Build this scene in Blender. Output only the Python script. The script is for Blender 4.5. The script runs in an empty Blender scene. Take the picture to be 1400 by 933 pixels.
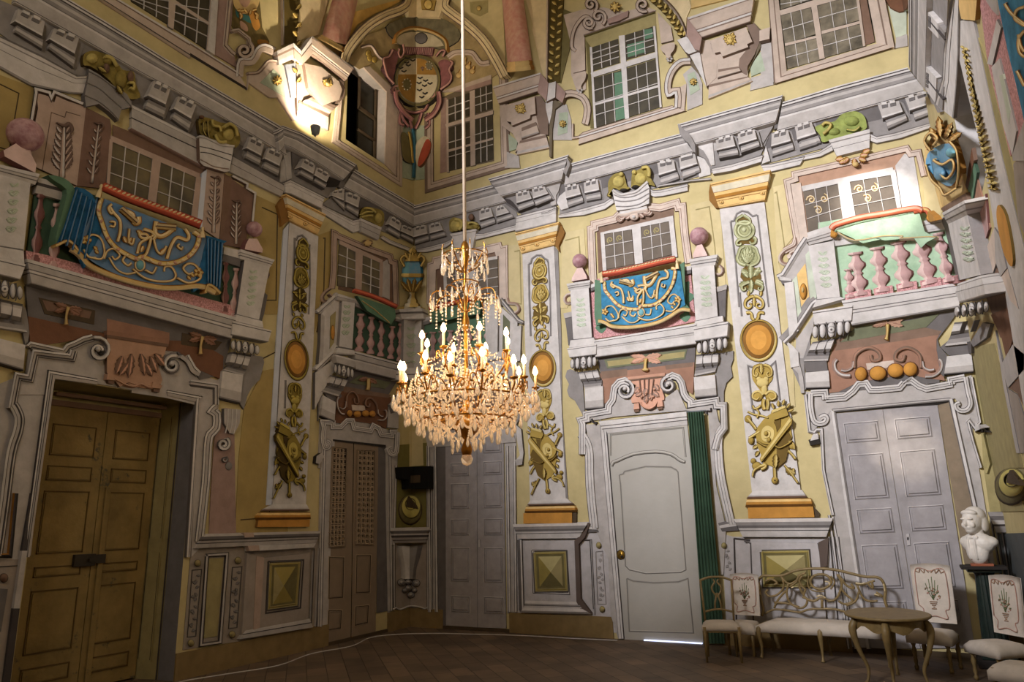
import bpy, bmesh, math, random
from mathutils import Vector, Matrix
R0 = random.Random(7)
scene = bpy.context.scene
COL = scene.collection
# ------------------------------------------------------------------ camera (calibrated from the room's own lines)
F, PITCH, ROLL, YAW = 975.43, 0.2458, -0.0259, -0.4991
CAM = Vector((7.0624, -9.4471, 1.55)); LX = 7.8522
FW = Vector((math.sin(YAW)*math.cos(PITCH), math.cos(YAW)*math.cos(PITCH), math.sin(PITCH)))
_r = Vector((math.cos(YAW), -math.sin(YAW), 0)); _u = _r.cross(FW)
RT = math.cos(ROLL)*_r + math.sin(ROLL)*_u; UP = -math.sin(ROLL)*_r + math.cos(ROLL)*_u
cd = bpy.data.cameras.new('camera'); co = bpy.data.objects.new('camera', cd); COL.objects.link(co)
cd.sensor_width = 36; cd.lens = F*36/1400; cd.clip_start = .05; cd.clip_end = 100
co.matrix_world = Matrix(((RT.x, UP.x, -FW.x, CAM.x), (RT.y, UP.y, -FW.y, CAM.y), (RT.z, UP.z, -FW.z, CAM.z), (0, 0, 0, 1)))
scene.camera = co
def ray(x, y): return (x-700)*RT - (y-466.5)*UP + F*FW
def wuz(x, y, d=0.0, wall=None):
    """photo point -> (wall, u, z) on the wall's plane standing d in front of the plaster; u runs from the far corner (L, T) or along x (R)"""
    r = ray(x, y); c = []
    if r.x < 0: c.append(((d-CAM.x)/r.x, 'L'))
    if r.x > 0: c.append(((LX-d-CAM.x)/r.x, 'T'))
    if r.y > 0: c.append(((-d-CAM.y)/r.y, 'R'))
    if wall: c = [a for a in c if a[1] == wall]
    t, w = min(c); P = CAM + t*r
    return (w, P.x, P.z) if w == 'R' else (w, -P.y, P.z)
def to3(w, u, z, d):
    return Vector((u, -d, z)) if w == 'R' else (Vector((d, -u, z)) if w == 'L' else Vector((LX-d, -u, z)))
def on(x, y, d=0.0, wall=None):
    w, u, z = wuz(x, y, d, wall); return to3(w, u, z, d)
def floor_at(x, y, z=0.0):
    r = ray(x, y); t = (z-CAM.z)/r.z; return CAM + t*r
# ------------------------------------------------------------------ materials
def lin(h):
    c = [int(h[i:i+2], 16)/255 for i in (0, 2, 4)]
    return [x/12.92 if x <= .04045 else ((x+.055)/1.055)**2.4 for x in c] + [1]
MATS = {}
def mat(name, col, rough=.8, metal=0.0, mott=.12, scale=5.0, bump=.15, stain=0.0, stain_col='5a4c3a', emit=None, spec=.3, col2=None, trans=0.0):
    m = bpy.data.materials.new(name); m.use_nodes = True; n = m.node_tree.nodes; l = m.node_tree.links
    b = n['Principled BSDF']; c = lin(col)
    b.inputs['Roughness'].default_value = rough; b.inputs['Metallic'].default_value = metal
    b.inputs['Specular IOR Level'].default_value = spec
    b.inputs['Base Color'].default_value = c
    if mott or stain:
        tc = n.new('ShaderNodeTexCoord')
        nz = n.new('ShaderNodeTexNoise'); nz.inputs['Scale'].default_value = scale; nz.inputs['Detail'].default_value = 7; nz.inputs['Roughness'].default_value = .62
        l.new(tc.outputs['Object'], nz.inputs['Vector'])
        rp = n.new('ShaderNodeValToRGB'); rp.color_ramp.elements[0].position = .3; rp.color_ramp.elements[1].position = .7
        k = 1-mott*1.6
        rp.color_ramp.elements[0].color = lin(col2) if col2 else [c[0]*k, c[1]*k, c[2]*k*.98, 1]
        g = 1+mott*.7
        rp.color_ramp.elements[1].color = [min(1, c[0]*g), min(1, c[1]*g), min(1, c[2]*g), 1]
        l.new(nz.outputs['Fac'], rp.inputs['Fac']); out = rp.outputs['Color']
        if stain:
            n2 = n.new('ShaderNodeTexNoise'); n2.inputs['Scale'].default_value = 1.6; n2.inputs['Detail'].default_value = 10; n2.inputs['Roughness'].default_value = .7
            l.new(tc.outputs['Object'], n2.inputs['Vector'])
            r2 = n.new('ShaderNodeValToRGB'); r2.color_ramp.elements[0].position = .52; r2.color_ramp.elements[1].position = .75
            r2.color_ramp.elements[0].color = (0, 0, 0, 1); r2.color_ramp.elements[1].color = (stain, stain, stain, 1)
            l.new(n2.outputs['Fac'], r2.inputs['Fac'])
            mx = n.new('ShaderNodeMix'); mx.data_type = 'RGBA'; l.new(r2.outputs['Color'], mx.inputs['Factor'])
            l.new(out, mx.inputs['A']); mx.inputs['B'].default_value = lin(stain_col); out = mx.outputs['Result']
        l.new(out, b.inputs['Base Color'])
        if bump:
            bp = n.new('ShaderNodeBump'); bp.inputs['Strength'].default_value = bump; bp.inputs['Distance'].default_value = .01
            n3 = n.new('ShaderNodeTexNoise'); n3.inputs['Scale'].default_value = scale*9; n3.inputs['Detail'].default_value = 4
            l.new(tc.outputs['Object'], n3.inputs['Vector']); l.new(n3.outputs['Fac'], bp.inputs['Height']); l.new(bp.outputs['Normal'], b.inputs['Normal'])
    if emit:
        b.inputs['Emission Color'].default_value = lin(emit[0]); b.inputs['Emission Strength'].default_value = emit[1]
    if trans: b.inputs['Transmission Weight'].default_value = trans; b.inputs['IOR'].default_value = 1.5
    MATS[name] = m; return m
for a in [
    ('white', 'cbc6c6'), ('stone', 'b3adac'), ('grey', '8d8888'), ('slate', '6a6566'), ('line', '453f40'), ('dark', '2c2725'),
    ('cream', 'd8cfba'), ('yellow', 'c8bb96'), ('khaki', 'a09468'), ('olive', '6f6640'), ('umber', '4e4030'),
    ('pink', 'bdaaa3'), ('rose', 'a08680'), ('brown', '7a6052'), ('rust', '74503c'), ('terra', 'b38f7a'),
    ('blue', '3d7f98'), ('bluedk', '1d5570'), ('bluelt', '6fa6b4'), ('red', 'a84634'), ('redlt', 'cf6a4c'),
    ('green', '5d7f68'), ('greendk', '3b5445'), ('sage', 'c0c8b8'), ('sagedk', 'a6b19e'), ('teal', '3c6e6c'),
    ('gilt', 'b0934f'), ('giltlt', 'd8bc74'), ('giltdk', '6e5320'), ('ochre', 'c48c40'), ('ochreov', 'd69c4c'), ('ochredk', '8a6230'), ('ochrelt', 'e2bd7e'),
    ('orn', '93854c'), ('ornlt', 'bfb27a'), ('orndk', '57491f'), ('glass', '5b534a'), ('glassdk', '3b352f'),
    ('pane', '7b7468'), ('doorgrey', 'a09b9f'), ('doorlt', 'bbb6b9'), ('doordk', '6f6a6e'), ('baluster', 'bd9a9a'), ('balusterdk', '7c5252'), ('balusterlt', 'd8bcb8'),
    ('plinth', '86704a'), ('plinthdk', '5f4c2a'), ('steel', '7a7e84')]:
    nm, cc = a
    mat(nm, cc, rough=.82, mott=.13, scale=6, stain=.22 if nm in ('yellow', 'cream', 'khaki', 'stone', 'white', 'pink') else .1)
# ------------------------------------------------------------------ mesh accumulator
MC = [0]; LATE = []
EDG = {'gold2': 'gold2d', 'goldpale': 'gold2d', 'ornC': 'ornCd', 'ornA': 'ornAd', 'ornU': 'ornUd', 'plum': 'plumdk', 'plumlt': 'plumdk', 'gilt': 'giltdk', 'grot': 'grotdk', 'pinkA': 'pinkAd'}
class M:
    def __init__(s):
        MC[0] += 1; s.n = (MC[0] % 7)*1.3; s.v = []; s.f = []; s.mi = []; s.mats = []; s.sm = []
    def mid(s, m):
        if m not in s.mats: s.mats.append(m)
        return s.mats.index(m)
    def vert(s, p): s.v.append(Vector(p)); return len(s.v)-1
    def face(s, idx, m, smooth=False, see=None):
        """see: a point the face should look towards"""
        if see is not None:
            n = Vector((0, 0, 0)); P = [s.v[i] for i in idx]
            for i in range(len(P)): n += P[i].cross(P[(i+1) % len(P)])
            c = sum(P, Vector())/len(P)
            if n.dot(see-c) < 0: idx = idx[::-1]
        s.f.append(tuple(idx)); s.mi.append(s.mid(m)); s.sm.append(smooth)
    def obj(s, name, parent=None, label=None, cat=None, group=None, kind=None, origin=None):
        if not s.v: return None
        if parent is not None: o0 = Vector(parent.get('_o', (0, 0, 0)))
        elif origin is not None: o0 = Vector(origin)
        else:
            o0 = Vector((sum(p.x for p in s.v)/len(s.v), sum(p.y for p in s.v)/len(s.v), min(p.z for p in s.v)))
        me = bpy.data.meshes.new(name); me.from_pydata([p-o0 for p in s.v], [], s.f)
        for k in s.mats:
            me.materials.append(MATS.get(k))
            if k not in MATS: LATE.append((me, len(me.materials)-1, k))
        me.polygons.foreach_set('material_index', s.mi); me.polygons.foreach_set('use_smooth', s.sm); me.update()
        o = bpy.data.objects.new(name, me); COL.objects.link(o)
        if parent is not None: o.parent = parent
        else: o.location = o0
        o['_o'] = tuple(o0)
        tag(o, label, cat, group, kind); return o
def tag(o, label=None, cat=None, group=None, kind=None):
    if label: o['label'] = label
    if cat: o['category'] = cat
    if group: o['group'] = group
    if kind: o['kind'] = kind
def thing(name, loc, label=None, cat=None, group=None, kind=None):
    o = bpy.data.objects.new(name, None); COL.objects.link(o); o.location = loc; o.empty_display_size = .1
    o['_o'] = tuple(loc); tag(o, label, cat, group, kind); return o
def copy_tree(o, parent=None):
    c = o.copy(); COL.objects.link(c)
    if parent is not None: c.parent = parent
    for ch in [x for x in bpy.data.objects if x.parent == o]: copy_tree(ch, c)
    return c
# ------------------------------------------------------------------ tracing helpers: crops of the photograph -> photo points
def K(ox, oy, s):
    def f(t):
        out = []
        for a in t.split():
            x, y = a.split(','); out.append((ox+float(x)/s, oy+float(y)/s))
        return out
    return f
P = K(0, 0, 1)
A1 = K(0, 0, 3.109); A2 = K(300, 0, 3.109); A3 = K(600, 0, 3.109); A4 = K(850, 0, 3.11); A5 = K(1050, 0, 3.109)
A6 = K(0, 230, 3.109); A7 = K(300, 230, 3.109)
B1 = K(650, 250, 3.109); B2 = K(950, 230, 3.732); B3 = K(1100, 200, 3.59); B4 = K(0, 450, 3.109); B5 = K(0, 680, 3.689)
B6 = K(300, 500, 3.109); B7 = K(550, 600, 3.11); B8 = K(750, 500, 3.109)
C1 = K(1080, 480, 3.331); C5 = K(250, 680, 3.689); C6 = K(1230, 0, 3.588); C7 = K(380, 0, 3.5875)
def smooth(pts, n=4, closed=False):
    if len(pts) < 3: return pts
    out = []; N = len(pts)
    g = (lambda i: pts[i % N]) if closed else (lambda i: pts[max(0, min(N-1, i))])
    for i in range(N if closed else N-1):
        a, b, c, d = g(i-1), g(i), g(i+1), g(i+2)
        for k in range(n):
            t = k/n
            out.append(tuple(.5*(2*b[j]+(c[j]-a[j])*t+(2*a[j]-5*b[j]+4*c[j]-d[j])*t*t+(3*b[j]-a[j]-3*c[j]+d[j])*t**3) for j in (0, 1)))
    if not closed: out.append(pts[-1])
    return out
def lerp(a, b, t): return (a[0]+(b[0]-a[0])*t, a[1]+(b[1]-a[1])*t)
def area2(p): return sum(p[i][0]*p[(i+1) % len(p)][1]-p[(i+1) % len(p)][0]*p[i][1] for i in range(len(p)))
# ------------------------------------------------------------------ relief primitives (all traced in photo points, standing on the wall planes)
def proj(p):
    v = Vector(p)-CAM; w = v.dot(FW); return (700+F*v.dot(RT)/w, 466.5-F*v.dot(UP)/w)
def clip(pts, a, b, sgn):
    out = []; f = lambda p: sgn*((b[0]-a[0])*(p[1]-a[1])-(b[1]-a[1])*(p[0]-a[0]))
    for i in range(len(pts)):
        p, q = pts[i], pts[(i+1) % len(pts)]; fp, fq = f(p), f(q)
        if fp >= 0: out.append(p)
        if (fp > 0 > fq) or (fp < 0 < fq): out.append(lerp(p, q, fp/(fp-fq)))
    return out
def poly(m, pts, d1, mt, d0=.0015, edge=None, bev=0.0, wall=None, top=None):
    """slab of plaster with the traced outline, front at d1; a shape that runs round a corner of the room is cut at the corner"""
    if wall is None:
        ws = {wuz(x, y, d1)[0] for x, y in pts}
        if len(ws) == 2 and 'R' in ws:
            cx = d1 if 'L' in ws else LX-d1; o = 'L' if 'L' in ws else 'T'
            a, b = proj((cx, -d1, 2)), proj((cx, -d1, 8))
            for sg in (1, -1):
                q = clip(pts, a, b, sg)
                if len(q) > 2 and abs(area2(q)) > 1:
                    c = (sum(p[0] for p in q)/len(q), sum(p[1] for p in q)/len(q))
                    poly(m, q, d1, mt, d0, edge, 0, wuz(c[0], c[1], d1)[0], top)
            return
    m.n = getattr(m, 'n', 0)+1; d1 += m.n*1.5e-4
    uz = [wuz(x, y, d1, wall) for x, y in pts]; n = len(pts)
    F1 = [m.vert(to3(w, u, z, d1)) for w, u, z in uz]; B = [m.vert(to3(w, u, z, d0)) for w, u, z in uz]
    for i in range(n):
        j = (i+1) % n; m.face((B[i], B[j], F1[j], F1[i]), edge or mt)
    if area2(pts) > 0: pass
    if bev:
        s = 1 if area2(pts) > 0 else -1; ins = offset(pts, bev*s, True)
        iz = [wuz(x, y, d1+.0, wall) for x, y in ins]; h = top if top is not None else .012
        T = [m.vert(to3(w, u, z, d1+h)) for w, u, z in iz]
        for i in range(n):
            j = (i+1) % n; m.face((F1[i], F1[j], T[j], T[i]), edge or mt, see=CAM)
        cap(m, T, mt)
    else: cap(m, F1, mt)
def cap(m, idx, mt):
    if len(idx) <= 4: m.face(tuple(idx), mt, see=CAM); return
    from mathutils.geometry import tessellate_polygon
    P3 = [m.v[i] for i in idx]
    for t in tessellate_polygon([P3]): m.face(tuple(idx[k] for k in t), mt, see=CAM)
def offset(pts, d, closed=False):
    n = len(pts); out = []
    for i in range(n):
        a = pts[(i-1) % n] if closed or i > 0 else None; b = pts[i]; c = pts[(i+1) % n] if closed or i < n-1 else None
        def nr(p, q):
            dx, dy = q[0]-p[0], q[1]-p[1]; L = math.hypot(dx, dy) or 1e-6; return (-dy/L, dx/L)
        if a is None: nx, ny = nr(b, c); k = 1
        elif c is None: nx, ny = nr(a, b); k = 1
        else:
            n1, n2 = nr(a, b), nr(b, c); nx, ny = n1[0]+n2[0], n1[1]+n2[1]; L = math.hypot(nx, ny)
            if L < 1e-3: nx, ny = n1; k = 1
            else: nx /= L; ny /= L; k = min(2.2, 1/max(.3, nx*n1[0]+ny*n1[1]))
        out.append((b[0]+nx*d*k, b[1]+ny*d*k))
    return out
def sheet(m, rows, mts, d0=.0015, closed=False, smooth_=False, ends=True, wall=None):
    """rows: list of (points, depth); strips between successive rows take mts[i]; skirts run back to the wall"""
    m.n = getattr(m, 'n', 0)+1; rows = [(a, b_+m.n*1.5e-4) for a, b_ in rows]
    if isinstance(d0, (int, float)): db = (d0, d0)
    else: db = d0
    if wall is None:
        ws = [wuz(x, y, d)[0] for pts, d in rows for x, y in pts]
        if len(set(ws)) > 1 and 'T' in ws: wall = 'R' if ws.count('R')*3 >= len(ws) else 'T'
    idx = []; uzs = []
    for pts, d in rows:
        uz = [wuz(x, y, d, wall) for x, y in pts]; uzs.append(uz); idx.append([m.vert(to3(w, u, z, d)) for w, u, z in uz])
    n = len(rows[0][0]); rng = range(n if closed else n-1)
    for k in range(len(rows)-1):
        for i in rng:
            j = (i+1) % n; m.face((idx[k][i], idx[k][j], idx[k+1][j], idx[k+1][i]), mts[k], smooth_, see=CAM)
    for k, b in ((0, db[0]), (len(rows)-1, db[1])):
        if rows[k][1] > b+1e-4:
            B = [m.vert(to3(w, u, z, b)) for w, u, z in uzs[k]]; mm = mts[0] if k == 0 else mts[-1]
            for i in rng:
                j = (i+1) % n; m.face((idx[k][i], idx[k][j], B[j], B[i]), mm)
    if ends and not closed:
        for e in (0, n-1):
            top = [idx[k][e] for k in range(len(rows))]
            bot = [m.vert(to3(*uzs[k][e], min(db))) for k in range(len(rows))]
            for k in range(len(rows)-1): m.face((top[k], top[k+1], bot[k+1], bot[k]), mts[k])
def band(m, quad, prof, d0=.0015, n=1, wall=None):
    """quad tl,tr,br,bl; prof = [(t, depth, material of the strip that follows)...]"""
    tl, tr, br, bl = quad; rows = []
    for t, d, _ in prof: rows.append(([lerp(lerp(tl, bl, t), lerp(tr, br, t), i/n) for i in range(n+1)], d))
    sheet(m, rows, [p[2] for p in prof[:-1]], d0, wall=wall)
def run(m, path, prof, d0=.0015, closed=False, sm=0, wall=None):
    """moulding along a path; prof = [(offset px to the right-hand side of travel (+ = +90deg), depth, material)...]"""
    if sm: path = smooth(path, sm, closed)
    rows = [(offset(path, o, closed), d) for o, d, _ in prof]
    sheet(m, rows, [p[2] for p in prof[:-1]], d0, closed, wall=wall)
def roll(m, path, w, h, mt, d0=.0015, taper=None, sm=5, hi=None, wall=None):
    """rounded bead / tendril: w px half width, taper(t) scales it"""
    if sm: path = smooth(path, sm)
    n = len(path); rows = []
    ks = [(-1, 0), (-.7, .7), (0, 1), (.7, .7), (1, 0)]
    base = offset(path, 1.0)
    nrm = [(b[0]-a[0], b[1]-a[1]) for a, b in zip(path, base)]
    for k, hh in ks:
        pts = []
        for i, (a, nn) in enumerate(zip(path, nrm)):
            s = taper(i/(n-1)) if taper else 1
            pts.append((a[0]+nn[0]*w*k*s, a[1]+nn[1]*w*k*s))
        rows.append((pts, d0+.002+h*hh))
    e_ = EDG.get(mt, mt); mts = [e_, hi or mt, mt, e_]
    sheet(m, rows, mts, d0, smooth_=True, wall=wall)
def dome(m, cx, cy, rx, ry, h, mt, d0=.0015, rot=0.0, n=14, rings=3, rim=None, p=.5, wall=None):
    ca, sa = math.cos(rot), math.sin(rot); rows = []
    for k in range(rings+1):
        t = k/(rings+.35); r = math.cos(t*math.pi/2); z = math.sin(t*math.pi/2)
        rows.append(([(cx+ca*rx*r*math.cos(a)-sa*ry*r*math.sin(a), cy+sa*rx*r*math.cos(a)+ca*ry*r*math.sin(a)) for a in (2*math.pi*i/n for i in range(n))], d0+.001+h*z))
    sheet(m, rows, [rim or mt]*1+[mt]*(rings-1), (d0, 9), closed=True, smooth_=True, wall=wall)
    pts, d = rows[-1]; idx = [m.vert(on(x, y, d, wall)) for x, y in pts]; m.face(tuple(idx), mt, True, see=CAM)
def spiral(cx, cy, r0, r1, a0, turns, n=10):
    """points from the outside (r0 at angle a0) inwards"""
    N = max(6, int(abs(turns)*n)); out = []
    for i in range(N+1):
        t = i/N; r = r0*(r1/r0)**t; a = a0+turns*2*math.pi*t; out.append((cx+r*math.cos(a), cy+r*math.sin(a)))
    return out
def leaf(m, x, y, L, w, ang, mt, h=.02, d0=.0015, hi=None, wall=None):
    """lobed leaf pointing along ang (photo angle, y down)"""
    c, s = math.cos(ang), math.sin(ang)
    pr = [(0, .18), (.15, .55), (.3, .85), (.36, .62), (.5, .95), (.6, .62), (.75, .7), (.86, .35), (1, .02)]
    rows = []
    for k, hh in ((-1, 0), (-.45, .8), (0, .45), (.45, .8), (1, 0)):
        rows.append(([(x+c*t*L-s*q*w*k, y+s*t*L+c*q*w*k) for t, q in pr], d0+.002+h*hh))
    e_ = EDG.get(mt, mt); sheet(m, rows, [e_, hi or mt, mt, e_], d0, smooth_=True, wall=wall)
def box(m, c, s, mt, rot=None, bev=0.0):
    hx, hy, hz = s[0]/2, s[1]/2, s[2]/2; c = Vector(c)
    if bev:
        b = min(bev, hx*.9, hy*.9, hz*.9); vs = []; bm = bmesh.new(); bmesh.ops.create_cube(bm, size=1)
        for v in bm.verts: v.co = Vector((v.co.x*s[0], v.co.y*s[1], v.co.z*s[2]))
        bmesh.ops.bevel(bm, geom=bm.edges[:], offset=b, segments=2, affect='EDGES', profile=.6)
        base = len(m.v); bm.verts.index_update()
        for v in bm.verts: m.vert((rot @ v.co if rot else v.co)+c)
        for f in bm.faces: m.face(tuple(base+v.index for v in f.verts), mt)
        bm.free(); return
    ids = []
    for x in (-hx, hx):
        for y in (-hy, hy):
            for z in (-hz, hz):
                v = Vector((x, y, z)); ids.append(m.vert((rot @ v if rot else v)+c))
    for f in ((0, 1, 3, 2), (4, 6, 7, 5), (0, 4, 5, 1), (2, 3, 7, 6), (0, 2, 6, 4), (1, 5, 7, 3)): m.face(tuple(ids[i] for i in f), mt)
def lathe(m, c, prof, mt, n=20, mats=None, capends=True, axis=None, sq=None):
    """prof [(r,z)]; axis: rotation matrix"""
    c = Vector(c); rings = []
    for r, z in prof:
        ring = []
        for i in range(n):
            a = 2*math.pi*i/n; v = Vector((r*math.cos(a), r*math.sin(a), z)); ring.append(m.vert((axis @ v if axis else v)+c))
        rings.append(ring)
    for k in range(len(prof)-1):
        for i in range(n):
            j = (i+1) % n; m.face((rings[k][i], rings[k][j], rings[k+1][j], rings[k+1][i]), mats[k] if mats else mt, True)
    if capends:
        if prof[0][0] > 1e-4: m.face(tuple(rings[0][::-1]), mats[0] if mats else mt)
        if prof[-1][0] > 1e-4: m.face(tuple(rings[-1]), mats[-1] if mats else mt)
def tube(m, pts, rad, mt, n=8, caps=True, flat=None):
    pts = [Vector(p) for p in pts]; N = len(pts); rs = rad if isinstance(rad, (list, tuple)) else [rad]*N
    t0 = (pts[1]-pts[0]).normalized(); ref = Vector((0, 0, 1)) if abs(t0.z) < .9 else Vector((1, 0, 0))
    nx = t0.cross(ref).normalized(); rings = []
    for i in range(N):
        t = (pts[min(N-1, i+1)]-pts[max(0, i-1)]).normalized()
        nx = (nx-t*nx.dot(t))
        nx = nx.normalized() if nx.length > 1e-6 else t.orthogonal().normalized(); ny = t.cross(nx)
        rings.append([m.vert(pts[i]+rs[i]*(math.cos(a)*nx+math.sin(a)*ny)) for a in (2*math.pi*k/n for k in range(n))])
    for i in range(N-1):
        for k in range(n):
            j = (k+1) % n; m.face((rings[i][k], rings[i][j], rings[i+1][j], rings[i+1][k]), mt, True)
    if caps: m.face(tuple(rings[0][::-1]), mt); m.face(tuple(rings[-1]), mt)
def smooth3(pts, n=5):
    pts = [Vector(p) for p in pts]; out = []
    for i in range(len(pts)-1):
        a = pts[max(0, i-1)]; b = pts[i]; c = pts[i+1]; d = pts[min(len(pts)-1, i+2)]
        for k in range(n):
            t = k/n; out.append(.5*(2*b+(c-a)*t+(2*a-5*b+4*c-d)*t*t+(3*b-a-3*c+d)*t**3))
    out.append(pts[-1]); return out
A0 = K(0, 0, 7); D1 = K(560, 220, 7); D2 = K(740, 170, 7); D3 = K(900, 120, 7); D4 = K(1080, 100, 7); D5 = K(380, 180, 5.83); D6 = K(180, 80, 4.9125); D7 = K(1180, 40, 7.775)
def root(name, x, y, label, cat, group=None, kind=None, wall=None):
    return thing(name, on(x, y, 0, wall), label, cat, group, kind)
def add(rt, name, fn, label=None, kind=None):
    m = M(); fn(m); return m.obj(name, rt, label, kind=kind)

BAL = [(0, .85), (.05, .85), (.06, .5), (.12, .42), (.2, .6), (.27, .98), (.33, .98), (.4, .6), (.45, .4), (.5, .62), (.52, .4), (.6, .55), (.68, 1), (.75, 1), (.83, .6), (.88, .42), (.9, .75), (.93, .75), (.935, 1), (1, 1)]
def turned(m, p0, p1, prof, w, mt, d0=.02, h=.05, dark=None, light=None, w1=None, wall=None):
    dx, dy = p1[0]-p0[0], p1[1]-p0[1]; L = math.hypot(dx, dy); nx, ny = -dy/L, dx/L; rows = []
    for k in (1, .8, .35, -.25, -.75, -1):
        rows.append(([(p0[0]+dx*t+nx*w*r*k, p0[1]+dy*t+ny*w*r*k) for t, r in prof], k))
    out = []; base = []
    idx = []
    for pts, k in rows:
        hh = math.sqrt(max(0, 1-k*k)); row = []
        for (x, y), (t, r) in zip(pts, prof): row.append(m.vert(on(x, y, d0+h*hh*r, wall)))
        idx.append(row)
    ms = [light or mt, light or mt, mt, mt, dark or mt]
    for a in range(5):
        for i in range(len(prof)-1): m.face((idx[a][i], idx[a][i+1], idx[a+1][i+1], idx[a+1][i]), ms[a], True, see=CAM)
def muntins(m, q, nx, ny, d=.031, w=.9, mt='white'):
    for i in range(1, nx):
        a, b = lerp(q[0], q[1], i/nx), lerp(q[3], q[2], i/nx); poly(m, [(a[0]-w/2, a[1]), (a[0]+w/2, a[1]), (b[0]+w/2, b[1]), (b[0]-w/2, b[1])], d, mt, d0=.019)
    for j in range(1, ny):
        a, b = lerp(q[0], q[3], j/ny), lerp(q[1], q[2], j/ny); poly(m, [(a[0], a[1]-w/2), (b[0], b[1]-w/2), (b[0], b[1]+w/2), (a[0], a[1]+w/2)], d, mt, d0=.019)
# ------------------------------------------------------------------ room shell
H = 12.4; YB = -12.6
def plane_holes(w, u0, u1, z0, z1, holes, mt, name, label):
    m = M(); us = sorted({u0, u1, *[h[0] for h in holes], *[h[1] for h in holes]}); zs = sorted({z0, z1, *[h[2] for h in holes], *[h[3] for h in holes]})
    for a, b in zip(us, us[1:]):
        for c, d in zip(zs, zs[1:]):
            if any(h[0] <= a+1e-6 and h[1] >= b-1e-6 and h[2] <= c+1e-6 and h[3] >= d-1e-6 for h in holes): continue
            m.face([m.vert(to3(w, *q, 0)) for q in ((a, c), (b, c), (b, d), (a, d))], mt, see=Vector((4, -5, 5)))
    t = .25      # outer skin so the wall has thickness
    for a, b in zip(us, us[1:]):
        for c, d in zip(zs, zs[1:]):
            if any(h[0] <= a+1e-6 and h[1] >= b-1e-6 and h[2] <= c+1e-6 and h[3] >= d-1e-6 for h in holes): continue
            m.face([m.vert(to3(w, *q, -t)) for q in ((a, c), (b, c), (b, d), (a, d))], mt)
    for h in holes:
        q = [(h[0], h[2]), (h[1], h[2]), (h[1], h[3]), (h[0], h[3])]
        for i in range(4):
            a, b = q[i], q[(i+1) % 4]
            m.face([m.vert(to3(w, *a, 0)), m.vert(to3(w, *b, 0)), m.vert(to3(w, *b, -t)), m.vert(to3(w, *a, -t))], h[4] if len(h) > 4 else mt)
    return m.obj(name, None, label, None, kind='structure')
DOOR1 = (4.09, 5.70, -.3, 2.97)
mat('wallyellow', 'c3b486', mott=.09, scale=3.5, stain=.25, stain_col='8c7a50')
plane_holes('R', 0, LX, -.3, H, [], 'wallyellow', 'wall_back', 'plastered far wall with yellow ochre panels behind the painted architecture')
plane_holes('L', 0, -YB, -.3, H, [DOOR1+('yellow',), (.81, 1.79, 7.43, 8.92, 'stone')], 'wallyellow', 'wall_left', 'plastered side wall with a deep doorway and small dark opening above the cornice')
plane_holes('T', 0, -YB, -.3, H, [(2.37, 3.6, 3.95, 5.0, 'white')], 'wallyellow', 'wall_right', 'plastered side wall seen at a grazing angle with a deep window recess')
m = M()
for a in ((0, YB, LX, YB),): m.face([m.vert((0, YB, -.3)), m.vert((LX, YB, -.3)), m.vert((LX, YB, H)), m.vert((0, YB, H))], 'cream')
m.obj('wall_front', None, 'plain plaster wall behind the viewer', kind='structure')
m = M(); m.face([m.vert((0, YB, H)), m.vert((LX, YB, H)), m.vert((LX, 0, H)), m.vert((0, 0, H))], 'cream')
m.obj('ceiling', None, 'high pale ceiling of the hall', kind='structure')
# floor: terracotta bricks in herringbone / strips
fm = bpy.data.materials.new('floor'); fm.use_nodes = True; n = fm.node_tree.nodes; l = fm.node_tree.links; b = n['Principled BSDF']
tc = n.new('ShaderNodeTexCoord'); mp = n.new('ShaderNodeMapping'); mp.inputs['Rotation'].default_value = (0, 0, .785)
br = n.new('ShaderNodeTexBrick'); br.inputs['Scale'].default_value = 1; br.inputs['Brick Width'].default_value = .42; br.inputs['Row Height'].default_value = .21
br.inputs['Mortar Size'].default_value = .004; br.inputs['Color1'].default_value = lin('7c6a58'); br.inputs['Color2'].default_value = lin('5e5044'); br.inputs['Mortar'].default_value = lin('30251e'); br.inputs['Bias'].default_value = -.1
l.new(tc.outputs['Object'], mp.inputs['Vector']); l.new(mp.outputs['Vector'], br.inputs['Vector'])
nz = n.new('ShaderNodeTexNoise'); nz.inputs['Scale'].default_value = 2.2; nz.inputs['Detail'].default_value = 8; l.new(tc.outputs['Object'], nz.inputs['Vector'])
mx = n.new('ShaderNodeMix'); mx.data_type = 'RGBA'; mx.blend_type = 'MULTIPLY'; mx.inputs['Factor'].default_value = .75
rp = n.new('ShaderNodeValToRGB'); rp.color_ramp.elements[0].position = .3; rp.color_ramp.elements[0].color = (.45, .42, .4, 1); rp.color_ramp.elements[1].position = .72; rp.color_ramp.elements[1].color = (1.1, 1.02, .95, 1)
l.new(nz.outputs['Fac'], rp.inputs['Fac']); l.new(br.outputs['Color'], mx.inputs['A']); l.new(rp.outputs['Color'], mx.inputs['B']); l.new(mx.outputs['Result'], b.inputs['Base Color'])
b.inputs['Roughness'].default_value = .62
bp = n.new('ShaderNodeBump'); bp.inputs['Strength'].default_value = .25; bp.inputs['Distance'].default_value = .006; l.new(br.outputs['Fac'], bp.inputs['Height']); bp.invert = True; l.new(bp.outputs['Normal'], b.inputs['Normal'])
MATS['floor'] = fm
m = M(); m.face([m.vert((-1, YB, 0)), m.vert((LX+.3, YB, 0)), m.vert((LX+.3, .3, 0)), m.vert((-1, .3, 0))], 'floor')
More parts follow.
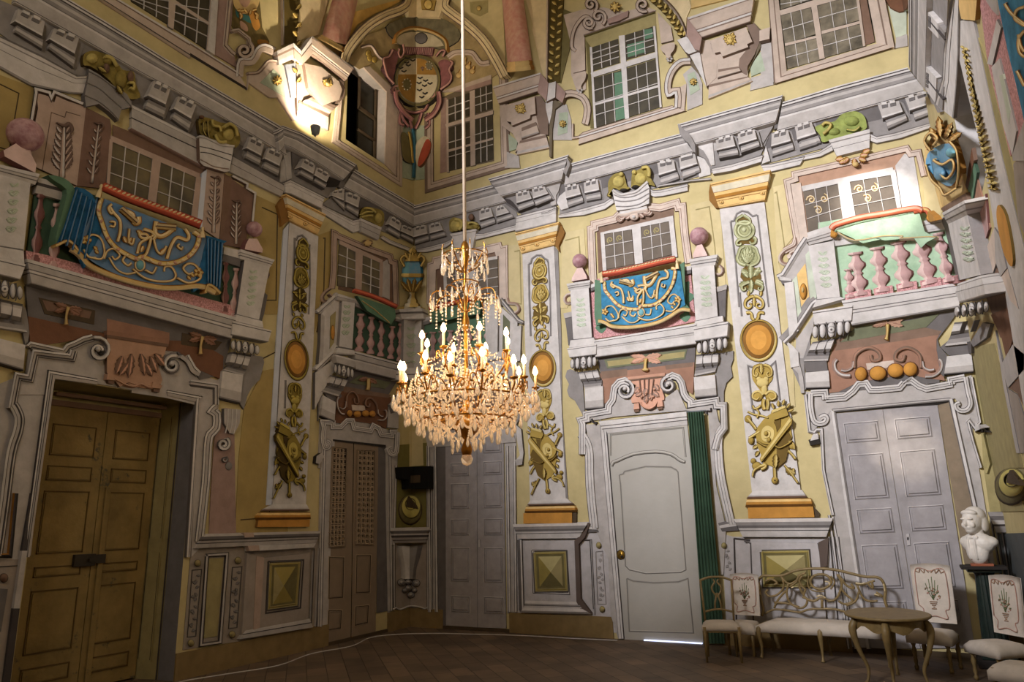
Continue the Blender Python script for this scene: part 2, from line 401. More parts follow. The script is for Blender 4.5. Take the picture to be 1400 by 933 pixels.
for q in (((-1, YB), (LX+.3, YB)), ((LX+.3, YB), (LX+.3, .3)), ((LX+.3, .3), (-1, .3)), ((-1, .3), (-1, YB))):
    m.face([m.vert((*q[0], 0)), m.vert((*q[1], 0)), m.vert((*q[1], -.3)), m.vert((*q[0], -.3))], 'dark')
m.obj('floor', None, 'dark worn terracotta brick floor', kind='structure', origin=(4, -5, 0))
# ------------------------------------------------------------------ cornices with modillions
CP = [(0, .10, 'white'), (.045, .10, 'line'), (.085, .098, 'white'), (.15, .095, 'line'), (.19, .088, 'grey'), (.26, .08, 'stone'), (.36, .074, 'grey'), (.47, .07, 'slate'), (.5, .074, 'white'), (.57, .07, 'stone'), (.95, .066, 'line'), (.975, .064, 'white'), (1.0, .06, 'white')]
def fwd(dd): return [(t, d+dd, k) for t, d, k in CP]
def mod(rt, TL, TR, BR, BL, dd=0.0, side=1):
    e = (TR[0]-TL[0], TR[1]-TL[1]); f = (BL[0]-TL[0], BL[1]-TL[1]); g = (BR[0]-TR[0], BR[1]-TR[1])
    d = .07+dd
    m = M()
    # scroll body: half round roll under the plate plus the dark flank
    a = (BL[0]+.1*e[0], BL[1]+.1*e[1]); b = (BR[0]+.07*e[0], BR[1]+.07*e[1]); h = .74
    a2 = (a[0]+h*f[0]*.9, a[1]+h*f[1]); b2 = (b[0]+h*g[0]*.9, b[1]+h*g[1])
    band(m, (a, b, b2, a2), [(0, d-.03, 'slate'), (.12, d-.012, 'grey'), (.35, d+.006, 'stone'), (.62, d+.004, 'grey'), (.85, d-.012, 'slate'), (1, d-.04, 'slate')])
    if side > 0: fl = [TR, (TR[0]+.24*e[0], TR[1]+.24*e[1]+.15*abs(e[0])), (b2[0]+.16*e[0], b2[1]+.0*e[1]-.1*h*f[1]), b2, b, BR]
    else: fl = [TL, (TL[0]-.2*e[0], TL[1]-.2*e[1]+.12*abs(e[0])), (a2[0]-.24*e[0], a2[1]-.24*e[1]-.25*h*f[1]), a2, a, BL]
    poly(m, fl, d-.045, 'grey')
    rollo = m.obj('scroll_block', rt)
    m = M()
    band(m, (TL, TR, BR, BL), [(0, d, 'stone'), (.78, d+.03, 'white'), (.9, d+.032, 'slate'), (1, d+.012, 'slate')])
    at = lambda s, t: (TL[0]+s*e[0]+t*(f[0]*(1-s)+g[0]*s), TL[1]+s*e[1]+t*(f[1]*(1-s)+g[1]*s))
    for s in (.16, .56):
        poly(m, [at(s, .1), at(s+.27, .1), at(s+.25, .3), at(s-.02, .3)], d+.02, 'slate', d0=d-.01)
        poly(m, [at(s+.02, -.1), at(s+.27, -.1), at(s+.27, .08), at(s+.02, .08)], d+.024, 'white', d0=d-.01)
    m.obj('face_plate', rollo)
def strip(m, pts_top, pts_bot, prof, wall=None, d0=0.0):
    rows = [([lerp(a, b, t) for a, b in zip(pts_top, pts_bot)], d) for t, d, _ in prof]
    sheet(m, rows, [p[2] for p in prof[:-1]], d0, wall=wall)
def dens(a, b, n): return [lerp(a, b, i/n) for i in range(n+1)]
AP = [(0, .062, 'slate'), (.06, .058, 'white'), (.16, .05, 'grey'), (.2, .046, 'white'), (.42, .04, 'grey'), (.44, .036, 'white'), (.93, .03, 'grey'), (1, .026, 'grey')]
# ---- right-hand (back) wall
rt = root('trim_1', 900, 250, 'pale painted cornice with paired scroll blocks along the far wall', 'cornice', kind='structure', wall='R')
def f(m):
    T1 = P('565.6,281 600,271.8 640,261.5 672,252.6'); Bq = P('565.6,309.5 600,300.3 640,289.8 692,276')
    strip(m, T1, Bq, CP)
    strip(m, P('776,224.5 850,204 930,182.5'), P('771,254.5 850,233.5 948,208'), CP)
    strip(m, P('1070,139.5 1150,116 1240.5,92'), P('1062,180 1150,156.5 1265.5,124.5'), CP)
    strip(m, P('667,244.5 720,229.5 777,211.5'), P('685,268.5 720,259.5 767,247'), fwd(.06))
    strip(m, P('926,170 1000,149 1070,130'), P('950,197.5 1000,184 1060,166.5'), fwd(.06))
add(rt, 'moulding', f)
def f(m):   # returns where the cornice breaks forward, painted in dark shade tones
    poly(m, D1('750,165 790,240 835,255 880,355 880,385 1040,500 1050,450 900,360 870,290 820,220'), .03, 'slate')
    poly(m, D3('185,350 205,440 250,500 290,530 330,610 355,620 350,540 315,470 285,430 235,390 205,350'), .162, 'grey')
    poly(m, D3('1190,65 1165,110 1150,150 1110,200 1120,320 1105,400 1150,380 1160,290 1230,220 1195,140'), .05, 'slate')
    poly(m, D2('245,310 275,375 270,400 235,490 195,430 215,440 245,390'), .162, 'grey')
add(rt, 'shaded_return', f)
def f(m):   # frieze behind the blocks
    g = 'stone'
    strip(m, P('565.6,308 640,288.5 700,272'), P('569,345 640,330 712,308'), [(0, .02, 'grey'), (1, .015, 'grey')])
    strip(m, P('685,268 720,259 767,247'), P('712,293 740,288 762,280'), [(0, .03, 'grey'), (1, .03, 'stone')])
    strip(m, P('765,253 850,232 950,205'), P('765,294 850,270 975,236'), [(0, .02, 'slate'), (.5, .017, 'grey'), (1, .015, 'stone')])
    strip(m, P('950,197 1000,184 1060,166.5'), P('972,232 1000,226 1040,212'), [(0, .03, 'stone'), (.4, .03, 'grey'), (1, .03, 'stone')])
    strip(m, P('1050,183 1150,156 1265.5,124'), P('1040,226 1150,196 1280,170'), [(0, .02, 'slate'), (.5, .017, 'grey'), (1, .015, 'stone')])
add(rt, 'frieze', f)
def f(m):   # architrave band under the blocks
    strip(m, D1('70,845 200,815 340,775 400,750') , D1('70,910 110,950 350,900 415,830'), AP[:6])
    strip(m, D1('625,690 700,695 850,655 1050,600'), D1('600,850 740,790 870,760 1030,730'), AP[:6])
    strip(m, D1('1025,525 1200,480 1400,430'), D1('1010,680 1200,640 1400,590'), [(t, d+.03, k) for t, d, k in AP])
    poly(m, D1('400,700 640,655 600,840 430,830'), .07, 'white'); band(m, (*D1('385,700 640,650 640,668 400,722'),), [(0, .09, 'white'), (1, .085, 'grey')])
    strip(m, D2('165,865 400,800 600,745 680,690'), D2('165,930 420,960 620,900 715,830'), AP[:6])
    strip(m, D2('0,850 60,838 130,800'), D2('0,910 60,930 140,910'), [(t, d+.03, k) for t, d, k in AP])
    strip(m, D2('1020,600 1070,630 1140,625 1400,565') , D2('1035,760 1090,780 1180,770 1400,730'), AP[:6])
    strip(m, D3('0,930 0,930 300,880 500,860') , D3('0,1040 100,1010 340,970 520,960'), AP[:4])
    strip(m, D3('510,770 700,730 1000,640'), D3('540,900 700,880 965,800'), [(t, d+.03, k) for t, d, k in AP[:6]])
    strip(m, D3('980,740 1080,725 1400,655'), D3('1060,880 1080,905 1290,850'), AP[:6])
    strip(m, D4('0,815 120,785 280,745 390,670'), D4('0,930 120,895 300,870 440,830'), AP[:6])
    strip(m, D4('765,575 830,605 1000,570 1400,460'), D4('765,740 830,755 1140,690 1290,600'), AP[:6])
    band(m, (*D4('370,640 760,535 765,570 385,665'),), [(0, .1, 'white'), (1, .09, 'stone')])
    band(m, (*D4('385,665 765,570 760,715 450,795'),), [(0, .085, 'grey'), (.08, .08, 'white'), (.45, .07, 'line'), (.48, .07, 'white'), (1, .06, 'stone')])
add(rt, 'architrave', f)
for c, dd, T in [
    (D1, .0, '45,640 155,615 170,705 40,740|185,615 290,590 320,670 190,705|665,475 775,450 800,540 670,580|825,450 900,430 960,500 830,540'),
    (D1, .06, '1015,310 1140,285 1170,370 1025,415|1170,270 1290,245 1330,320 1185,370'),
    (D2, 0, '225,600 355,575 380,680 240,720|405,560 540,525 555,640 415,670|1110,370 1255,335 1290,450 1130,500|1315,320 1430,290 1455,405 1335,445'),
    (D3, 0, '0,720 150,695 165,800 5,850|200,670 350,630 375,740 215,785|1085,440 1240,405 1270,520 1080,575|1310,370 1450,330 1490,460 1330,510'),
    (D3, .06, '550,500 710,455 740,570 560,610|760,440 920,400 945,500 770,555'),
    (D4, 0, '45,520 205,465 255,590 80,640|840,300 1040,265 1085,380 890,445|1100,240 1300,185 1360,300 1150,370')]:
    for q in T.split('|'): mod(rt, *c(q), dd)
def f(m):   # pale fan shaped coves and painted shadow triangles beside the forward breaks
    poly(m, smooth(D1('880,355 960,370 1010,420 1050,480 1050,500 1000,450 930,400'), 2), .04, 'line')
    poly(m, D2('60,600 185,560 165,640 130,700 120,780 95,780 85,700'), .05, 'stone'); poly(m, D2('230,640 260,800 190,820 150,750 170,690'), .05, 'white')
    poly(m, D3('365,560 520,520 540,740 505,745 480,690 430,620'), .05, 'white'); poly(m, D3('370,650 440,680 490,740 500,830 390,860'), .03, 'white')
    poly(m, D3('365,565 430,600 480,680 500,740 450,680 370,640'), .052, 'grey')
    poly(m, D3('950,420 1100,370 1000,540 955,590'), .05, 'grey'); poly(m, D3('1030,560 1070,700 990,730'), .05, 'white')
    poly(m, D1('1310,240 1400,220 1400,420 1350,430 1345,330'), .05, 'stone')
add(rt, 'cove', f)
# ---- left wall
rt2 = root('trim_2', 300, 200, 'dim painted cornice with paired scroll blocks along the side wall', 'cornice', kind='structure', wall='L')
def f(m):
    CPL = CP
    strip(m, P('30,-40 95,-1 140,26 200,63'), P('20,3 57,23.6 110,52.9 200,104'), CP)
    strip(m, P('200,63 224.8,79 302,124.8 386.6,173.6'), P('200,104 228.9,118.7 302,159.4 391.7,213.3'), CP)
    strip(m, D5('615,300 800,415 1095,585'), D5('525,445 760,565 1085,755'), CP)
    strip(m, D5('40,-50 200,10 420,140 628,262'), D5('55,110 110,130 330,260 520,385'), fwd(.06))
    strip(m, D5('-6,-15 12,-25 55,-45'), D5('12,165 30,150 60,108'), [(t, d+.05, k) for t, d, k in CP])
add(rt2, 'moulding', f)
def f(m):  # shade of the forward break painted as dark return faces
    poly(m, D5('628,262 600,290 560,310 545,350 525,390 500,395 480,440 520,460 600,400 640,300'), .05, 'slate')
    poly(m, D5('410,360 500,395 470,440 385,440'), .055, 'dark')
add(rt2, 'shaded_return', f)
def f(m):
    strip(m, A0('0,0 400,165 960,480 1400,735'), A0('0,320 250,500 740,720 1400,1050'), [(0, .02, 'grey'), (1, .015, 'stone')])
    strip(m, D6('0,50 240,190 600,390 1040,655'), D6('0,310 250,440 600,620 1030,850'), [(0, .02, 'grey'), (.5, .017, 'slate'), (1, .015, 'grey')])
    strip(m, D5('525,450 760,568 1085,757'), D5('350,580 650,720 1070,890'), [(0, .02, 'slate'), (.5, .017, 'grey'), (1, .015, 'grey')])
    strip(m, D5('40,150 110,135 330,262 520,385'), D5('40,400 100,380 250,455 400,530'), [(0, .03, 'grey'), (1, .03, 'stone')])
add(rt2, 'frieze', f)
def f(m):
    strip(m, A0('0,340 400,530 740,725 830,720 860,660'), A0('0,650 300,820 660,890 800,900 870,860'), AP)
    poly(m, K(0, 90, 5.183)('630,20 700,60 790,130 900,200 933,260 933,290 860,310 840,390 780,330 700,270 610,290 600,210 625,90'), .07, 'grey', edge='slate')
    for a in ('628,40 720,90 830,180 930,290', '610,120 700,160 780,230 860,300', '600,210 690,250 770,310 840,385'): run(m, smooth(K(0, 90, 5.183)(a), 3), [(-.7, .071, 'line'), (0, .08, 'stone'), (.7, .071, 'stone')], d0=.06)
    poly(m, D6('0,310 455,540 470,690 490,740 0,470'), .04, 'stone')
    for a in ('0,315 455,545 455,560 0,330', '0,395 460,610 460,616 0,400'): poly(m, D6(a), .045, 'line' if '395' in a else 'white')
    band(m, (*D6('0,455 480,710 490,740 0,480'),), [(0, .06, 'stone'), (.5, .07, 'rose'), (1, .05, 'line')])
    band(m, (*D6('680,650 1030,850 1010,930 660,760'),), [(0, .06, 'slate'), (.08, .055, 'stone'), (.5, .05, 'line'), (.53, .05, 'stone'), (1, .04, 'grey')])
    strip(m, D5('60,400 100,380 375,520'), D5('60,490 105,500 345,615'), [(t, d+.04, k) for t, d, k in AP])
    strip(m, D5('345,580 600,705 670,690'), D5('350,650 600,810 670,790'), AP)
    band(m, (*D5('660,690 828,765 800,865 665,800'),), [(0, .09, 'white'), (.2, .08, 'grey'), (.25, .075, 'stone'), (.6, .07, 'line'), (.63, .07, 'stone'), (1, .06, 'grey')])
    strip(m, D5('840,830 900,865 1050,925'), D5('800,880 880,930 1040,990'), AP[:6])
add(rt2, 'architrave', f)
for c, dd, s, T in [(A0, 0, 1, '175,85 430,205 400,360 140,215|520,270 755,365 710,530 470,385'),
    (D6, 0, 1, '150,150 260,205 225,320 105,260|315,255 435,310 395,415 280,345'),
    (D6, 0, -1, '795,525 890,575 865,660 770,610|920,600 1015,645 990,730 890,680'),
    (D5, .06, -1, '205,215 300,270 280,345 180,290|310,285 415,345 385,410 290,355'),
    (D5, 0, -1, '435,480 530,455 525,560 430,515|545,485 655,520 640,615 540,565|905,675 985,730 970,800 880,745|990,745 1080,780 1075,845 980,800')]:
    for q in T.split('|'): mod(rt2, *c(q), dd, s)
def f(m):
    poly(m, D5('45,180 100,160 110,370 70,390 60,260'), .05, 'stone'); poly(m, D5('110,160 200,215 120,300'), .05, 'slate')  # pale cove, then a slate triangle painted as its shadow
    poly(m, smooth(D6('690,640 710,690 660,760 640,700'), 2), .04, 'slate')
    poly(m, D6('1000,700 1040,650 1060,840 1000,830'), .04, 'stone')
add(rt2, 'cove', f)
# ---- right-hand side wall (grazing)
rt3 = root('trim_3', 1262, 60, 'narrow grazing view of the cornice on the near side wall', 'cornice', kind='structure', wall='T')
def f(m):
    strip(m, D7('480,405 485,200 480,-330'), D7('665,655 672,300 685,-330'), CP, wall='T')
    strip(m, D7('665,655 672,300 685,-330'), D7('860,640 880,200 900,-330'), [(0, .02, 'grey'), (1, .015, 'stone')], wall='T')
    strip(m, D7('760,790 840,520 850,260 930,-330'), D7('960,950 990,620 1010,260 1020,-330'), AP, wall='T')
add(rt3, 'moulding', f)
for q in ('665,640 670,400 780,520 770,790', '690,-20 690,-180 790,-60 800,100'):
    def f(m):
        a = D7(q); poly(m, a, .06, 'white')
        mm = [lerp(a[0], a[1], .25), lerp(a[0], a[1], .42), lerp(a[0], a[1], .6), lerp(a[0], a[1], .75)]
        for p_ in mm: poly(m, [p_, (p_[0]+3, p_[1]+2), (p_[0]+3, p_[1]+6), (p_[0], p_[1]+4)], .065, 'slate')
        c1, c2 = a[2], a[3]; poly(m, [c1, (c1[0]+10, c1[1]+12), (c2[0]+9, c2[1]+9), c2], .05, 'grey')
        poly(m, [lerp(a[0], a[1], .5), lerp(a[3], a[2], .5), (lerp(a[3], a[2], .5)[0]+9, lerp(a[3], a[2], .5)[1]+11), (lerp(a[3], a[2], .5)[0]+9, lerp(a[3], a[2], .5)[1]+13), lerp(a[0], a[1], .47)], .066, 'line')
    add(rt3, 'modillion', f)
# ------------------------------------------------------------------ painted pilasters with gilt capitals and hanging trophies
E1 = K(960, 220, 7.775); E2 = K(980, 270, 6.22); E3 = K(990, 400, 5.83); E4 = K(1000, 540, 5.183); E5 = K(690, 290, 5.49); E6 = K(690, 560, 5.49); E7 = K(360, 250, 5.18); E8 = K(340, 520, 4.66)
QC = [(984, 286), (1045, 276.4), (1094.5, 671), (1028, 673)]
QB = [(714.2, 346.5), (757.4, 336.4), (773.8, 683.9), (724.6, 685.7)]
QA = [(395.7, 304), (435.3, 323.4), (418.3, 691.7), (372.2, 691.7)]
def bil(q, s, t):
    return lerp(lerp(q[0], q[1], s), lerp(q[3], q[2], s), t)
def inv(q, x, y):
    s = t = .5
    for _ in range(12):
        a = lerp(q[0], q[3], t); b = lerp(q[1], q[2], t); s = (x-a[0])/(b[0]-a[0])
        a = lerp(q[0], q[1], s); b = lerp(q[3], q[2], s); t = (y-a[1])/(b[1]-a[1])
    return s, t
class Map:
    def __init__(s, src, dst, mirror=False): s.src = src; s.dst = dst; s.mir = mirror; s.k = math.dist(dst[0], dst[1])/math.dist(src[0], src[1])
    def p(s, x, y):
        a, b = inv(s.src, x, y); return bil(s.dst, 1-a if s.mir else a, b)
    def pts(s, L): return [s.p(*a) for a in L]
def orn(m, T, h, mt, hi, c, pts, w, tp=None, sm=5): roll(m, T.pts(c(pts)), w*T.k, h, mt, d0=.035, taper=tp, sm=sm, hi=hi)
def odome(m, T, c, x, y, rx, ry, h, mt, rim=None, d0=.035, rot=0, n=12):
    X, Y = T.p(*c('%f,%f' % (x, y))[0]); dome(m, X, Y, rx*T.k, ry*T.k, h, mt, d0, -rot if T.mir else rot, n, 3, rim)
def oleaf(m, T, c, x, y, L, w, ang, mt, hi, h=.02, d0=.036):
    X, Y = T.p(*c('%f,%f' % (x, y))[0]); leaf(m, X, Y, L*T.k, w*T.k, math.pi-ang if T.mir else ang, mt, h, d0, hi)
tp1 = lambda t: 1-.6*t
def drop(rt, T, A, Bh, Dk, A2, B2):
    """A: upper ornament tone, Bh its light, Dk its shade; A2/B2: the trophy tones"""
    def f(m):
        for sg in (-1, 1):
            orn(m, T, .02, A, Bh, E2, ' '.join('%f,%f' % (225+sg*a, b) for a, b in ((2, 150), (25, 165), (48, 180), (60, 205), (45, 222), (30, 212), (38, 198))), 2.3, tp1)
        for rr in ((78, 2.6), (50, 2.2)):
            pts = [(235+rr[0]*math.cos(a), 280+rr[0]*.95*math.sin(a)) for a in (2*math.pi*k/16 for k in range(17))]
            orn(m, T, .022, A, Bh, E2, ' '.join('%f,%f' % p for p in pts), rr[1], sm=0)
        odome(m, T, E2, 232, 275, 3.4, 3.4, .03, Bh, Dk); odome(m, T, E2, 235, 281, 14, 14, .008, A, Dk)
        orn(m, T, .03, A, Bh, E2, '165,240 185,225 250,232 290,215', 2.6); orn(m, T, .028, A, Bh, E2, '300,320 260,350 200,355 170,380 175,405 205,402 205,385', 3, tp1)
        orn(m, T, .028, A, Bh, E2, '310,340 330,355 325,385 295,395 280,375', 2.8, tp1)
    add(rt, 'scroll_ornament', lambda m: (poly(m, T.pts(smooth(E2('180,165 220,150 290,175 300,230 320,280 315,330 330,370 320,400 240,395 175,415 165,380 185,350 160,300 170,240 165,190'), 2, True)), .038, Dk), f(m)))
    def f(m):   # acanthus cup
        poly(m, T.pts(smooth(E2('190,430 240,405 320,415 340,460 355,515 330,560 270,582 200,560 175,520'), 3, True)), .042, A, edge=Dk)
        for k, (a, L) in enumerate(((-1.1, 17), (-1.35, 21), (-1.6, 24), (-1.85, 21), (-2.15, 17))): oleaf(m, T, E2, 265, 560, L, 6, a, A, Bh, .03, .042)
        for sg in (-1, 1): orn(m, T, .025, A, Bh, E2, ' '.join('%f,%f' % (265+sg*a, b) for a, b in ((30, 415), (65, 435), (78, 470), (92, 520), (70, 560), (20, 580))), 2.4)
    add(rt, 'acanthus_cup', f)
    def f(m):
        poly(m, T.pts(smooth(E2('240,590 300,585 360,630 380,690 350,720 385,750 340,790 300,770 230,790 210,750 235,720 200,680 215,620'), 2, True)), .037, Dk)
        for a, b, L, g in ((290, 690, 13, -1.6), (265, 680, 15, -2.2), (315, 670, 15, -1.0), (250, 720, 12, 2.6), (330, 705, 12, .4), (290, 640, 12, -1.6), (290, 700, 14, 1.5), (265, 640, 10, 3.3), (320, 630, 10, -.1), (290, 760, 9, 1.6)): oleaf(m, T, E2, a, b, L, 5, g, A, Bh)
        for sg in (-1, 1):
            orn(m, T, .03, A, Bh, E2, ' '.join('%f,%f' % (300+sg*a, b) for a, b in ((25, 720), (60, 735), (88, 755), (80, 790), (55, 785), (58, 765))), 2.8, tp1)
            orn(m, T, .03, A2, B2, E3, ' '.join('%f,%f' % (238+sg*a, b) for a, b in ((2, 30), (35, 40), (68, 70), (70, 110), (45, 128), (20, 112), (28, 90), (42, 92))), 2.7, tp1)
            orn(m, T, .03, A2, B2, E3, ' '.join('%f,%f' % (246+sg*a, b) for a, b in ((70, 165), (45, 160), (28, 175), (25, 200), (10, 220))), 2.4)
            oleaf(m, T, E3, 240+sg*50, 30, 8, 3.5, -1.4, A2, B2)
        oleaf(m, T, E3, 240, 110, 13, 4, -1.6, A2, B2)
    add(rt, 'leaf_spray', f)
    ov = [(275+128*math.sin(a)*(1+.04*math.cos(a)), 380-150*math.cos(a)) for a in (2*math.pi*k/28 for k in range(28))]
    def f(m):
        o1 = T.pts([E3('%f,%f' % (275+(x-275)*1.18, 385+(y-380)*1.15))[0] for x, y in ov]); o2 = T.pts([E3('%f,%f' % p)[0] for p in ov])
        cen = (sum(p[0] for p in o2)/28, sum(p[1] for p in o2)/28); sc = lambda o, k: [(cen[0]+(x-cen[0])*k, cen[1]+(y-cen[1])*k) for x, y in o]
        sheet(m, [(o1, .03), (sc(o1, .97), .055), (sc(o1, .92), .06), (sc(o2, 1.0), .03), (sc(o2, .97), .04), (sc(o2, .8), .068), (sc(o2, .5), .085), (sc(o2, .2), .092)], [Dk, A2, B2, Dk, 'ochredk', 'ochre', 'ochreov'], (.0015, 9), closed=True, smooth_=False)
        c = sc(o2, .2); m.face([m.vert(on(x, y, .092)) for x, y in c], 'ochreov', True, see=CAM)
    add(rt, 'ochre_oval', f, 'ochre oval boss in an olive frame')
    def f(m):   # mask and ribbon under the oval
        poly(m, T.pts(smooth(E3('240,580 330,575 380,640 385,690 350,740 320,810 270,760 225,690 225,630'), 3, True)), .045, A2, edge=Dk)
        for sg in (-1, 1):
            orn(m, T, .03, A2, B2, E3, ' '.join('%f,%f' % (305+sg*a, b) for a, b in ((15, 580), (50, 590), (72, 620), (70, 660), (45, 670), (38, 645), (50, 635))), 2.6, tp1)
            odome(m, T, E3, 305+sg*28, 690, 4, 3.4, .02, B2, Dk, .045)
            odome(m, T, E3, 320+sg*55, 828, 8.5, 7.5, .04, A2, Dk); orn(m, T, .05, B2, B2, E3, ' '.join('%f,%f' % (320+sg*a, b) for a, b in ((10, 815), (45, 790), (85, 805), (90, 840), (60, 855), (40, 835))), 2.2, tp1)
            orn(m, T, .03, A2, B2, E3, ' '.join('%f,%f' % (330+sg*a, b) for a, b in ((12, 850), (20, 890), (10, 935))), 3)
        odome(m, T, E3, 305, 720, 9, 7, .03, B2, A2, .045); odome(m, T, E3, 320, 775, 4.5, 8, .03, B2, A2, .045); oleaf(m, T, E3, 298, 650, 15, 5, -1.6, A2, B2, .03, .045)
    add(rt, 'mask_and_ribbon', f)
    # trophy of arms
    def f(m):
        poly(m, T.pts(E4('240,160 300,120 395,110 410,180 430,300 380,480 325,522 240,490 180,360 170,250 215,190')), .05, A2, edge=Dk)
        poly(m, T.pts(E4('300,190 350,175 345,240 400,260 425,300 385,470 325,520 320,400')), .062, Dk, edge=Dk, d0=.04)
        poly(m, T.pts(smooth(E4('205,210 250,190 300,200 320,250 320,320 290,350 220,345 175,300 180,245'), 3, True)), .075, A2, edge=Dk)
        poly(m, T.pts(smooth(E4('225,235 260,220 300,250 295,310 260,335 220,320 210,275'), 3, True)), .08, B2, edge=Dk)
        orn(m, T, .05, Dk, A2, E4, '235,310 270,300 275,265 255,255 240,270', 1.6, tp1)
        for a, b in ((245, 275), (265, 320)): odome(m, T, E4, a, b, 3, 3.5, .03, A2, Dk, .08)
    add(rt, 'armour', f)
    def f(m): poly(m, T.pts(E4('405,150 430,175 425,210 210,480 200,455 210,430')), .1, A2, edge=Dk, d0=.05); poly(m, T.pts(E4('412,165 422,185 215,462 208,450')), .108, B2, edge=A2, d0=.09)
    add(rt, 'sword', f)
    def f(m):
        poly(m, T.pts(E4('285,110 380,75 405,145 300,180 275,150')), .085, A2, edge=Dk); poly(m, T.pts(E4('285,110 380,75 385,90 290,130')), .095, B2, edge=Dk, d0=.08)
        for x, y, g in ((300, 80, -1.9), (330, 65, -1.5), (360, 55, -1.2), (390, 75, -.9), (400, 100, -.4)): oleaf(m, T, E4, x, y+20, 9, 3, g, A2, B2, .02, .07)
    add(rt, 'quiver', f)
    def f(m):
        orn(m, T, .05, A2, B2, E4, '110,165 145,205 175,245', 2.6); odome(m, T, E4, 118, 172, 5, 5.5, .04, A2, Dk)
        orn(m, T, .03, A2, B2, E4, '115,120 160,140 215,150 260,165', 1.6); orn(m, T, .03, A2, B2, E4, '150,75 165,100 200,85 205,70', 1.8); orn(m, T, .03, A2, B2, E4, '180,165 195,130 180,105', 1.6)
        odome(m, T, E4, 140, 325, 4.5, 6, .05, A2, Dk); orn(m, T, .05, A2, B2, E4, '125,310 165,285 200,262', 2.5)
        orn(m, T, .06, Dk, A2, E4, '180,330 240,365 300,360 340,378 400,350 430,325', 1.7)
        orn(m, T, .035, A2, B2, E4, '400,395 430,425 452,455', 2.2); odome(m, T, E4, 430, 365, 5, 4.5, .03, A2, Dk); orn(m, T, .03, A2, B2, E4, '405,330 435,345 445,385', 1.8)
        orn(m, T, .04, A2, B2, E4, '375,500 420,555 470,625', 1.8); oleaf(m, T, E4, 395, 540, 12, 6, .3, A2, B2); oleaf(m, T, E4, 385, 520, 15, 6, .7, A2, B2); oleaf(m, T, E4, 440, 520, 10, 4, 1.7, A2, B2)
        orn(m, T, .04, A2, B2, E4, '305,515 307,560 310,600', 2.6); odome(m, T, E4, 308, 607, 5, 5.5, .05, A2, Dk); odome(m, T, E4, 308, 607, 1.8, 2, .06, 'dark')
        orn(m, T, .04, A2, B2, E4, '150,580 160,540 200,510 240,500', 3, lambda t: .5+.5*t); odome(m, T, E4, 180, 505, 7, 6, .04, A2, Dk); odome(m, T, E4, 155, 470, 4, 4, .04, A2, Dk); orn(m, T, .04, A2, B2, E4, '210,530 235,520 245,500 225,485', 2.6)
        oleaf(m, T, E4, 195, 400, 9, 4, 2.2, A2, B2); oleaf(m, T, E4, 185, 360, 8, 4, 2.6, A2, B2); oleaf(m, T, E4, 315, 420, 20, 6, 1.6, A2, B2, .04, .06)
    add(rt, 'weapons_and_ribbons', f)
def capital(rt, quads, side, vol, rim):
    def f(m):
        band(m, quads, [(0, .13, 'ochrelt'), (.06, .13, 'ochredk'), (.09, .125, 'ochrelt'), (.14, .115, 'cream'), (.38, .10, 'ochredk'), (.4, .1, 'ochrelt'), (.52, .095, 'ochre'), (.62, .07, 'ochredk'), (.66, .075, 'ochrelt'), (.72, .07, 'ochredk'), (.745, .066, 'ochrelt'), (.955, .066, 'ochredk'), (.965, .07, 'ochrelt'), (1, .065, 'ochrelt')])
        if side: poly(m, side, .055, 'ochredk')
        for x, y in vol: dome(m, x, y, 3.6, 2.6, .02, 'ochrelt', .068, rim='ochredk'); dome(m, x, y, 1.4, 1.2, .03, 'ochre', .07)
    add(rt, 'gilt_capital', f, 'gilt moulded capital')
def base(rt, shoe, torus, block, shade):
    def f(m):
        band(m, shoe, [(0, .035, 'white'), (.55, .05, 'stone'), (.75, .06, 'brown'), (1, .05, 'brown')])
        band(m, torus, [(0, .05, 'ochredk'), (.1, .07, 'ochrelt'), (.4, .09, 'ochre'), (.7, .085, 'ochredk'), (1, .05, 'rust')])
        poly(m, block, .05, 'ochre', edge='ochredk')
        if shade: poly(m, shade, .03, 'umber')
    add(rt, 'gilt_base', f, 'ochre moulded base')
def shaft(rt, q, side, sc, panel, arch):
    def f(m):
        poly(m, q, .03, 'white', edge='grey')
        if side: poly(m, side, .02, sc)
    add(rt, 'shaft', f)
    def f(m):
        run(m, panel, [(-1.6, .032, 'grey'), (-.3, .036, 'slate'), (.8, .033, 'white'), (2, .032, 'white')], d0=.03)
        for p_ in arch: run(m, p_, [(-1.4, .032, 'slate'), (0, .036, 'grey'), (1.4, .032, 'grey')], d0=.03)
    add(rt, 'sunk_panel', f)
# C : between the white door and the grey double door
rt = root('pilaster', 1040, 480, 'white pilaster with ochre oval and pale green ornament between curtained door and bright balcony', 'pilaster', 'painted pilasters')
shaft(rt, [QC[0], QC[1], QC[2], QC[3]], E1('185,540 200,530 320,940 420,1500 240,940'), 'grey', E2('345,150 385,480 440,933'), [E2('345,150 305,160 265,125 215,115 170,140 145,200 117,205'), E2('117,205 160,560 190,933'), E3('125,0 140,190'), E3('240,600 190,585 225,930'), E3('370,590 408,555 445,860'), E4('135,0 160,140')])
mat('ornC', 'ab9149', mott=.1); mat('ornCl', 'd2bd7c', mott=.1); mat('ornCd', '6a5424', mott=.1); mat('ornU', '9fa079', mott=.1); mat('ornUl', 'c3c6a2', mott=.1); mat('ornUd', '7b7c58', mott=.1)
drop(rt, Map(QC, QC), 'ornU', 'ornUl', 'ornCd', 'ornC', 'ornCl')
capital(rt, E1('85,240 725,95 665,415 180,500'), E1('85,240 120,270 160,380 185,500 140,500 75,420 70,330'), E1('415,395 205,440 640,345'), 0)
base(rt, E4('150,685 500,675 535,728 105,735'), E4('110,738 560,732 575,790 98,798'), E4('115,800 578,792 588,868 120,878'), E4('580,790 625,840 622,868 590,868'))
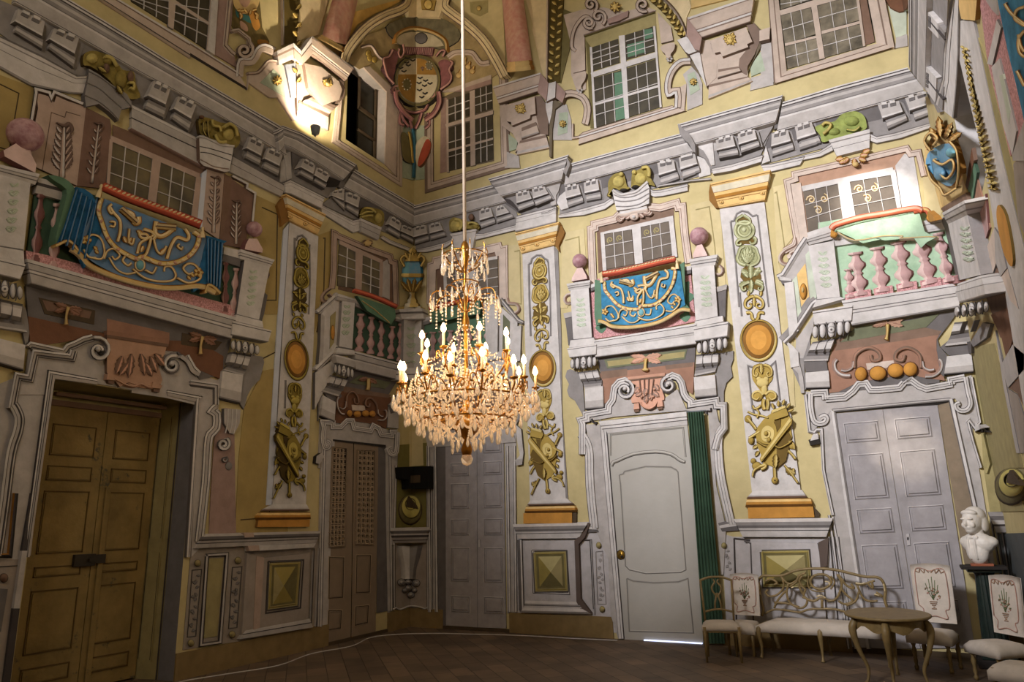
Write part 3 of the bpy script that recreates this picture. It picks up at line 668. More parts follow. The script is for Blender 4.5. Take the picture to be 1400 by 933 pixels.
# B
rt = root('pilaster', 745, 500, 'white pilaster with olive ornament just beside the lit chandelier', 'pilaster', 'painted pilasters')
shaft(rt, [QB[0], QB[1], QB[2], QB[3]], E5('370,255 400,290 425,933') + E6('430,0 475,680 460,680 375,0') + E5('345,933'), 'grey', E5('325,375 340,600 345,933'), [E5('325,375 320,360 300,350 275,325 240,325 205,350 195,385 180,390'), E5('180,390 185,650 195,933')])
drop(rt, Map(QC, QB, True), 'ornC', 'ornCl', 'ornCd', 'ornC', 'ornCl')
capital(rt, E5('78,158 405,75 375,245 122,310'), E5('410,72 450,150 440,180 405,250 410,300 375,245 395,160'), E5('240,245 360,215 135,275'), 0)
base(rt, E6('190,685 465,670 515,715 168,722'), E6('160,728 520,720 535,770 148,778'), E6('140,780 505,775 505,855 140,858'), E6('505,775 540,775 540,850 505,855'))
# A
rt = root('pilaster', 400, 500, 'dim pilaster with olive trophy between the peeling door and the lattice door', 'pilaster', 'painted pilasters')
mat('ornA', '8c7a34', mott=.14); mat('ornAl', 'b8a654', mott=.1); mat('ornAd', '4a3a16', mott=.1); mat('coolwhite', 'c6cbdc', mott=.06)
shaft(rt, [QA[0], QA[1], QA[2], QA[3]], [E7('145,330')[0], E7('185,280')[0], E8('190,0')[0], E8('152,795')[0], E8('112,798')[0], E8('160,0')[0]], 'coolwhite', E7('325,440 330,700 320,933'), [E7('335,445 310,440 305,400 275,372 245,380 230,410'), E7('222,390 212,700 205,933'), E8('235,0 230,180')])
drop(rt, Map(QC, QA, True), 'ornA', 'ornAl', 'ornAd', 'ornA', 'ornAl')
capital(rt, E7('160,78 445,225 385,365 185,262'), E7('160,78 100,160 125,250 130,310 185,262 200,230 175,180'), E7('300,290 190,240'), 0)
base(rt, E8('150,792 370,792 390,832 85,835'), E8('80,842 392,842 396,886 58,890'), E8('62,892 390,888 388,935 55,937'), None)
# ------------------------------------------------------------------ middle bay of the far wall: window, balcony, hanging, framed white door
G1 = K(765, 330, 5.833); G2 = K(765, 250, 5.833); G3 = K(765, 450, 5.833); G4 = K(780, 560, 2.917); G5 = K(810, 340, 7.771)
for k_, c_ in (('glassbr', '6d635a'), ('pinkstone', 'cdbcb2'), ('pinkdk', '9a7f74'), ('recess', '80685a'), ('coffer', '6d7059'), ('brick', '9a7462'), ('salmon', 'cf9f8a'), ('gold2', 'cdb078'), ('gold2d', '9a6a2c'), ('goldpale', 'e2cda2')): mat(k_, c_, mott=.14)
def yellow_panels(rt, L, mt='panel', ln='khaki'):
    for outer, inner in L:
        def f(m):
            poly(m, outer, .008, mt)
            if inner: run(m, inner, [(-.7, .009, ln), (0, .014, ln), (.9, .009, mt)], d0=.007)
        add(rt, 'field_panel', f)
mat('panel', 'cbbc92', mott=.1, stain=.3, stain_col='9a8656', scale=3); mat('panelA', 'a8925c', mott=.12, stain=.25, stain_col='6e5c30', scale=3)
def glazing(rt, sashes, frame, bars, mt='glassbr', nx=3, ny=3, fm='white', extra=None):
    def f(m):
        for b_ in bars: poly(m, b_, .03, fm, edge='grey')
    add(rt, 'sash_frame', f)
    for q in sashes:
        def f(m):
            poly(m, q, .019, mt)
            if extra: extra(m, q)
        g = add(rt, 'glass_pane', f)
        add(g, 'glazing_bars', lambda m: muntins(m, q, nx, ny))
rt = root('window_1', 870, 330, 'white leaded casement in a pink stepped surround above the curtained door', 'window', kind='structure')
def f(m):
    poly(m, G2('295,370 305,345 450,300 720,215 910,190 930,590 340,710'), .006, 'recess'); poly(m, G2('296,372 325,400 345,700 310,720'), .01, 'brown')
add(rt, 'reveal', f)
def curl(m, q):
    for t in (.2, .55):
        c = bil(q, t, .2); roll(m, spiral(c[0], c[1], 5, 1.4, 2, 1.3, 9), .7, .004, 'khaki', d0=.021, sm=0)
glazing(rt, [G2('358,408 572,368 595,648 372,690'), G2('650,350 872,303 897,572 668,628')], None, [G2('325,398 575,338 905,262 905,300 650,352 600,368 355,408'), G2('325,398 356,405 374,700 345,705'), G2('575,345 645,340 665,640 602,650'), G2('872,300 905,265 940,590 900,598')], extra=curl)
SUR = [(-5.5, .012, 'pinkdk'), (-4.6, .03, 'pinkstone'), (-2.8, .034, 'pinkdk'), (-2.2, .03, 'pinkstone'), (2.2, .028, 'pinkdk'), (3, .036, 'pinkstone'), (5, .03, 'recess'), (5.8, .01, 'recess')]
def f(m):
    run(m, G2('270,850 262,700 250,370 280,360 278,330 440,290 490,240 720,190 800,200 935,160 945,195 980,190 1000,420 1030,640'), SUR)
add(rt, 'pink_surround', f)
def f(m):
    poly(m, G2('420,60 500,98 600,80 700,0 716,40 714,165 620,200 455,222 440,160'), .1, 'white', edge='grey')
    for a in ('432,95 500,118 600,105 714,45', '440,140 510,150 620,135 714,85', '448,188 540,190 640,170 714,120'): run(m, smooth(G2(a), 4), [(-1, .1, 'grey'), (0, .108, 'grey'), (.8, .1, 'white')], d0=.09)
    run(m, smooth(G2('420,60 480,98 540,92 610,75 660,35 705,-5'), 4), [(-2.5, .1, 'white'), (0, .12, 'white'), (1.5, .1, 'slate')], d0=.05)
add(rt, 'keystone_block', f)
def f(m):
    for x, y in ((475, 285), (708, 235)): run(m, spiral(*G2('%d,%d' % (x, y))[0], 5, 1.2, 0, 1.6), [(-1.4, .05, 'pinkdk'), (0, .065, 'pinkstone'), (1.4, .05, 'pinkdk')], d0=.03)
    roll(m, G2('480,250 540,240 590,225 650,215 700,205'), 4.5, .04, 'pinkstone', d0=.05, hi='white'); dome(m, *G2('595,268')[0], 7, 6, .045, 'pinkstone', .04, rim='pinkdk'); dome(m, *G2('593,272')[0], 3, 3, .06, 'white', .05, rim='pinkdk')
    for x, y, g in ((520, 275, 2.9), (560, 260, 2.4), (635, 250, .6), (665, 240, .2)): leaf(m, *G2('%d,%d' % (x, y))[0], 8, 4, g, 'pinkdk', .03, .045, 'pinkstone')
add(rt, 'scroll_bracket', f)
yellow_panels(rt, [(G2('30,400 195,365 215,700 110,860 60,1000 0,1000'), G2('45,460 155,430 172,700')), (G2('1040,180 1190,140 1285,250 1330,900 1240,880 1070,760'), G2('1085,215 1195,190 1240,520 1250,700'))])
# balcony
rb = root('balcony', 885, 440, 'white balcony with two ball-topped posts above the curtained white door', 'balcony', 'painted balconies')
def post(rt, q_cap, q_sh, q_base, q_plinth, orn_, ball, stemp, dd=.1, sh='white', cb='balusterlt'):
    def f(m):
        band(m, q_cap, [(0, dd+.035, 'white'), (.3, dd+.035, 'grey'), (.4, dd+.03, 'white'), (.6, dd+.02, 'slate'), (.7, dd+.015, sh), (1, dd, sh)])
        poly(m, q_sh, dd, sh, edge='slate')
        band(m, q_base, [(0, dd+.01, 'slate'), (.1, dd+.02, 'white'), (.25, dd+.025, sh), (.9, dd+.03, 'white'), (1, dd+.03, 'slate')])
        band(m, q_plinth, [(0, dd+.045, 'white'), (.12, dd+.05, 'slate'), (.18, dd+.045, sh), (.5, dd+.045, sh), (.93, dd+.045, 'grey'), (1, dd+.04, 'slate')])
    p_ = add(rt, 'post', f)
    def f(m):
        c = orn_; s = random.Random(3)
        for k in range(11):
            t = (k+.5)/11; x = c[0][0]+(c[1][0]-c[0][0])*t; y = c[0][1]+(c[1][1]-c[0][1])*t
            for sg in (-1, 1): leaf(m, x, y, c[2], c[2]*.35, sg*(.9+.9*(k % 2))-1.57, 'sage', .006, dd, 'sagedk')
    add(p_, 'painted_foliage', f, 'pale green painted foliage')
    if ball:
        bx, by, br_ = ball
        def f(m):
            poly(m, stemp, dd+.02, cb, d0=.02, edge='balusterdk')
        s_ = add(rt, 'finial_foot', f)
        def f(m):
            P0 = on(bx, by, dd); r = br_*(P0-CAM).length/F/1.03; prof = [(r*math.sin(math.pi*k/12), -r*math.cos(math.pi*k/12)) for k in range(13)]
            lathe(m, P0+Vector((0, -.0, 0)), prof, 'ballpink', 24)
        add(rt, 'ball_finial', f, 'veined pink marble ball')
mat('ballpink', 'b8989c', rough=.5, mott=.25, scale=14, col2='8e5f6a'); mat('speck', 'c79a9c', mott=.5, scale=60, col2='8a5558')
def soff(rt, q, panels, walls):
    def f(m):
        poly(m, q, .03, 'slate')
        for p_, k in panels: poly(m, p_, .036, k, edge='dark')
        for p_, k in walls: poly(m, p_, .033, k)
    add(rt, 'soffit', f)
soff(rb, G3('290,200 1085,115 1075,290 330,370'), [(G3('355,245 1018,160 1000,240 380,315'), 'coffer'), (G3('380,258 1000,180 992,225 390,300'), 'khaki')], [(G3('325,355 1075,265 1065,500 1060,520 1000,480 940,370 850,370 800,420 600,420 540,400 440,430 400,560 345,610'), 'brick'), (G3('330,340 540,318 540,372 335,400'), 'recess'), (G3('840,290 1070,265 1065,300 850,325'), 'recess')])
def f(m):
    band(m, G1('275,790 1090,655 1088,820 285,925'), [(0, .14, 'white'), (.1, .145, 'line'), (.13, .14, 'white'), (.42, .13, 'slate'), (.46, .135, 'white'), (.52, .13, 'stone'), (.56, .125, 'white'), (.96, .12, 'grey'), (1, .12, 'slate')])
add(rb, 'balcony_slab', f)
def f(m):   # green and pink openwork behind the hanging
    poly(m, G1('250,420 300,300 1040,200 1085,640 700,720 270,780'), .03, 'speck')
    for x, y in ((330, 690), (1000, 600), (1030, 440)): poly(m, smooth(G1('%d,%d %d,%d %d,%d %d,%d' % (x-45, y, x, y-30, x+45, y-5, x+5, y+45)), 3, True), .036, 'green')
    poly(m, G1('985,330 1035,320 1035,600 990,600'), .036, 'green'); poly(m, G1('285,380 315,390 315,610 280,620'), .036, 'green')
    band(m, G1('250,345 300,330 300,380 250,400'), [(0, .09, 'white'), (.5, .08, 'slate'), (1, .07, 'white')]); band(m, G1('990,205 1050,195 1050,255 990,270'), [(0, .09, 'white'), (.5, .08, 'slate'), (1, .07, 'white')])
add(rb, 'handrail', f, 'white handrail over a pink and green openwork parapet')
post(rb, G1('55,340 245,310 240,370 75,395'), G1('85,390 232,370 258,770 110,790'), G1('88,785 272,765 290,820 75,850'), G1('60,855 295,820 290,905 80,930'), (*G1('165,470 175,690'), 7), (*G1('160,158')[0], 10.2), G1('140,215 180,210 215,275 220,300 95,320 100,290'))
post(rb, G1('1030,145 1260,105 1240,190 1055,215'), G1('1055,210 1232,190 1262,600 1085,640'), G1('1080,635 1300,590 1305,640 1070,690'), G1('1068,690 1345,640 1335,760 1080,800'), (*G1('1160,290 1175,530'), 8), (*G2('1112,428')[0], 12.4), G2('1095,500 1135,490 1170,560 1180,580 1065,600 1060,580'))
for q, s_ in (('40,600 105,585 110,770 70,830 55,700', 0), ('1235,370 1330,345 1320,640 1265,590', 1)):
    add(rb, 'side_post', lambda m: (poly(m, G1(q), .05, 'slate'), band(m, G1('30,575 105,560 105,600 40,615' if not s_ else '1235,370 1335,345 1330,385 1240,410'), [(0, .07, 'stone'), (1, .06, 'slate')])))
for cx_, cy_ in ((75, 470), (1262, 240)):
    add(rb, 'pink_scroll', lambda m: run(m, [(p[0], p[1]) for p in spiral(*G1('%d,%d' % (cx_, cy_))[0], 8.5, 4, -1.3, .62 if cx_ > 500 else -.62)], [(-2, .03, 'pinkdk'), (0, .05, 'pinkstone'), (2, .03, 'pinkdk')]))
def console(rt, drum, q1, q2, q3, flank, n=3, fl2=None):
    """leafy roll on top, S scroll blocks below"""
    def f(m):
        (x0, y0), (x1, y1), h = drum; L = math.hypot(x1-x0, y1-y0)
        for i, t in enumerate((.08, .27, .5, .73, .92)):
            w = L*(.14 if i in (0, 4) else .16 if i != 2 else .19)
            dome(m, x0+(x1-x0)*t, y0+(y1-y0)*t, w*.62, h*(.8 if i in (0, 4) else .95 if i != 2 else 1.05), .05, 'white', .115, rim='slate', n=12)
        c = lerp((x0, y0), (x1, y1), .5); dome(m, c[0], c[1], h*.45, h*.45, .02, 'white', .16, rim='slate'); dome(m, c[0], c[1], h*.18, h*.18, .03, 'slate', .16)
        for t in (.17, .38, .62, .83): c = lerp((x0, y0), (x1, y1), t); roll(m, [(c[0]-1, c[1]-h), (c[0]+.6, c[1]), (c[0]-1, c[1]+h)], .7, .02, 'slate', d0=.14)
    add(rt, 'leaf_roll', f)
    def f(m):
        band(m, q1, [(0, .07, 'slate'), (.15, .1, 'stone'), (.3, .11, 'white'), (.75, .1, 'grey'), (1, .06, 'slate')])
        if n == 3:
            for t in (.3, .7):
                a, b = lerp(q1[0], q1[1], t), lerp(q1[3], q1[2], t); poly(m, [(a[0]-.4, a[1]), (a[0]+.4, a[1]), (b[0]+.4, b[1]), (b[0]-.4, b[1])], .112, 'slate', d0=.07)
        band(m, q2, [(0, .05, 'slate'), (.4, .06, 'grey'), (.8, .065, 'stone'), (1, .07, 'stone')])
        band(m, q3, [(0, .07, 'white'), (.6, .075, 'stone'), (.9, .075, 'grey'), (.95, .07, 'line'), (1, .06, 'line')])
        if flank: poly(m, flank, .03, 'grey', edge='slate')
        if fl2: poly(m, fl2, .035, 'slate')
    add(rt, 'console', f)
console(rb, (*G3('85,280 295,258'), 8.5), G3('150,345 300,325 325,405 170,420'), G3('185,420 340,410 330,460 200,480'), G3('200,480 345,455 350,635 205,645'), G3('60,330 85,320 150,345 185,440 200,640 190,700 165,650 120,570 75,540 60,490 75,440 45,380'), fl2=G3('300,315 345,420 345,610 330,380'))
console(rb, (*G3('1095,155 1340,110'), 9.5), G3('1090,205 1268,190 1260,290 1085,305'), G3('1085,305 1260,290 1240,340 1075,375'), G3('1070,385 1238,365 1252,540 1080,555'), G3('1268,195 1385,175 1385,240 1365,300 1380,380 1330,430 1310,500 1310,590 1270,600 1252,540 1240,365'))
def f(m):
    X = [G3(a)[0] for a in ('690,235', '685,275', '682,335')]
    roll(m, X, 3.6, .06, 'gold2', d0=.03, hi='giltlt', taper=lambda t: 1.1-.5*math.sin(t*3.1)); dome(m, *G3('685,325')[0], 5, 2.5, .05, 'gold2', .05, rim='gold2d')
    for g in (2.8, 3.3, .3, -.2): leaf(m, *G3('688,230')[0], 22, 5, g, 'salmon', .03, .035, 'terra')
add(rb, 'gilt_pendant', f, 'gilt pendant under the soffit')
# over-door ornament, door frame
rd = root('trim_4', 890, 600, 'white scrolled frame with salmon shell cresting around the curtained door', 'door surround', kind='structure')
SC = [(-6.5, .01, 'grey'), (-5.8, .06, 'white'), (-4, .075, 'slate'), (-3.4, .06, 'white'), (-.6, .062, 'slate'), (0, .055, 'white'), (2.6, .05, 'slate'), (3.6, .03, 'line'), (4.4, .01, 'line')]
def f(m):
    poly(m, G3('220,660 400,620 470,500 600,560 700,620 830,560 940,480 1010,640 1240,600 1270,740 1200,700 1150,660 1010,650 440,700 330,720 200,740'), .028, 'stone')
    run(m, G3('190,1000 190,890 190,760 180,735 225,725 222,690 395,660 398,615 430,570 445,470 480,430 520,420 560,440'), SC)
    run(m, G3('860,400 900,380 940,395 965,430 985,520 1010,560 1040,580 1040,610 1240,580 1245,620 1300,620 1305,790 1260,850 1230,960'), SC)
add(rd, 'moulding', f)
for x, y, sg in ((520, 490, 1), (870, 450, -1)):
    def f(m):
        c = G3('%d,%d' % (x, y))[0]; a0 = -.9 if sg < 0 else math.pi+.9
        run(m, spiral(c[0], c[1], 13.5 if sg > 0 else 13.8, 3.5, -1.57, 1.35*(1 if sg > 0 else -1), 14), [(-3.4, .03, 'slate'), (-2.6, .08, 'white'), (-.4, .085, 'white'), (.6, .07, 'slate'), (2.4, .05, 'stone'), (3, .03, 'slate')], d0=.02)
        dome(m, c[0], c[1]-2, 3.2, 3.2, .07, 'white', .05, rim='slate'); dome(m, c[0], c[1]+2, 2, 2.4, .03, 'dark', .05)
    add(rd, 'volute', f)
def f(m):
    poly(m, G3('540,385 840,350 850,410 800,440 835,540 835,565 780,580 760,620 715,640 670,625 640,585 575,590 570,560 610,450 560,420'), .06, 'salmon', edge='pinkdk')
    band(m, G3('545,385 840,352 838,385 548,418'), [(0, .09, 'salmon'), (.6, .08, 'recess'), (1, .07, 'salmon')])
    for x, y, g in ((630, 490, 2.2), (655, 530, 2.6), (690, 500, 1.7), (745, 530, .6), (755, 470, .9), (690, 560, 1.57), (720, 540, 1.4)): leaf(m, *G3('%d,%d' % (x, y-25))[0], 10, 5, g, 'pinkdk', .03, .062, 'salmon'); dome(m, *G3('%d,%d' % (x, y+10))[0], 2, 2, .03, 'salmon', .07, rim='recess')
    for x in (655, 680, 705, 730): roll(m, G3('%d,%d %d,%d' % (690+(x-690)*1.5, 400, x, 560)), .9, .02, 'pinkdk', d0=.06)
    run(m, smooth(G3('640,585 665,620 715,638 760,615 780,580'), 4), [(-1.5, .08, 'salmon'), (0, .09, 'salmon'), (1.2, .07, 'recess')], d0=.05)
    for x, y in ((612, 625), (800, 605)): poly(m, G3('%d,%d %d,%d %d,%d %d,%d' % (x-18, y-30, x+18, y-34, x+24, y+12, x-22, y+18)), .08, 'salmon'); poly(m, G3('%d,%d %d,%d %d,%d %d,%d' % (x-20, y+18, x+22, y+12, x+20, y+35, x-16, y+40)), .06, 'brown')
add(rd, 'shell_crest', f, 'salmon scallop crest')
def f(m):   # architrave of the door
    band(m, G3('310,735 1010,655 1020,765 355,835'), [(0, .05, 'line'), (.03, .05, 'white'), (.38, .06, 'grey'), (.45, .05, 'white'), (.62, .055, 'slate'), (.68, .045, 'white'), (1, .03, 'slate')])
    band(m, [G4('115,40')[0], G4('190,915')[0], G4('215,915')[0], G4('145,75')[0]], [(0, .035, 'grey'), (.1, .045, 'white'), (.5, .045, 'slate'), (.58, .04, 'white'), (.85, .04, 'line'), (1, .03, 'line')])
    for p_ in (G3('255,715 265,745 290,745 285,765'), G3('1205,630 1205,655 1175,655 1175,680')): run(m, smooth(p_, 3), [(-1, .05, 'line'), (0, .06, 'line'), (1, .05, 'line')])
    for k, a in ((0, '40,115 62,130 75,180 78,300 95,480'), (1, '575,60 575,60 575,60')):
        if k == 0:
            run(m, smooth(G4('40,100 60,130 72,180 75,300 92,475'), 3), [(-7, .01, 'grey'), (-6, .05, 'white'), (-3, .055, 'slate'), (-2.4, .045, 'white'), (1, .045, 'slate'), (1.8, .04, 'white'), (4.5, .035, 'slate'), (5.4, .02, 'slate')])
    run(m, smooth(G4('610,70 592,100 588,160 600,280 640,460'), 3), [(-6.5, .01, 'grey'), (-5.6, .045, 'white'), (-2.4, .05, 'slate'), (-1.8, .045, 'white'), (1.4, .045, 'slate'), (2.2, .04, 'white'), (5, .035, 'grey'), (6, .02, 'slate')])
    poly(m, G4('60,60 130,60 190,915 160,820 150,600 100,480 85,200'), .025, 'stone')
    poly(m, G4('548,0 600,60 570,120 580,300 620,470 610,660 600,660 560,200'), .025, 'stone')
add(rd, 'architrave', f)
dr = root('door_4', 900, 870, 'white painted single door with arched panels and a brass lock', 'door', kind='structure')
mat('doorwarm', 'aba7a2', mott=.06, scale=2, rough=.55); mat('doorline', '7d7975', mott=.05); mat('brass', '9a7a34', metal=.8, rough=.4, mott=.15)
def f(m):
    poly(m, G4('145,78 465,52 475,150 520,560 530,935 215,918'), .022, 'doorwarm')
    run(m, G4('160,185 160,100 450,72 460,190')+[G4('460,190')[0]], [(-1, .022, 'doorline'), (0, .03, 'doorwarm'), (1, .024, 'doorline'), (1.7, .022, 'doorwarm')], d0=.02)
add(dr, 'door_leaf', f)
def f(m):
    run(m, smooth(G4('165,225 172,212 190,205 250,180 340,170 400,180 430,200 445,208 455,210'), 2), [(-3, .022, 'doorline'), (-2.2, .045, 'doorwarm'), (0, .05, 'doorwarm'), (1.5, .035, 'line'), (2.2, .022, 'line')], d0=.02)
add(dr, 'arched_rail', f)
for pl, w in ((G4('195,262 210,258 215,248 300,228 400,230 422,242 428,250 460,640 440,650 300,655 235,640 220,625 200,300')+G4('195,262'), 1), (G4('225,675 250,685 330,692 430,688 468,675 490,892 235,885 225,675'), 1)):
    add(dr, 'door_panel', lambda m: run(m, pl, [(-1, .022, 'doorline'), (0, .028, 'doorline'), (.6, .026, 'doorwarm'), (1.6, .022, 'doorwarm')], d0=.02))
add(dr, 'brass_lock', lambda m: (dome(m, *G4('200,580')[0], 6, 7, .04, 'brass', .022, rim='dark'), dome(m, *G4('196,575')[0], 2, 2.4, .03, 'brass', .05), dome(m, *G4('205,588')[0], 1.6, 2, .02, 'dark', .055)))
# light under the door
mat('daylight', 'dfe6ff', emit=('cfdcff', 1.6), mott=0)
def f(m):
    a, b = floor_at(878, 877.8), floor_at(958, 882.6); box(m, ((a.x+b.x)/2, -.03, .008), (b.x-a.x, .03, .012), 'daylight')
m = M(); f(m); o = m.obj('light_slit', dr)
# hanging
th = root('tapestry', 875, 450, 'blue tapestry with gold scrolls and red roll on the balcony above the curtained door', 'tapestry', 'blue tapestries hung over balconies')
def f(m):
    poly(m, G5('25,330 120,345 860,210 975,140 985,580 1040,645 950,650 860,700 720,790 560,830 380,850 210,845 130,790 40,820 20,700'), .15, 'green', .12, 'greendk')
add(th, 'lining', f, 'green lining', )
def cloth(th, T, c, fold=True, cm='cloth'):
    def f(m):
        ptop = T.pts(dens(c('90,355')[0], c('930,205')[0], 24)); pb = T.pts([c(a)[0] for a in ('95,760', '130,790', '180,810', '230,830')]) 
        bot = smooth(T.pts(c('100,755 160,775 230,800 380,815 520,805 680,765 800,705 900,650 985,600')), 3); bot = [bot[min(len(bot)-1, round(i*(len(bot)-1)/24))] for i in range(25)]
        rows = []
        for k in range(9):
            t = k/8; pts = [lerp(a, b, t) for a, b in zip(ptop, bot)]; rows.append((pts, t))
        idx = [[m.vert(on(x, y, .165+.010*math.sin(i*1.25+2*t)*(.3+t)+(.012 if i in (0, 24) else 0))) for i, (x, y) in enumerate(pts)] for pts, t in rows]
        for k in range(8):
            for i in range(24): m.face((idx[k][i], idx[k][i+1], idx[k+1][i+1], idx[k+1][i]), cm, True, see=CAM)
        return bot
    cl = add(th, 'cloth', f, 'blue cloth')
    D = .17
    def g(pts, w, tp=None, mt='gold2', hi='goldpale', h=.02, s=5): return lambda m: roll(m, T.pts(c(pts)), w*T.k, h, mt, d0=D, taper=tp, sm=s, hi=hi)
    def f(m):
        bl = smooth(T.pts(c('60,770 100,775 140,790 200,825 300,835 420,832 560,815 700,780 810,725 900,665 960,645 1035,655')), 3)
        run(m, bl, [(-2.4*T.k, D+.002, 'gold2d'), (-1.6*T.k, D+.012, 'gold2'), (1.2*T.k, D+.012, 'goldpale'), (2.4*T.k, D+.002, 'gold2d')], d0=.14)
    add(cl, 'gold_hem', f, 'gold hem')
    def f(m):
        L = '125,350 135,440 180,500 260,590 350,635 480,645 520,610 640,600 740,540 820,440 865,330 875,225 835,210'
        roll(m, T.pts(c(L)), 2.6*T.k, .03, 'goldpale', d0=D, hi='giltlt'); pts = smooth(T.pts(c(L)), 4)
        for i in range(2, len(pts)-4, 2): dome(m, *pts[i], 2.1*T.k, 1.5*T.k, .02, 'goldpale' if i % 4 else 'salmon', D+.02, rot=i, n=8, rim='gold2d')
        for a, w in (('200,375 240,400 300,430 325,500 330,580', 1.7), ('765,225 800,260 790,310 720,330 690,420 680,540', 1.9), ('210,350 195,390 225,415 240,395', 1.4), ('300,350 370,340 400,390 430,370 420,330', 2.6), ('550,290 560,380 600,390 640,350 690,260', 2.6), ('240,470 270,460 275,490 250,500', 1.2), ('745,370 735,400 765,410 770,380', 1.2), ('380,450 400,540 430,550 430,500', 1.3), ('560,430 600,510 640,520 660,440', 1.3), ('450,440 470,470 500,465 520,440 500,430 460,450', 1.6), ('480,600 480,520 510,470 540,440 540,560 525,600', 1.6), ('560,440 570,400 530,390 480,400', 1.8)): roll(m, T.pts(c(a)), w*T.k, .022, 'gold2', d0=D, hi='goldpale')
        for a in ('285,345 420,380', '560,325 700,255'):
            q = c(a); roll(m, T.pts([q[0], q[1]]), 3.4*T.k, .03, 'gold2', d0=D, sm=0, hi='goldpale'); roll(m, T.pts([q[0], q[1]]), .7*T.k, .045, 'brown', d0=D, sm=0)
        for x, y, g_ in ((390, 560, -2), (400, 560, -1), (630, 520, -.7), (480, 440, -2.6), (540, 430, -.6), (500, 580, -1.2)): X, Y = T.p(*c('%d,%d' % (x, y))[0]); leaf(m, X, Y, 7*T.k, 3*T.k, math.pi-g_ if T.mir else g_, 'gold2', .02, D, 'goldpale')
    add(cl, 'gold_garland', f, 'gold garland and scrolls')
    def f(m):
        for a, w in (('180,775 260,755 270,700 240,640 200,610 150,620 130,660', 1.1), ('280,740 285,680 320,645 370,670 350,715 325,700', 1.1), ('310,720 380,780 450,785 510,740', 1.1), ('410,650 400,700 440,720 460,690', 1.3), ('480,730 560,760 650,750 740,700 760,640 720,590 680,610 680,650', 1.2), ('560,700 610,700 625,640', 1.2), ('775,660 850,665 915,600 920,540 880,490 830,500 800,560 840,590 870,560', 1.2), ('135,740 180,775 230,760', 1.2)): roll(m, T.pts(c(a)), w*T.k, .018, 'gold2', d0=D, hi='goldpale')
        for x, y in ((130, 670), (905, 540)):
            for k in range(5): X, Y = T.p(*c('%d,%d' % (x, y))[0]); leaf(m, X, Y, 5*T.k, 3*T.k, k*1.26, 'gold2', .02, D, 'giltlt')
            dome(m, X, Y, 1.6*T.k, 1.6*T.k, .03, 'gold2d', D)
        for x, y in ((190, 690), (205, 710), (855, 575), (835, 610)): X, Y = T.p(*c('%d,%d' % (x, y))[0]); leaf(m, X, Y, 5*T.k, 2.5*T.k, .8, 'gold2', .02, D, 'giltlt')
    add(cl, 'gold_sprays', f, 'gold flower sprays')
    def f(m):
        X, Y = T.p(*c('517,678')[0]); dome(m, X, Y, 5.6*T.k, 6.6*T.k, .02, 'goldpale', D, rim='gold2d'); dome(m, X, Y, 4*T.k, 5*T.k, .03, 'bluelt', D+.005, rim='bluedk')
    add(cl, 'oval_medallion', f, 'pale blue oval medallion')
    def f(m):
        roll(m, T.pts(c('105,275 300,245 500,200 700,150 880,110')), 4.6*T.k, .06, 'red', d0=.16, hi='redlt')
        pts = smooth(T.pts(c('105,262 300,225 500,178 700,128 880,95')), 6)
        for i in range(1, len(pts)-1, 1): dome(m, *pts[i], 2.6*T.k, 1.1*T.k, .02, 'goldpale', .2, rot=-.4, n=8, rim='redlt')
    add(th, 'red_roll', f, 'red padded roll with gold edge')
    for x, y in ((92, 310), (895, 165)):
        def f(m):
            a, b = T.p(*c('%d,%d' % (x, y-45))[0]), T.p(*c('%d,%d' % (x+8, y+50))[0]); turned(m, a, b, [(0, .4), (.2, .8), (.3, .5), (.5, .8), (1, 1.1)], 2.6*T.k, 'goldpale', .19, .04, dark='gold2d')
        add(th, 'tassel', f, 'gold tassel')
mat('cloth', '4388b2', mott=.25, scale=9, rough=.9, col2='285f7c')
QT = G5('90,355 930,205 985,600 100,755')
cloth(th, Map(QT, QT), G5)
# green curtain
cu = root('curtain', 975, 780, 'narrow dark green curtain hanging beside the white single door', 'curtain')
mat('curtain', '38503f', mott=.2, scale=4, rough=.95, bump=.3)
def f(m):
    n = 26; a, b = G4('468,12')[0], G4('530,8')[0]; c_, d_ = (G4('530,935')[0]), (G4('616,935')[0])
    rows = []
    for k in range(13):
        t = k/12; row = []
        for i in range(n+1):
            s = i/n; x, y = lerp(lerp(a, b, s), lerp(c_, d_, s), t); row.append(m.vert(on(x, y, .085+.02*math.sin(i*1.5+.4*math.sin(t*4)))))
        rows.append(row)
    for k in range(12):
        for i in range(n): m.face((rows[k][i], rows[k][i+1], rows[k+1][i+1], rows[k+1][i]), 'curtain', True, see=CAM)
add(cu, 'cloth', f)
add(cu, 'curtain_rail', lambda m: tube(m, [on(*G4('462,10')[0], .06), on(*G4('540,5')[0], .06)], .01, 'steel'))
# ------------------------------------------------------------------ left bay: big balcony, tapestry, deep doorway with peeling doors
L1 = K(0, 90, 5.183); L2 = K(0, 220, 5.181); L3 = K(130, 220, 5.184); L4 = K(0, 360, 5.185); L5 = K(180, 380, 5.184); L6 = K(0, 480, 3.331); L7 = K(200, 480, 3.331); L8 = K(230, 160, 5.183)
mat('pinkA', 'b39d92', mott=.12, stain=.2); mat('pinkAd', '6f5a52', mott=.12); mat('glassL', '6e6348', mott=.35, scale=2, col2='3e3a36', rough=.5)  # glassL: yellowish reflection mottled into the glass colour
rt = root('window_2', 215, 240, 'leaded casement between acanthus-carved piers above the big tapestry', 'window', kind='structure')
def f(m):
    poly(m, L1('590,290 780,500 933,560 933,640 770,870 540,840') + [], .008, 'recess', edge='brown')
    poly(m, A1('480,530 870,690 880,760 830,930 460,810 480,590'), .006, 'recess')
    poly(m, A1('480,530 870,695 860,750 480,590'), .008, 'brown')
add(rt, 'reveal', f)
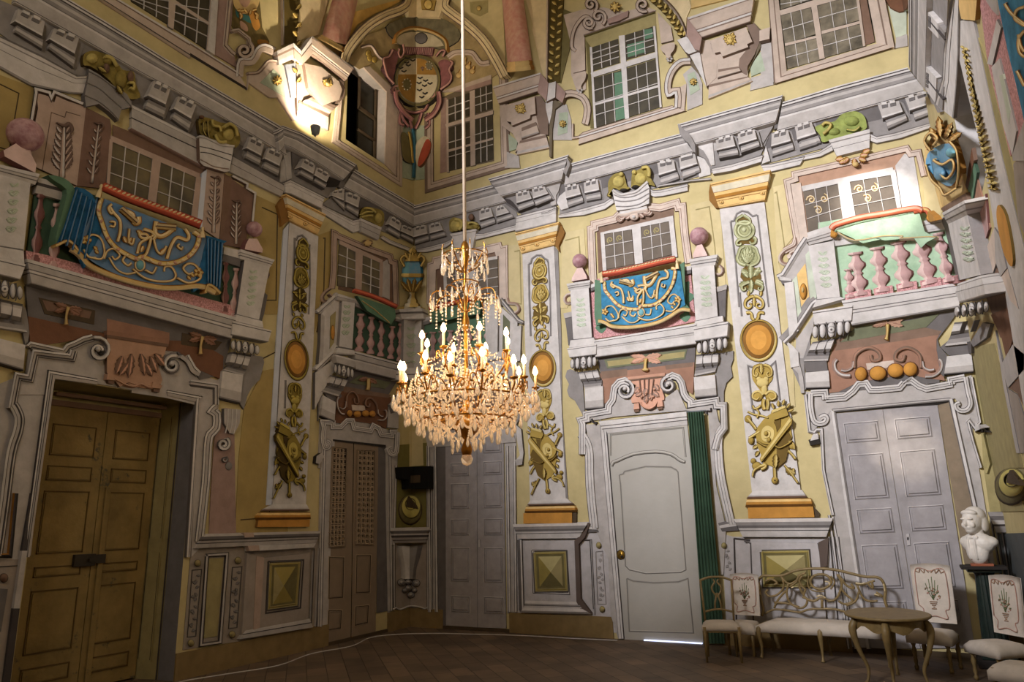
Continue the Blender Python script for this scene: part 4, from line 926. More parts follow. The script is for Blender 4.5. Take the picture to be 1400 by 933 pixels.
glazing(rt, [A1('478,600 650,665 628,860 462,800'), A1('683,690 835,750 815,930 665,875')], None, [A1('470,575 850,738 848,760 470,600'), A1('650,660 685,680 660,900 626,880'), A1('835,745 862,760 840,935 812,930'), A1('466,590 480,598 464,805 452,800')], 'glassL', 3, 3, fm='pinkA')
mat('recessA', '7a5f54', mott=.15)
def carved(rt, q, line, acx, top, bot, w, dark, side=1):
    def f(m):
        poly(m, q, .03, 'recessA' if dark else 'pinkA', edge='pinkAd')
        if line: run(m, line, [(-.5, .031, 'pinkAd'), (0, .034, 'pinkAd'), (.5, .031, 'pinkAd')], d0=.03)
    s_ = add(rt, 'carved_pier', f)
    def f(m):
        roll(m, [(top[0], top[1]), lerp(top, bot, .3), (bot[0], bot[1])], w*.35, .012, 'pinkA', d0=.031, hi='white', taper=lambda t: .4+.8*t)
        for k in range(6):
            c = lerp(top, bot, .12+.14*k); s = .6+.09*k
            leaf(m, c[0]+w*.3, c[1]+2, w*1.8*s, w*.5, -1.0 if side > 0 else -.8, 'pinkAd', .02, .033, 'pinkA'); leaf(m, c[0]-w*.3, c[1]+2, w*1.7*s, w*.42, -2.2, 'pinkA', .018, .033, 'white')
        roll(m, smooth([(top[0]-w*.9, top[1]-w*.3), (top[0], top[1]+w*.1), (top[0]+w*.6, top[1]-w*.1), (top[0]+w, top[1]+w*.5), (top[0]+w*.8, top[1]+w)], 3), w*.2, .02, 'pinkAd', d0=.034, taper=lambda t: .4+math.sin(3.1*t))
    add(s_, 'acanthus_relief', f)
carved(rt, L1('255,190 340,215 385,260 400,215 480,250 590,285 610,290 545,850 215,700 210,620 235,480 270,300'), L1('300,740 365,330 460,365 470,325 570,355'), 0, L1('455,420')[0], L1('440,790')[0], 11, 0)
carved(rt, L1('610,295 780,380 790,450 745,870 540,850'), None, 0, L1('700,410')[0], L1('650,830')[0], 6, 1)
carved(rt, L8('270,365 400,405 360,870 240,790'), None, 0, L8('335,430')[0], L8('320,820')[0], 6.5, 0)
carved(rt, L8('400,400 560,520 610,560 590,760 560,830 540,933 365,900'), None, 0, L8('485,600')[0], L8('480,900')[0], 6, 1)
def f(m):
    poly(m, L8('240,400 275,370 240,790 205,760'), .035, 'coolwhite')
    run(m, L1('180,470 225,390 258,190 255,165 350,190 365,230 385,185 590,270')[1:], [(-2.6, .01, 'line'), (-2, .05, 'white'), (1.5, .05, 'pinkAd'), (3, .03, 'pinkAd')])
    run(m, L8('455,420 560,475 555,505 615,540 595,750'), [(-2, .04, 'white'), (.8, .045, 'pinkAd'), (2, .03, 'pinkAd')])
    poly(m, L8('400,405 450,430 430,640 380,860 365,870'), .036, 'brown')
add(rt, 'surround', f)
def f(m):
    poly(m, L8('220,150 300,155 465,205 435,385 400,390 250,345 225,320'), .1, 'white', edge='pinkAd')
    for a in ('225,210 300,225 450,270', '228,250 300,260 440,310'): run(m, smooth(L8(a)), [(-.6, .1, 'line'), (0, .105, 'line'), (.6, .1, 'white')], d0=.09)
    run(m, smooth(L8('222,140 260,145 300,165 380,200 470,210')), [(-2, .1, 'white'), (0, .12, 'white'), (1.4, .1, 'grey')], d0=.05)
    run(m, smooth(L8('232,300 270,320 330,350 430,365')), [(-2, .1, 'white'), (0, .12, 'pinkA'), (2, .09, 'pinkAd')], d0=.05)
add(rt, 'impost_block', f)
yellow_panels(rt, [(L1('-10,60 240,155 205,400 215,640 40,600 -10,600'), L1('-60,100 135,195 65,600 -60,560')), (L8('625,555 775,625 830,660 800,900 780,1400 640,1400 600,800'), L8('665,640 775,690 765,1300 665,1300'))], 'panelA', 'umber')
yellow_panels(rt, [(L7('445,260 533,90 690,60 640,900 405,830 420,500'), L7('520,40 600,0 560,760 430,770'))][:1], 'panelA', 'umber')
rb = root('balcony', 190, 430, 'long dim balcony with two ball-topped posts above the peeling double door', 'balcony', 'painted balconies')
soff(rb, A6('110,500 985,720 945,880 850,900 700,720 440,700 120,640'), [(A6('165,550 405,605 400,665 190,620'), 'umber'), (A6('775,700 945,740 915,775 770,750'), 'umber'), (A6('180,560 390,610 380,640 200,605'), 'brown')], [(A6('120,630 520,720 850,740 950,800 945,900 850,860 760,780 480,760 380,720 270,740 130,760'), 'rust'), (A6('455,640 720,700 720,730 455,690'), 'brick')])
def f(m):
    band(m, A6('115,385 1005,635 985,725 135,490'), [(0, .14, 'white'), (.14, .145, 'line'), (.17, .14, 'stone'), (.4, .13, 'slate'), (.45, .135, 'white'), (.55, .13, 'slate'), (.6, .125, 'stone'), (.96, .12, 'grey'), (1, .12, 'slate')], n=6)
add(rb, 'balcony_slab', f)
def f(m):
    poly(m, A6('150,100 320,80 900,330 1020,420 1000,630 110,400'), .03, 'greendk')
    poly(m, A6('110,350 200,370 1010,590 1005,635 115,390'), .06, 'speck')
    band(m, A6('165,40 320,80 310,150 150,105'), [(0, .09, 'white'), (.3, .08, 'line'), (.5, .085, 'stone'), (1, .07, 'grey')])
    band(m, A6('955,335 1025,350 1020,420 945,395'), [(0, .09, 'white'), (.5, .08, 'slate'), (1, .07, 'stone')])
add(rb, 'handrail', f)
for (x0, y0, x1, y1, w, d_) in ((175, 110, 150, 400, 7.5, 1), (245, 150, 225, 425, 7.5, 0), (960, 400, 955, 610, 5.5, 1), (1005, 425, 990, 640, 5.5, 0)):
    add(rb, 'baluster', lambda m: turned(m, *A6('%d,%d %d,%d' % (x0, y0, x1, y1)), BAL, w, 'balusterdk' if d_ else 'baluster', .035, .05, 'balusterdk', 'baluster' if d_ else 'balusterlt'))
post(rb, A6('-60,-30 170,25 150,70 -60,10'), A6('-60,10 130,60 100,360 -60,320'), A6('-60,320 100,345 105,415 -60,365'), A6('-60,370 110,410 85,475 -60,440'), (*A6('62,70 45,280'), 8), (*A1('108,573')[0], 18.5), A1('85,600 120,600 135,660 155,700 150,735 20,665 15,640'), .1)
post(rb, A6('1025,345 1168,390 1150,420 1020,385'), A6('1040,385 1148,415 1100,650 1005,625'), A6('1005,620 1115,648 1120,680 1000,650'), A6('990,650 1155,690 1140,740 985,710'), (*A6('1078,440 1065,590'), 6.5), (*A7('148,260')[0], 10.2), A7('125,300 160,300 185,345 182,360 108,345 112,325'), .1)
add(rb, 'side_post', lambda m: (poly(m, A7('170,510 205,540 190,620 165,700 160,560'), .05, 'slate'), run(m, spiral(*A7('188,455')[0], 8, 4, -1.3, .6), [(-2, .03, 'pinkAd'), (0, .05, 'pinkA'), (2, .03, 'pinkAd')])))
console(rb, (*L5('705,475 905,515'), 8.5), L5('715,525 850,545 815,650 690,620'), L5('690,620 815,650 790,690 650,655'), L5('645,660 790,690 770,895 625,860'), L5('850,545 930,560 940,600 910,720 850,780 820,840 795,933 770,895 790,690'))
console(rb, (*L4('-90,150 160,215'), 12), L4('-60,240 160,290 145,415 -60,370'), L4('-60,380 145,410 195,490 -60,450'), L4('-60,520 180,580 165,765 -60,700'), L4('160,290 185,330 210,480 200,560 180,580 150,420'))
for x, y in ((470, 400), (490, 505)):
    c_ = L4 if x == 470 else L5
    add(rb, 'gilt_pendant', lambda m: (roll(m, c_('%d,%d %d,%d %d,%d' % (x+15, y-90, x, y-30, x-2, y+35)), 3.4, .06, 'gold2', d0=.03, hi='gold2', taper=lambda t: 1.1-.5*math.sin(t*3.1)), [leaf(m, *c_('%d,%d' % (x+15, y-80))[0], 20, 5, g, 'brick', .03, .035, 'rust') for g in (2.9, 3.5, .5, .1)]))
rd = root('trim_5', 150, 560, 'stepped stone frame with volutes and acanthus cresting around the peeling doors', 'door surround', kind='structure')
SD = [(-6.5, .01, 'grey'), (-6, .06, 'white'), (-3.4, .075, 'line'), (-2.8, .06, 'stone'), (.2, .055, 'line'), (1.6, .05, 'slate'), (2.2, .055, 'white'), (3.4, .04, 'slate'), (4.8, .01, 'slate')]
def f(m):
    poly(m, L4('210,580 440,620 560,560 690,540 780,560 1037,480 1037,920 400,800 350,933 100,933 110,780 180,790') + [], .02, 'stone')
    poly(m, L5('0,560 260,500 400,600 490,690 620,730 620,900 520,933 450,900 240,850 0,815'), .02, 'stone')
    poly(m, L6('0,150 120,100 230,90 140,933 100,950 -20,950 -20,200'), .012, 'stone')
    run(m, smooth(L6('-8,933 25,700 55,470 85,370 93,310 80,270 65,245'), 3), [(a*1.3, b, c) for a, b, c in SD])
    run(m, L6('58,262 85,120 140,130 165,15 330,35 340,0'), SD)
    run(m, L4('215,600 225,590 460,640 490,600 540,580 600,550 660,535'), SD)
    run(m, L5('380,560 430,650 470,690 420,755 590,790')[:3], SD)
    run(m, L5('420,745 600,770 600,900'), [(-4, .03, 'white'), (-2, .06, 'line'), (-1, .05, 'stone'), (2, .05, 'slate'), (5, .02, 'slate')])
    run(m, smooth(L7('320,255 300,275 320,290 318,350 290,380 280,430 270,600 240,870'), 2), [(-6.5, .01, 'grey'), (-5.5, .05, 'white'), (-3, .055, 'slate'), (-2, .045, 'stone'), (1.5, .045, 'slate'), (2.4, .05, 'white'), (5, .04, 'line'), (6, .01, 'line')])
    band(m, [L7('225,215')[0], L7('180,940')[0], L7('200,940')[0], L7('250,200')[0]], [(0, .03, 'slate'), (.2, .04, 'white'), (.6, .045, 'line'), (.7, .04, 'stone'), (1, .03, 'stone')])
    poly(m, L7('250,180 330,250 320,330 290,400 260,880 205,940 235,300'), .018, 'stone')
    band(m, [L6('220,85')[0], L6('105,940')[0], L6('135,940')[0], L6('250,125')[0]], [(0, .03, 'line'), (.1, .04, 'white'), (.3, .045, 'line'), (.4, .04, 'stone'), (.6, .05, 'line'), (.7, .04, 'stone'), (1, .03, 'dark')])
    band(m, L4('340,755 690,820 690,860 390,820'), [(0, .03, 'line'), (.15, .04, 'white'), (.4, .045, 'line'), (.5, .04, 'stone'), (1, .03, 'line')])
    band(m, L5('255,795 505,840 460,880 255,835'), [(0, .03, 'line'), (.15, .04, 'white'), (.4, .045, 'line'), (.5, .04, 'stone'), (1, .03, 'line')])
    poly(m, L7('360,260 400,265 410,900 285,840 300,550 310,400'), .01, 'rose')
add(rd, 'moulding', f)
def f(m):
    poly(m, B5('-30,-20 140,-20 30,950 -80,950'), .01, 'stone2'); band(m, B5('155,-20 175,-20 45,950 15,950')[:1]+B5('175,-20 50,950 12,950'), [(0, .03, 'line'), (.3, .05, 'stone'), (.6, .05, 'line'), (1, .03, 'dark')])
    run(m, B5('75,-20 45,290 -10,290'), [(-5, .012, 'dark'), (-2.5, .04, 'line'), (0, .05, 'gold2d'), (1.6, .03, 'line')]); run(m, B5('-10,352 88,346'), [(-.6, .012, 'line'), (0, .02, 'line'), (.6, .012, 'line')])
    dome(m, *B5('20,408')[0], 6, 6.5, .05, 'brown', .012, rim='dark'); poly(m, B5('-10,460 40,465 5,680 -30,680'), .014, 'slate')
add(rd, 'lower_dado', f)
for c_, x, y, r, sg in ((L4, 700, 620, 18, 1), (L5, 290, 620, 15.5, -1)):
    def f(m):
        c = c_('%d,%d' % (x, y))[0]
        if sg < 0: run(m, smooth(c_('350,560 400,600 430,660 480,690')), [(-4, .04, 'slate'), (-3, .08, 'stone'), (2, .07, 'line'), (3, .03, 'line')])
        run(m, spiral(c[0], c[1], r, 4, -1.9 if sg > 0 else -1.2, 1.3*sg, 14), [(-4, .03, 'slate'), (-3, .08, 'white'), (-.2, .085, 'stone'), (1.4, .065, 'slate'), (3, .05, 'stone'), (4, .03, 'slate')], d0=.02)
        dome(m, c[0]-1, c[1]-2, 4, 4, .07, 'white', .05, rim='slate'); dome(m, c[0]+3, c[1]+4, 3.4, 3, .02, 'dark', .05)
    add(rd, 'volute', f)
def f(m):
    poly(m, A6('455,700 715,735 700,790 670,830 690,900 680,930 630,925 590,925 545,910 510,930 490,905 455,870 455,790'), .06, 'terra', edge='brown')
    poly(m, B4('455,150 690,240 680,260 600,250 560,240 520,220 480,215'), .05, 'terra', edge='brown')
    for k, (x, y, g, L) in enumerate(((520, 800, 1.9, 26), (560, 790, 1.7, 33), (600, 790, 1.4, 30), (640, 800, 1.2, 24), (545, 830, 2.2, 20), (620, 830, 1.1, 20), (660, 790, .9, 22))): leaf(m, *A6('%d,%d' % (x, y))[0], L, 7, g, 'brown', .03, .062, 'salmon')
    band(m, A6('455,690 720,730 715,760 455,720'), [(0, .09, 'brick'), (.6, .08, 'brown'), (1, .07, 'terra')])
    run(m, smooth(B4('480,210 510,225 540,240 575,245 600,235 640,250 680,235'), 4), [(-2, .06, 'terra'), (0, .08, 'salmon'), (1.6, .05, 'brown')])
    for x, y in ((470, 205), (663, 240)): poly(m, B4('%d,%d %d,%d %d,%d %d,%d' % (x-12, y-15, x+14, y-10, x+20, y+14, x-16, y+10)), .08, 'terra'); poly(m, B4('%d,%d %d,%d %d,%d %d,%d' % (x-12, y+12, x+18, y+16, x+14, y+30, x-8, y+26)), .06, 'brown')
add(rd, 'acanthus_crest', f, 'salmon acanthus cresting')
def f(m):
    poly(m, L7('355,262 430,268 425,330 400,380 380,375 355,330'), .05, 'stone', edge='slate')
    run(m, spiral(*L7('352,425')[0], 9.5, 3, -1, 1.4, 12), [(-2.5, .03, 'slate'), (-1.5, .07, 'white'), (1.5, .06, 'grey'), (2.5, .03, 'slate')]); run(m, spiral(*L7('358,495')[0], 4.5, 2, -1, 1), [(-1.2, .03, 'slate'), (0, .06, 'white'), (1.2, .03, 'slate')])
    for t in (372, 392, 410): roll(m, smooth(L7('%d,265 %d,330 %d,375' % (t, t-2, t-12))), .9, .01, 'white', d0=.05)
    dome(m, *L7('375,525')[0], 5, 6, .02, 'grey', .01)
add(rd, 'scroll_pendant', f)
# the deep doorway
dr = root('door_1', 140, 900, 'peeling yellow double door with an iron lock set deep in the wall', 'door', kind='structure')
pm = mat('peel', '8c7648', mott=.2, scale=3, stain=.9, stain_col='4c4a3c', bump=.4)
rmp = [n_ for n_ in pm.node_tree.nodes if n_.bl_idname == 'ShaderNodeValToRGB'][1]; rmp.color_ramp.elements[0].position = .6; rmp.color_ramp.elements[1].position = .66
nn = [n_ for n_ in pm.node_tree.nodes if n_.bl_idname == 'ShaderNodeTexNoise']; nn[1].inputs['Scale'].default_value = 5; nn[1].inputs['Detail'].default_value = 12
mat('peelline', '5c4826', mott=.1); mat('iron', '3c352c', rough=.6, metal=.4)
DU0, DU1, DD, DZ = 4.18, 5.46, .55, 2.80
def dw(u, z, d=0): return Vector((-DD+d, -u, z))
def dbox(m, u0, u1, z0, z1, d0, d1, mt, bev=0.0): box(m, (-DD+(d0+d1)/2, -(u0+u1)/2, (z0+z1)/2), (d1-d0, u1-u0, z1-z0), mt, bev=bev)
mid = 4.80
for a, b in ((DU0, mid-.004), (mid+.004, DU1)):
    lf = add(dr, 'door_leaf', lambda m: dbox(m, a, b, .02, DZ, 0, .045, 'peel'))
    for z0, z1 in ((.15, .3), (.42, 1.0), (1.12, 1.22), (1.34, 1.95), (2.05, 2.2), (2.3, 2.62)):
        def f(m):
            w_ = .1
            for q in ((a+w_, b-w_, z0, z0+.012), (a+w_, b-w_, z1-.012, z1), (a+w_, a+w_+.01, z0, z1), (b-w_-.01, b-w_, z0, z1)): dbox(m, *q, .045, .052, 'peelline')
            dbox(m, a+w_+.02, b-w_-.02, z0+.022, z1-.022, .045, .054, 'peel')
        add(lf, 'door_panel', f)
add(dr, 'iron_lock', lambda m: (dbox(m, mid-.02, mid+.2, 1.2, 1.32, .05, .09, 'iron', .004), dbox(m, mid-.13, mid-.01, 1.22, 1.31, .05, .085, 'iron', .004), tube(m, [dw(mid+.05, 1.26, .09), dw(mid+.05, 1.26, .13)], .018, 'iron')), 'rusty iron rim lock')
add(dr, 'cover_strip', lambda m: dbox(m, mid-.12, mid-.06, .05, 2.0, .045, .07, 'peel', .01))
rj = root('trim_6', 230, 600, 'splayed reveal of the deep doorway, yellow panelled then bluish grey', 'reveal', kind='structure')
mat('greyblue', '7c7a80', mott=.12)
def quad3(m, a, b, c, d, mt): m.face([m.vert(p) for p in (a, b, c, d)], mt)
def f(m):
    X = lambda d, u, z: Vector((-d, -u, z))
    quad3(m, X(0, 4.09, 0), X(.25, 4.1, 0), X(.25, 4.1, 2.97), X(0, 4.09, 2.97), 'greyblue')
    quad3(m, X(.24, 4.1, 0), X(DD, 4.17, 0), X(DD, 4.17, 2.97), X(.24, 4.1, 2.97), 'khaki')
    quad3(m, X(0, 5.7, 0), X(DD, 5.5, 0), X(DD, 5.5, 2.97), X(0, 5.7, 2.97), 'khaki')
    quad3(m, X(0, 4.09, 2.965), X(0, 5.7, 2.965), X(DD, 5.5, 2.965), X(DD, 4.1, 2.965), 'khaki')
    quad3(m, X(DD+.02, 4.0, 0), X(DD+.02, 5.8, 0), X(DD+.02, 5.8, 3.05), X(DD+.02, 4.0, 3.05), 'umber')
    quad3(m, X(0, 4.0, .001), X(0, 5.8, .001), X(DD+.02, 5.8, .001), X(DD+.02, 4.0, .001), 'floor')
    for u0, z0, z1, in ((4.12, .2, 1.3), (4.12, 1.45, 2.8)):
        for dd in (.3, .5): quad3(m, X(dd, u0-.004+.05, z0), X(dd+.01, u0+.05-.004, z0), X(dd+.01, u0+.05-.004, z1), X(dd, u0+.05-.004, z1), 'umber')
    quad3(m, X(.24, 4.107, 0), X(.26, 4.112, 0), X(.26, 4.112, 2.97), X(.24, 4.107, 2.97), 'line')
add(rj, 'lining', f)
def f(m):
    for d_, h_ in ((.50, .06), (.42, .04)): box(m, (-d_, -4.8, 2.93-h_/2-(.07 if d_ > .45 else 0)), (.06, 1.25, h_), 'brown', bev=.01)
    box(m, (-DD+.01, -4.8, 2.88), (.05, 1.4, .16), 'khaki')
add(rj, 'lintel_moulding', f)
th = root('tapestry', 205, 330, 'wide blue tapestry with gold garland on the dim balcony above the peeling door', 'tapestry', 'blue tapestries hung over balconies')
add(th, 'lining', lambda m: poly(m, smooth(L2('340,100 450,120 520,180 530,250 490,400 420,590 400,600 395,560 420,440 465,280 470,200 400,150'), 2, True), .16, 'green'), 'green lining')
mat('clothL', '45709a', mott=.3, scale=5, rough=.9, col2='7a8aa2')
cloth(th, Map(QT, [(133, 268), (282, 326), (286, 388), (107, 341)]), G5, cm='clothL')
mat('blueL', '2a6698', mott=.25, scale=7, rough=.9, col2='174a68')
for pts, hem in (('540,185 600,200 650,235 690,300 720,500 600,760 570,690 555,600 490,560 400,600 490,380 525,260', L2('398,600 490,565 560,640')), (None, L3('780,935 800,880 840,890 890,940'))):
    def f(m):
        q = L2(pts) if pts else L3('790,530 935,570 890,600 885,930 840,890 790,870 700,930 690,900 760,700')
        poly(m, q, .17, 'blueL', d0=.13)
        for k in range(5):
            a = lerp(*( (L2('545,200')[0], L2('680,300')[0]) if pts else (L3('800,545')[0], L3('900,580')[0])), k/4); b = lerp(*((L2('430,570')[0], L2('600,690')[0]) if pts else (L3('800,860')[0], L3('880,900')[0])), k/4)
            roll(m, [a, lerp(a, b, .5), b], 1.8, .025, 'blueL', d0=.17, hi='clothL')
        run(m, smooth(hem, 3), [(-2, .172, 'gold2d'), (-1, .19, 'gold2'), (1.5, .19, 'gold2'), (2.4, .172, 'gold2d')], d0=.1)
    add(th, 'side_fold', f, 'gathered blue end of the cloth')
# ------------------------------------------------------------------ right bay of the far wall: bright balcony, grey double door
N1 = K(1060, 190, 5.183); N2 = K(1050, 310, 5.183); N3 = K(1190, 270, 4.91); N4 = K(1070, 420, 5.183); N5 = K(1220, 400, 3.889); N6 = K(1100, 540, 3.8875)
rt = root('window_3', 1165, 260, 'casement with gold scroll reflections above the bright balcony', 'window', kind='structure')
add(rt, 'reveal', lambda m: (poly(m, N1('165,270 915,100 1037,480 1037,620 200,700'), .006, 'terra'), poly(m, N1('850,190 915,105 980,120 1040,480 890,500'), .012, 'white', edge='pinkstone')))
def gsc(m, q):
    for t, u in ((.2, .25), (.55, .3), (.35, .55)):
        c = bil(q, t, u); roll(m, spiral(c[0], c[1], 7, 1.6, 2+t*5, 1.4, 9), 1.2, .004, 'gold2', d0=.021, sm=0, hi='cream')
glazing(rt, [N1('195,370 445,315 480,575 235,665'), N1('525,305 815,240 870,500 570,560')], None, [N1('185,335 830,200 850,250 520,305 440,318 195,372'), N1('440,300 525,290 570,560 480,580'), N1('815,240 850,215 895,500 865,505'), N1('225,665 480,580 480,620 235,710')], extra=gsc)
def f(m):
    run(m, N1('95,900 60,900 40,850 60,790 130,750 145,700 100,450 75,300 135,280 130,245 600,140 935,60 960,100 1020,90 1060,260')[::-1][::-1][3:], [(-3.5, .012, 'pinkdk'), (-2.6, .035, 'pinkstone'), (-.6, .045, 'pinkdk'), (0, .035, 'pinkstone'), (5, .03, 'pinkdk'), (6, .01, 'terra')])
    run(m, smooth(N1('140,700 140,750 70,790 35,830 40,870 80,890 130,870 150,830 130,800 105,815'), 4), [(-2.6, .03, 'pinkdk'), (0, .05, 'pinkstone'), (2.4, .03, 'pinkdk')], d0=.01)
    poly(m, N1('110,320 180,310 230,690 140,830 90,850 80,830 150,760 165,690'), .025, 'pinkstone')
add(rt, 'pink_surround', f)
def f(m):
    for k, (x, y, g) in enumerate(((480, 150, 3.0), (500, 160, 2.7), (620, 110, -.4), (600, 130, -.1), (520, 145, 2.4), (590, 150, .3), (560, 150, 1.57))): leaf(m, *N1('%d,%d' % (x, y-12))[0], 11, 5, g, 'gold2', .04, .05, 'salmon')
    dome(m, *N1('568,180')[0], 5, 4, .06, 'gold2', .05, rim='gold2d')
add(rt, 'gilt_shell', f)
yellow_panels(rt, [(N1('-15,340 65,320 90,500 125,700 40,800 20,880 110,1100 140,1900 60,1900 20,1000'), N1('-5,385 10,375 65,760 55,800'))])
yellow_panels(rt, [(N1('1035,140 1100,100 1200,480 1140,600 1070,600'), None)])
rb = root('balcony', 1200, 400, 'bright sunlit-looking balcony with pink balusters above the grey double door', 'balcony', 'painted balconies')
add(rb, 'green_back', lambda m: poly(m, N3('-350,170 330,60 520,200 580,560 -200,680 -350,500'), .03, 'greenlt'), 'green wall seen between the balusters')
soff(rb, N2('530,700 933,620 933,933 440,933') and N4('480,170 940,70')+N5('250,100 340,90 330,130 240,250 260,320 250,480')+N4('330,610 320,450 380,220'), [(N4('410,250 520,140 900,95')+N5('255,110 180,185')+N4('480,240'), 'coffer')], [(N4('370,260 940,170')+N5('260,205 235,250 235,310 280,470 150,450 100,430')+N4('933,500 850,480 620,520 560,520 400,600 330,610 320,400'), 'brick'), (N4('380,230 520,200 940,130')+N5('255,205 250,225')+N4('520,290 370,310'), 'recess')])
def f(m):
    band(m, N2('520,525')+N3('580,575 600,735')+N2('595,700'), [(0, .14, 'white'), (.1, .145, 'line'), (.13, .14, 'white'), (.4, .13, 'slate'), (.44, .135, 'white'), (.52, .13, 'grey'), (.56, .125, 'white'), (.94, .12, 'grey'), (1, .12, 'slate')], n=8)
add(rb, 'balcony_slab', f)
def f(m):
    band(m, N1('400,700 600,640 1100,520')[:1]+N3('520,150 500,215')+N1('420,760'), [(0, .09, 'white'), (.3, .085, 'grey'), (.4, .085, 'white'), (1, .07, 'grey')], n=6)
    band(m, N3('345,160 500,130 520,195 365,225'), [(0, .1, 'white'), (.4, .09, 'grey'), (.5, .09, 'white'), (1, .08, 'grey')])
add(rb, 'handrail', f)
for x0, y0, x1, y1, w in ((1160, 368, 1163, 407, 7.5), (1169.5, 345, 1177, 404, 12.5), (1199, 338, 1207, 399, 12.5), (1228, 330, 1239, 393, 13.5), (1256, 324, 1272, 388, 13.8), (1283, 318, 1298, 385, 10)):
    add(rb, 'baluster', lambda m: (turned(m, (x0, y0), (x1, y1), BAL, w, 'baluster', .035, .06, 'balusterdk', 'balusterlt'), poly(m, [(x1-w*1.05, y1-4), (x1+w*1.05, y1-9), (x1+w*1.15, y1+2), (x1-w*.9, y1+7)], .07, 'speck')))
post(rb, N2('270,75 445,15 470,85 290,130'), N2('285,135 465,100 510,500 350,515'), N2('345,515 510,498 545,510 315,575'), N2('315,600 600,555 590,670 330,700'), (*N2('385,190 415,440'), 8), None, None)
def f(m):
    band(m, N3('480,105 630,20 650,120 520,180'), [(0, .15, 'white'), (.2, .15, 'grey'), (.3, .145, 'white'), (.6, .13, 'grey'), (.7, .12, 'white'), (1, .1, 'white')])
    poly(m, N3('520,175 650,110 740,520 600,555'), .1, 'white', edge='grey')
    poly(m, N3('495,125 520,180 600,555 580,560 500,210 475,160'), .06, 'slate')
    band(m, N3('585,580 740,525 760,590 570,640'), [(0, .12, 'white'), (.2, .13, 'grey'), (.3, .13, 'white'), (.9, .14, 'grey'), (1, .14, 'slate')])
    band(m, N3('570,640 760,590 770,660 600,710'), [(0, .14, 'white'), (.85, .14, 'white'), (1, .13, 'slate')])
p_ = add(rb, 'rounded_post', f)
def f(m):
    c = N3('630,210 660,440')
    for k in range(11):
        x, y = lerp(c[0], c[1], (k+.5)/11)
        for sg in (-1, 1): leaf(m, x, y, 8, 2.8, sg*(.9+.9*(k % 2))-1.57, 'sage', .006, .1, 'sagedk')
add(p_, 'painted_foliage', f)
def f(m):   # side of the balcony
    poly(m, N2('300,150 355,520 200,730 160,760 120,380 90,370 110,340 270,110'), .045, 'stone')
    poly(m, N2('205,340 265,260 300,560 245,635'), .05, 'ochrelt', edge='slate'); poly(m, N2('265,200 300,160 345,500 305,560'), .055, 'sage', edge='slate'); poly(m, N2('165,390 205,345 240,640 200,680'), .055, 'sage', edge='slate')
    run(m, N2('275,85 230,150 110,345 70,365'), [(-3, .05, 'white'), (-.6, .07, 'slate'), (1, .06, 'white'), (4, .05, 'slate'), (5, .03, 'grey')])
    run(m, N2('350,530 320,555 180,770 120,830'), [(-2, .05, 'white'), (.5, .09, 'slate'), (1.4, .08, 'white'), (4, .07, 'slate'), (5, .06, 'grey'), (12, .05, 'grey')])
    band(m, N2('75,350 165,370 170,400 100,410'), [(0, .08, 'white'), (.5, .07, 'slate'), (1, .06, 'white')]); poly(m, N2('115,400 180,390 215,740 150,770'), .07, 'white', edge='grey')
    poly(m, N2('160,740 200,790 190,933 250,933 320,720 330,620 200,800'), .03, 'stone')
    dome(m, *N2('250,460')[0], 5, 11.5, .05, 'ochre', .05, rim='ochredk'); dome(m, *N2('247,450')[0], 2.4, 5, .06, 'gold2', .06, rim='ochredk')
    poly(m, N2('120,800 180,850 215,890 220,990 160,1000 150,870'), .06, 'white', edge='slate')
add(rb, 'side_panel', f)
console(rb, (*N4('210,180 480,140'), 11), N4('210,250 370,220 330,320 180,325'), N4('180,325 335,320 320,380 150,385'), N4('160,465 325,450 335,575 165,580'), N4('150,385 100,300 110,340 60,420 120,560 150,600 165,580'))
add(rb, 'console_flank', lambda m: (poly(m, N4('150,385 310,380 320,450 165,460'), .06, 'slate'), poly(m, N4('165,460 150,395 110,330 120,250 190,210 200,300 160,380'), .028, 'grey'), poly(m, N4('50,330 110,320 120,400 145,500 155,610 130,610 110,470 70,430'), .05, 'stone', edge='slate')))
console(rb, (*N5('330,105 510,75'), 9.5), N5('330,160 480,145 460,205 310,225'), N5('310,230 460,205 420,270 280,285'), N5('290,340 420,325 432,425 275,440'), N5('480,160 520,170 500,240 430,290 415,265'), fl2=N5('255,290 330,230 420,275 420,325 300,335'))
add(rb, 'console_flank', lambda m: poly(m, N5('255,290 295,340 275,450 255,430 240,330'), .05, 'slate'))
add(rb, 'gilt_pendant', lambda m: (roll(m, N4('745,120 742,190 735,230'), 3.4, .06, 'gold2', d0=.035, hi='giltlt', taper=lambda t: 1.1-.5*math.sin(t*3.1)), [leaf(m, *N4('745,110')[0], 22, 5, g, 'terra', .03, .04, 'brick') for g in (2.9, 3.3, .2, -.2)]))
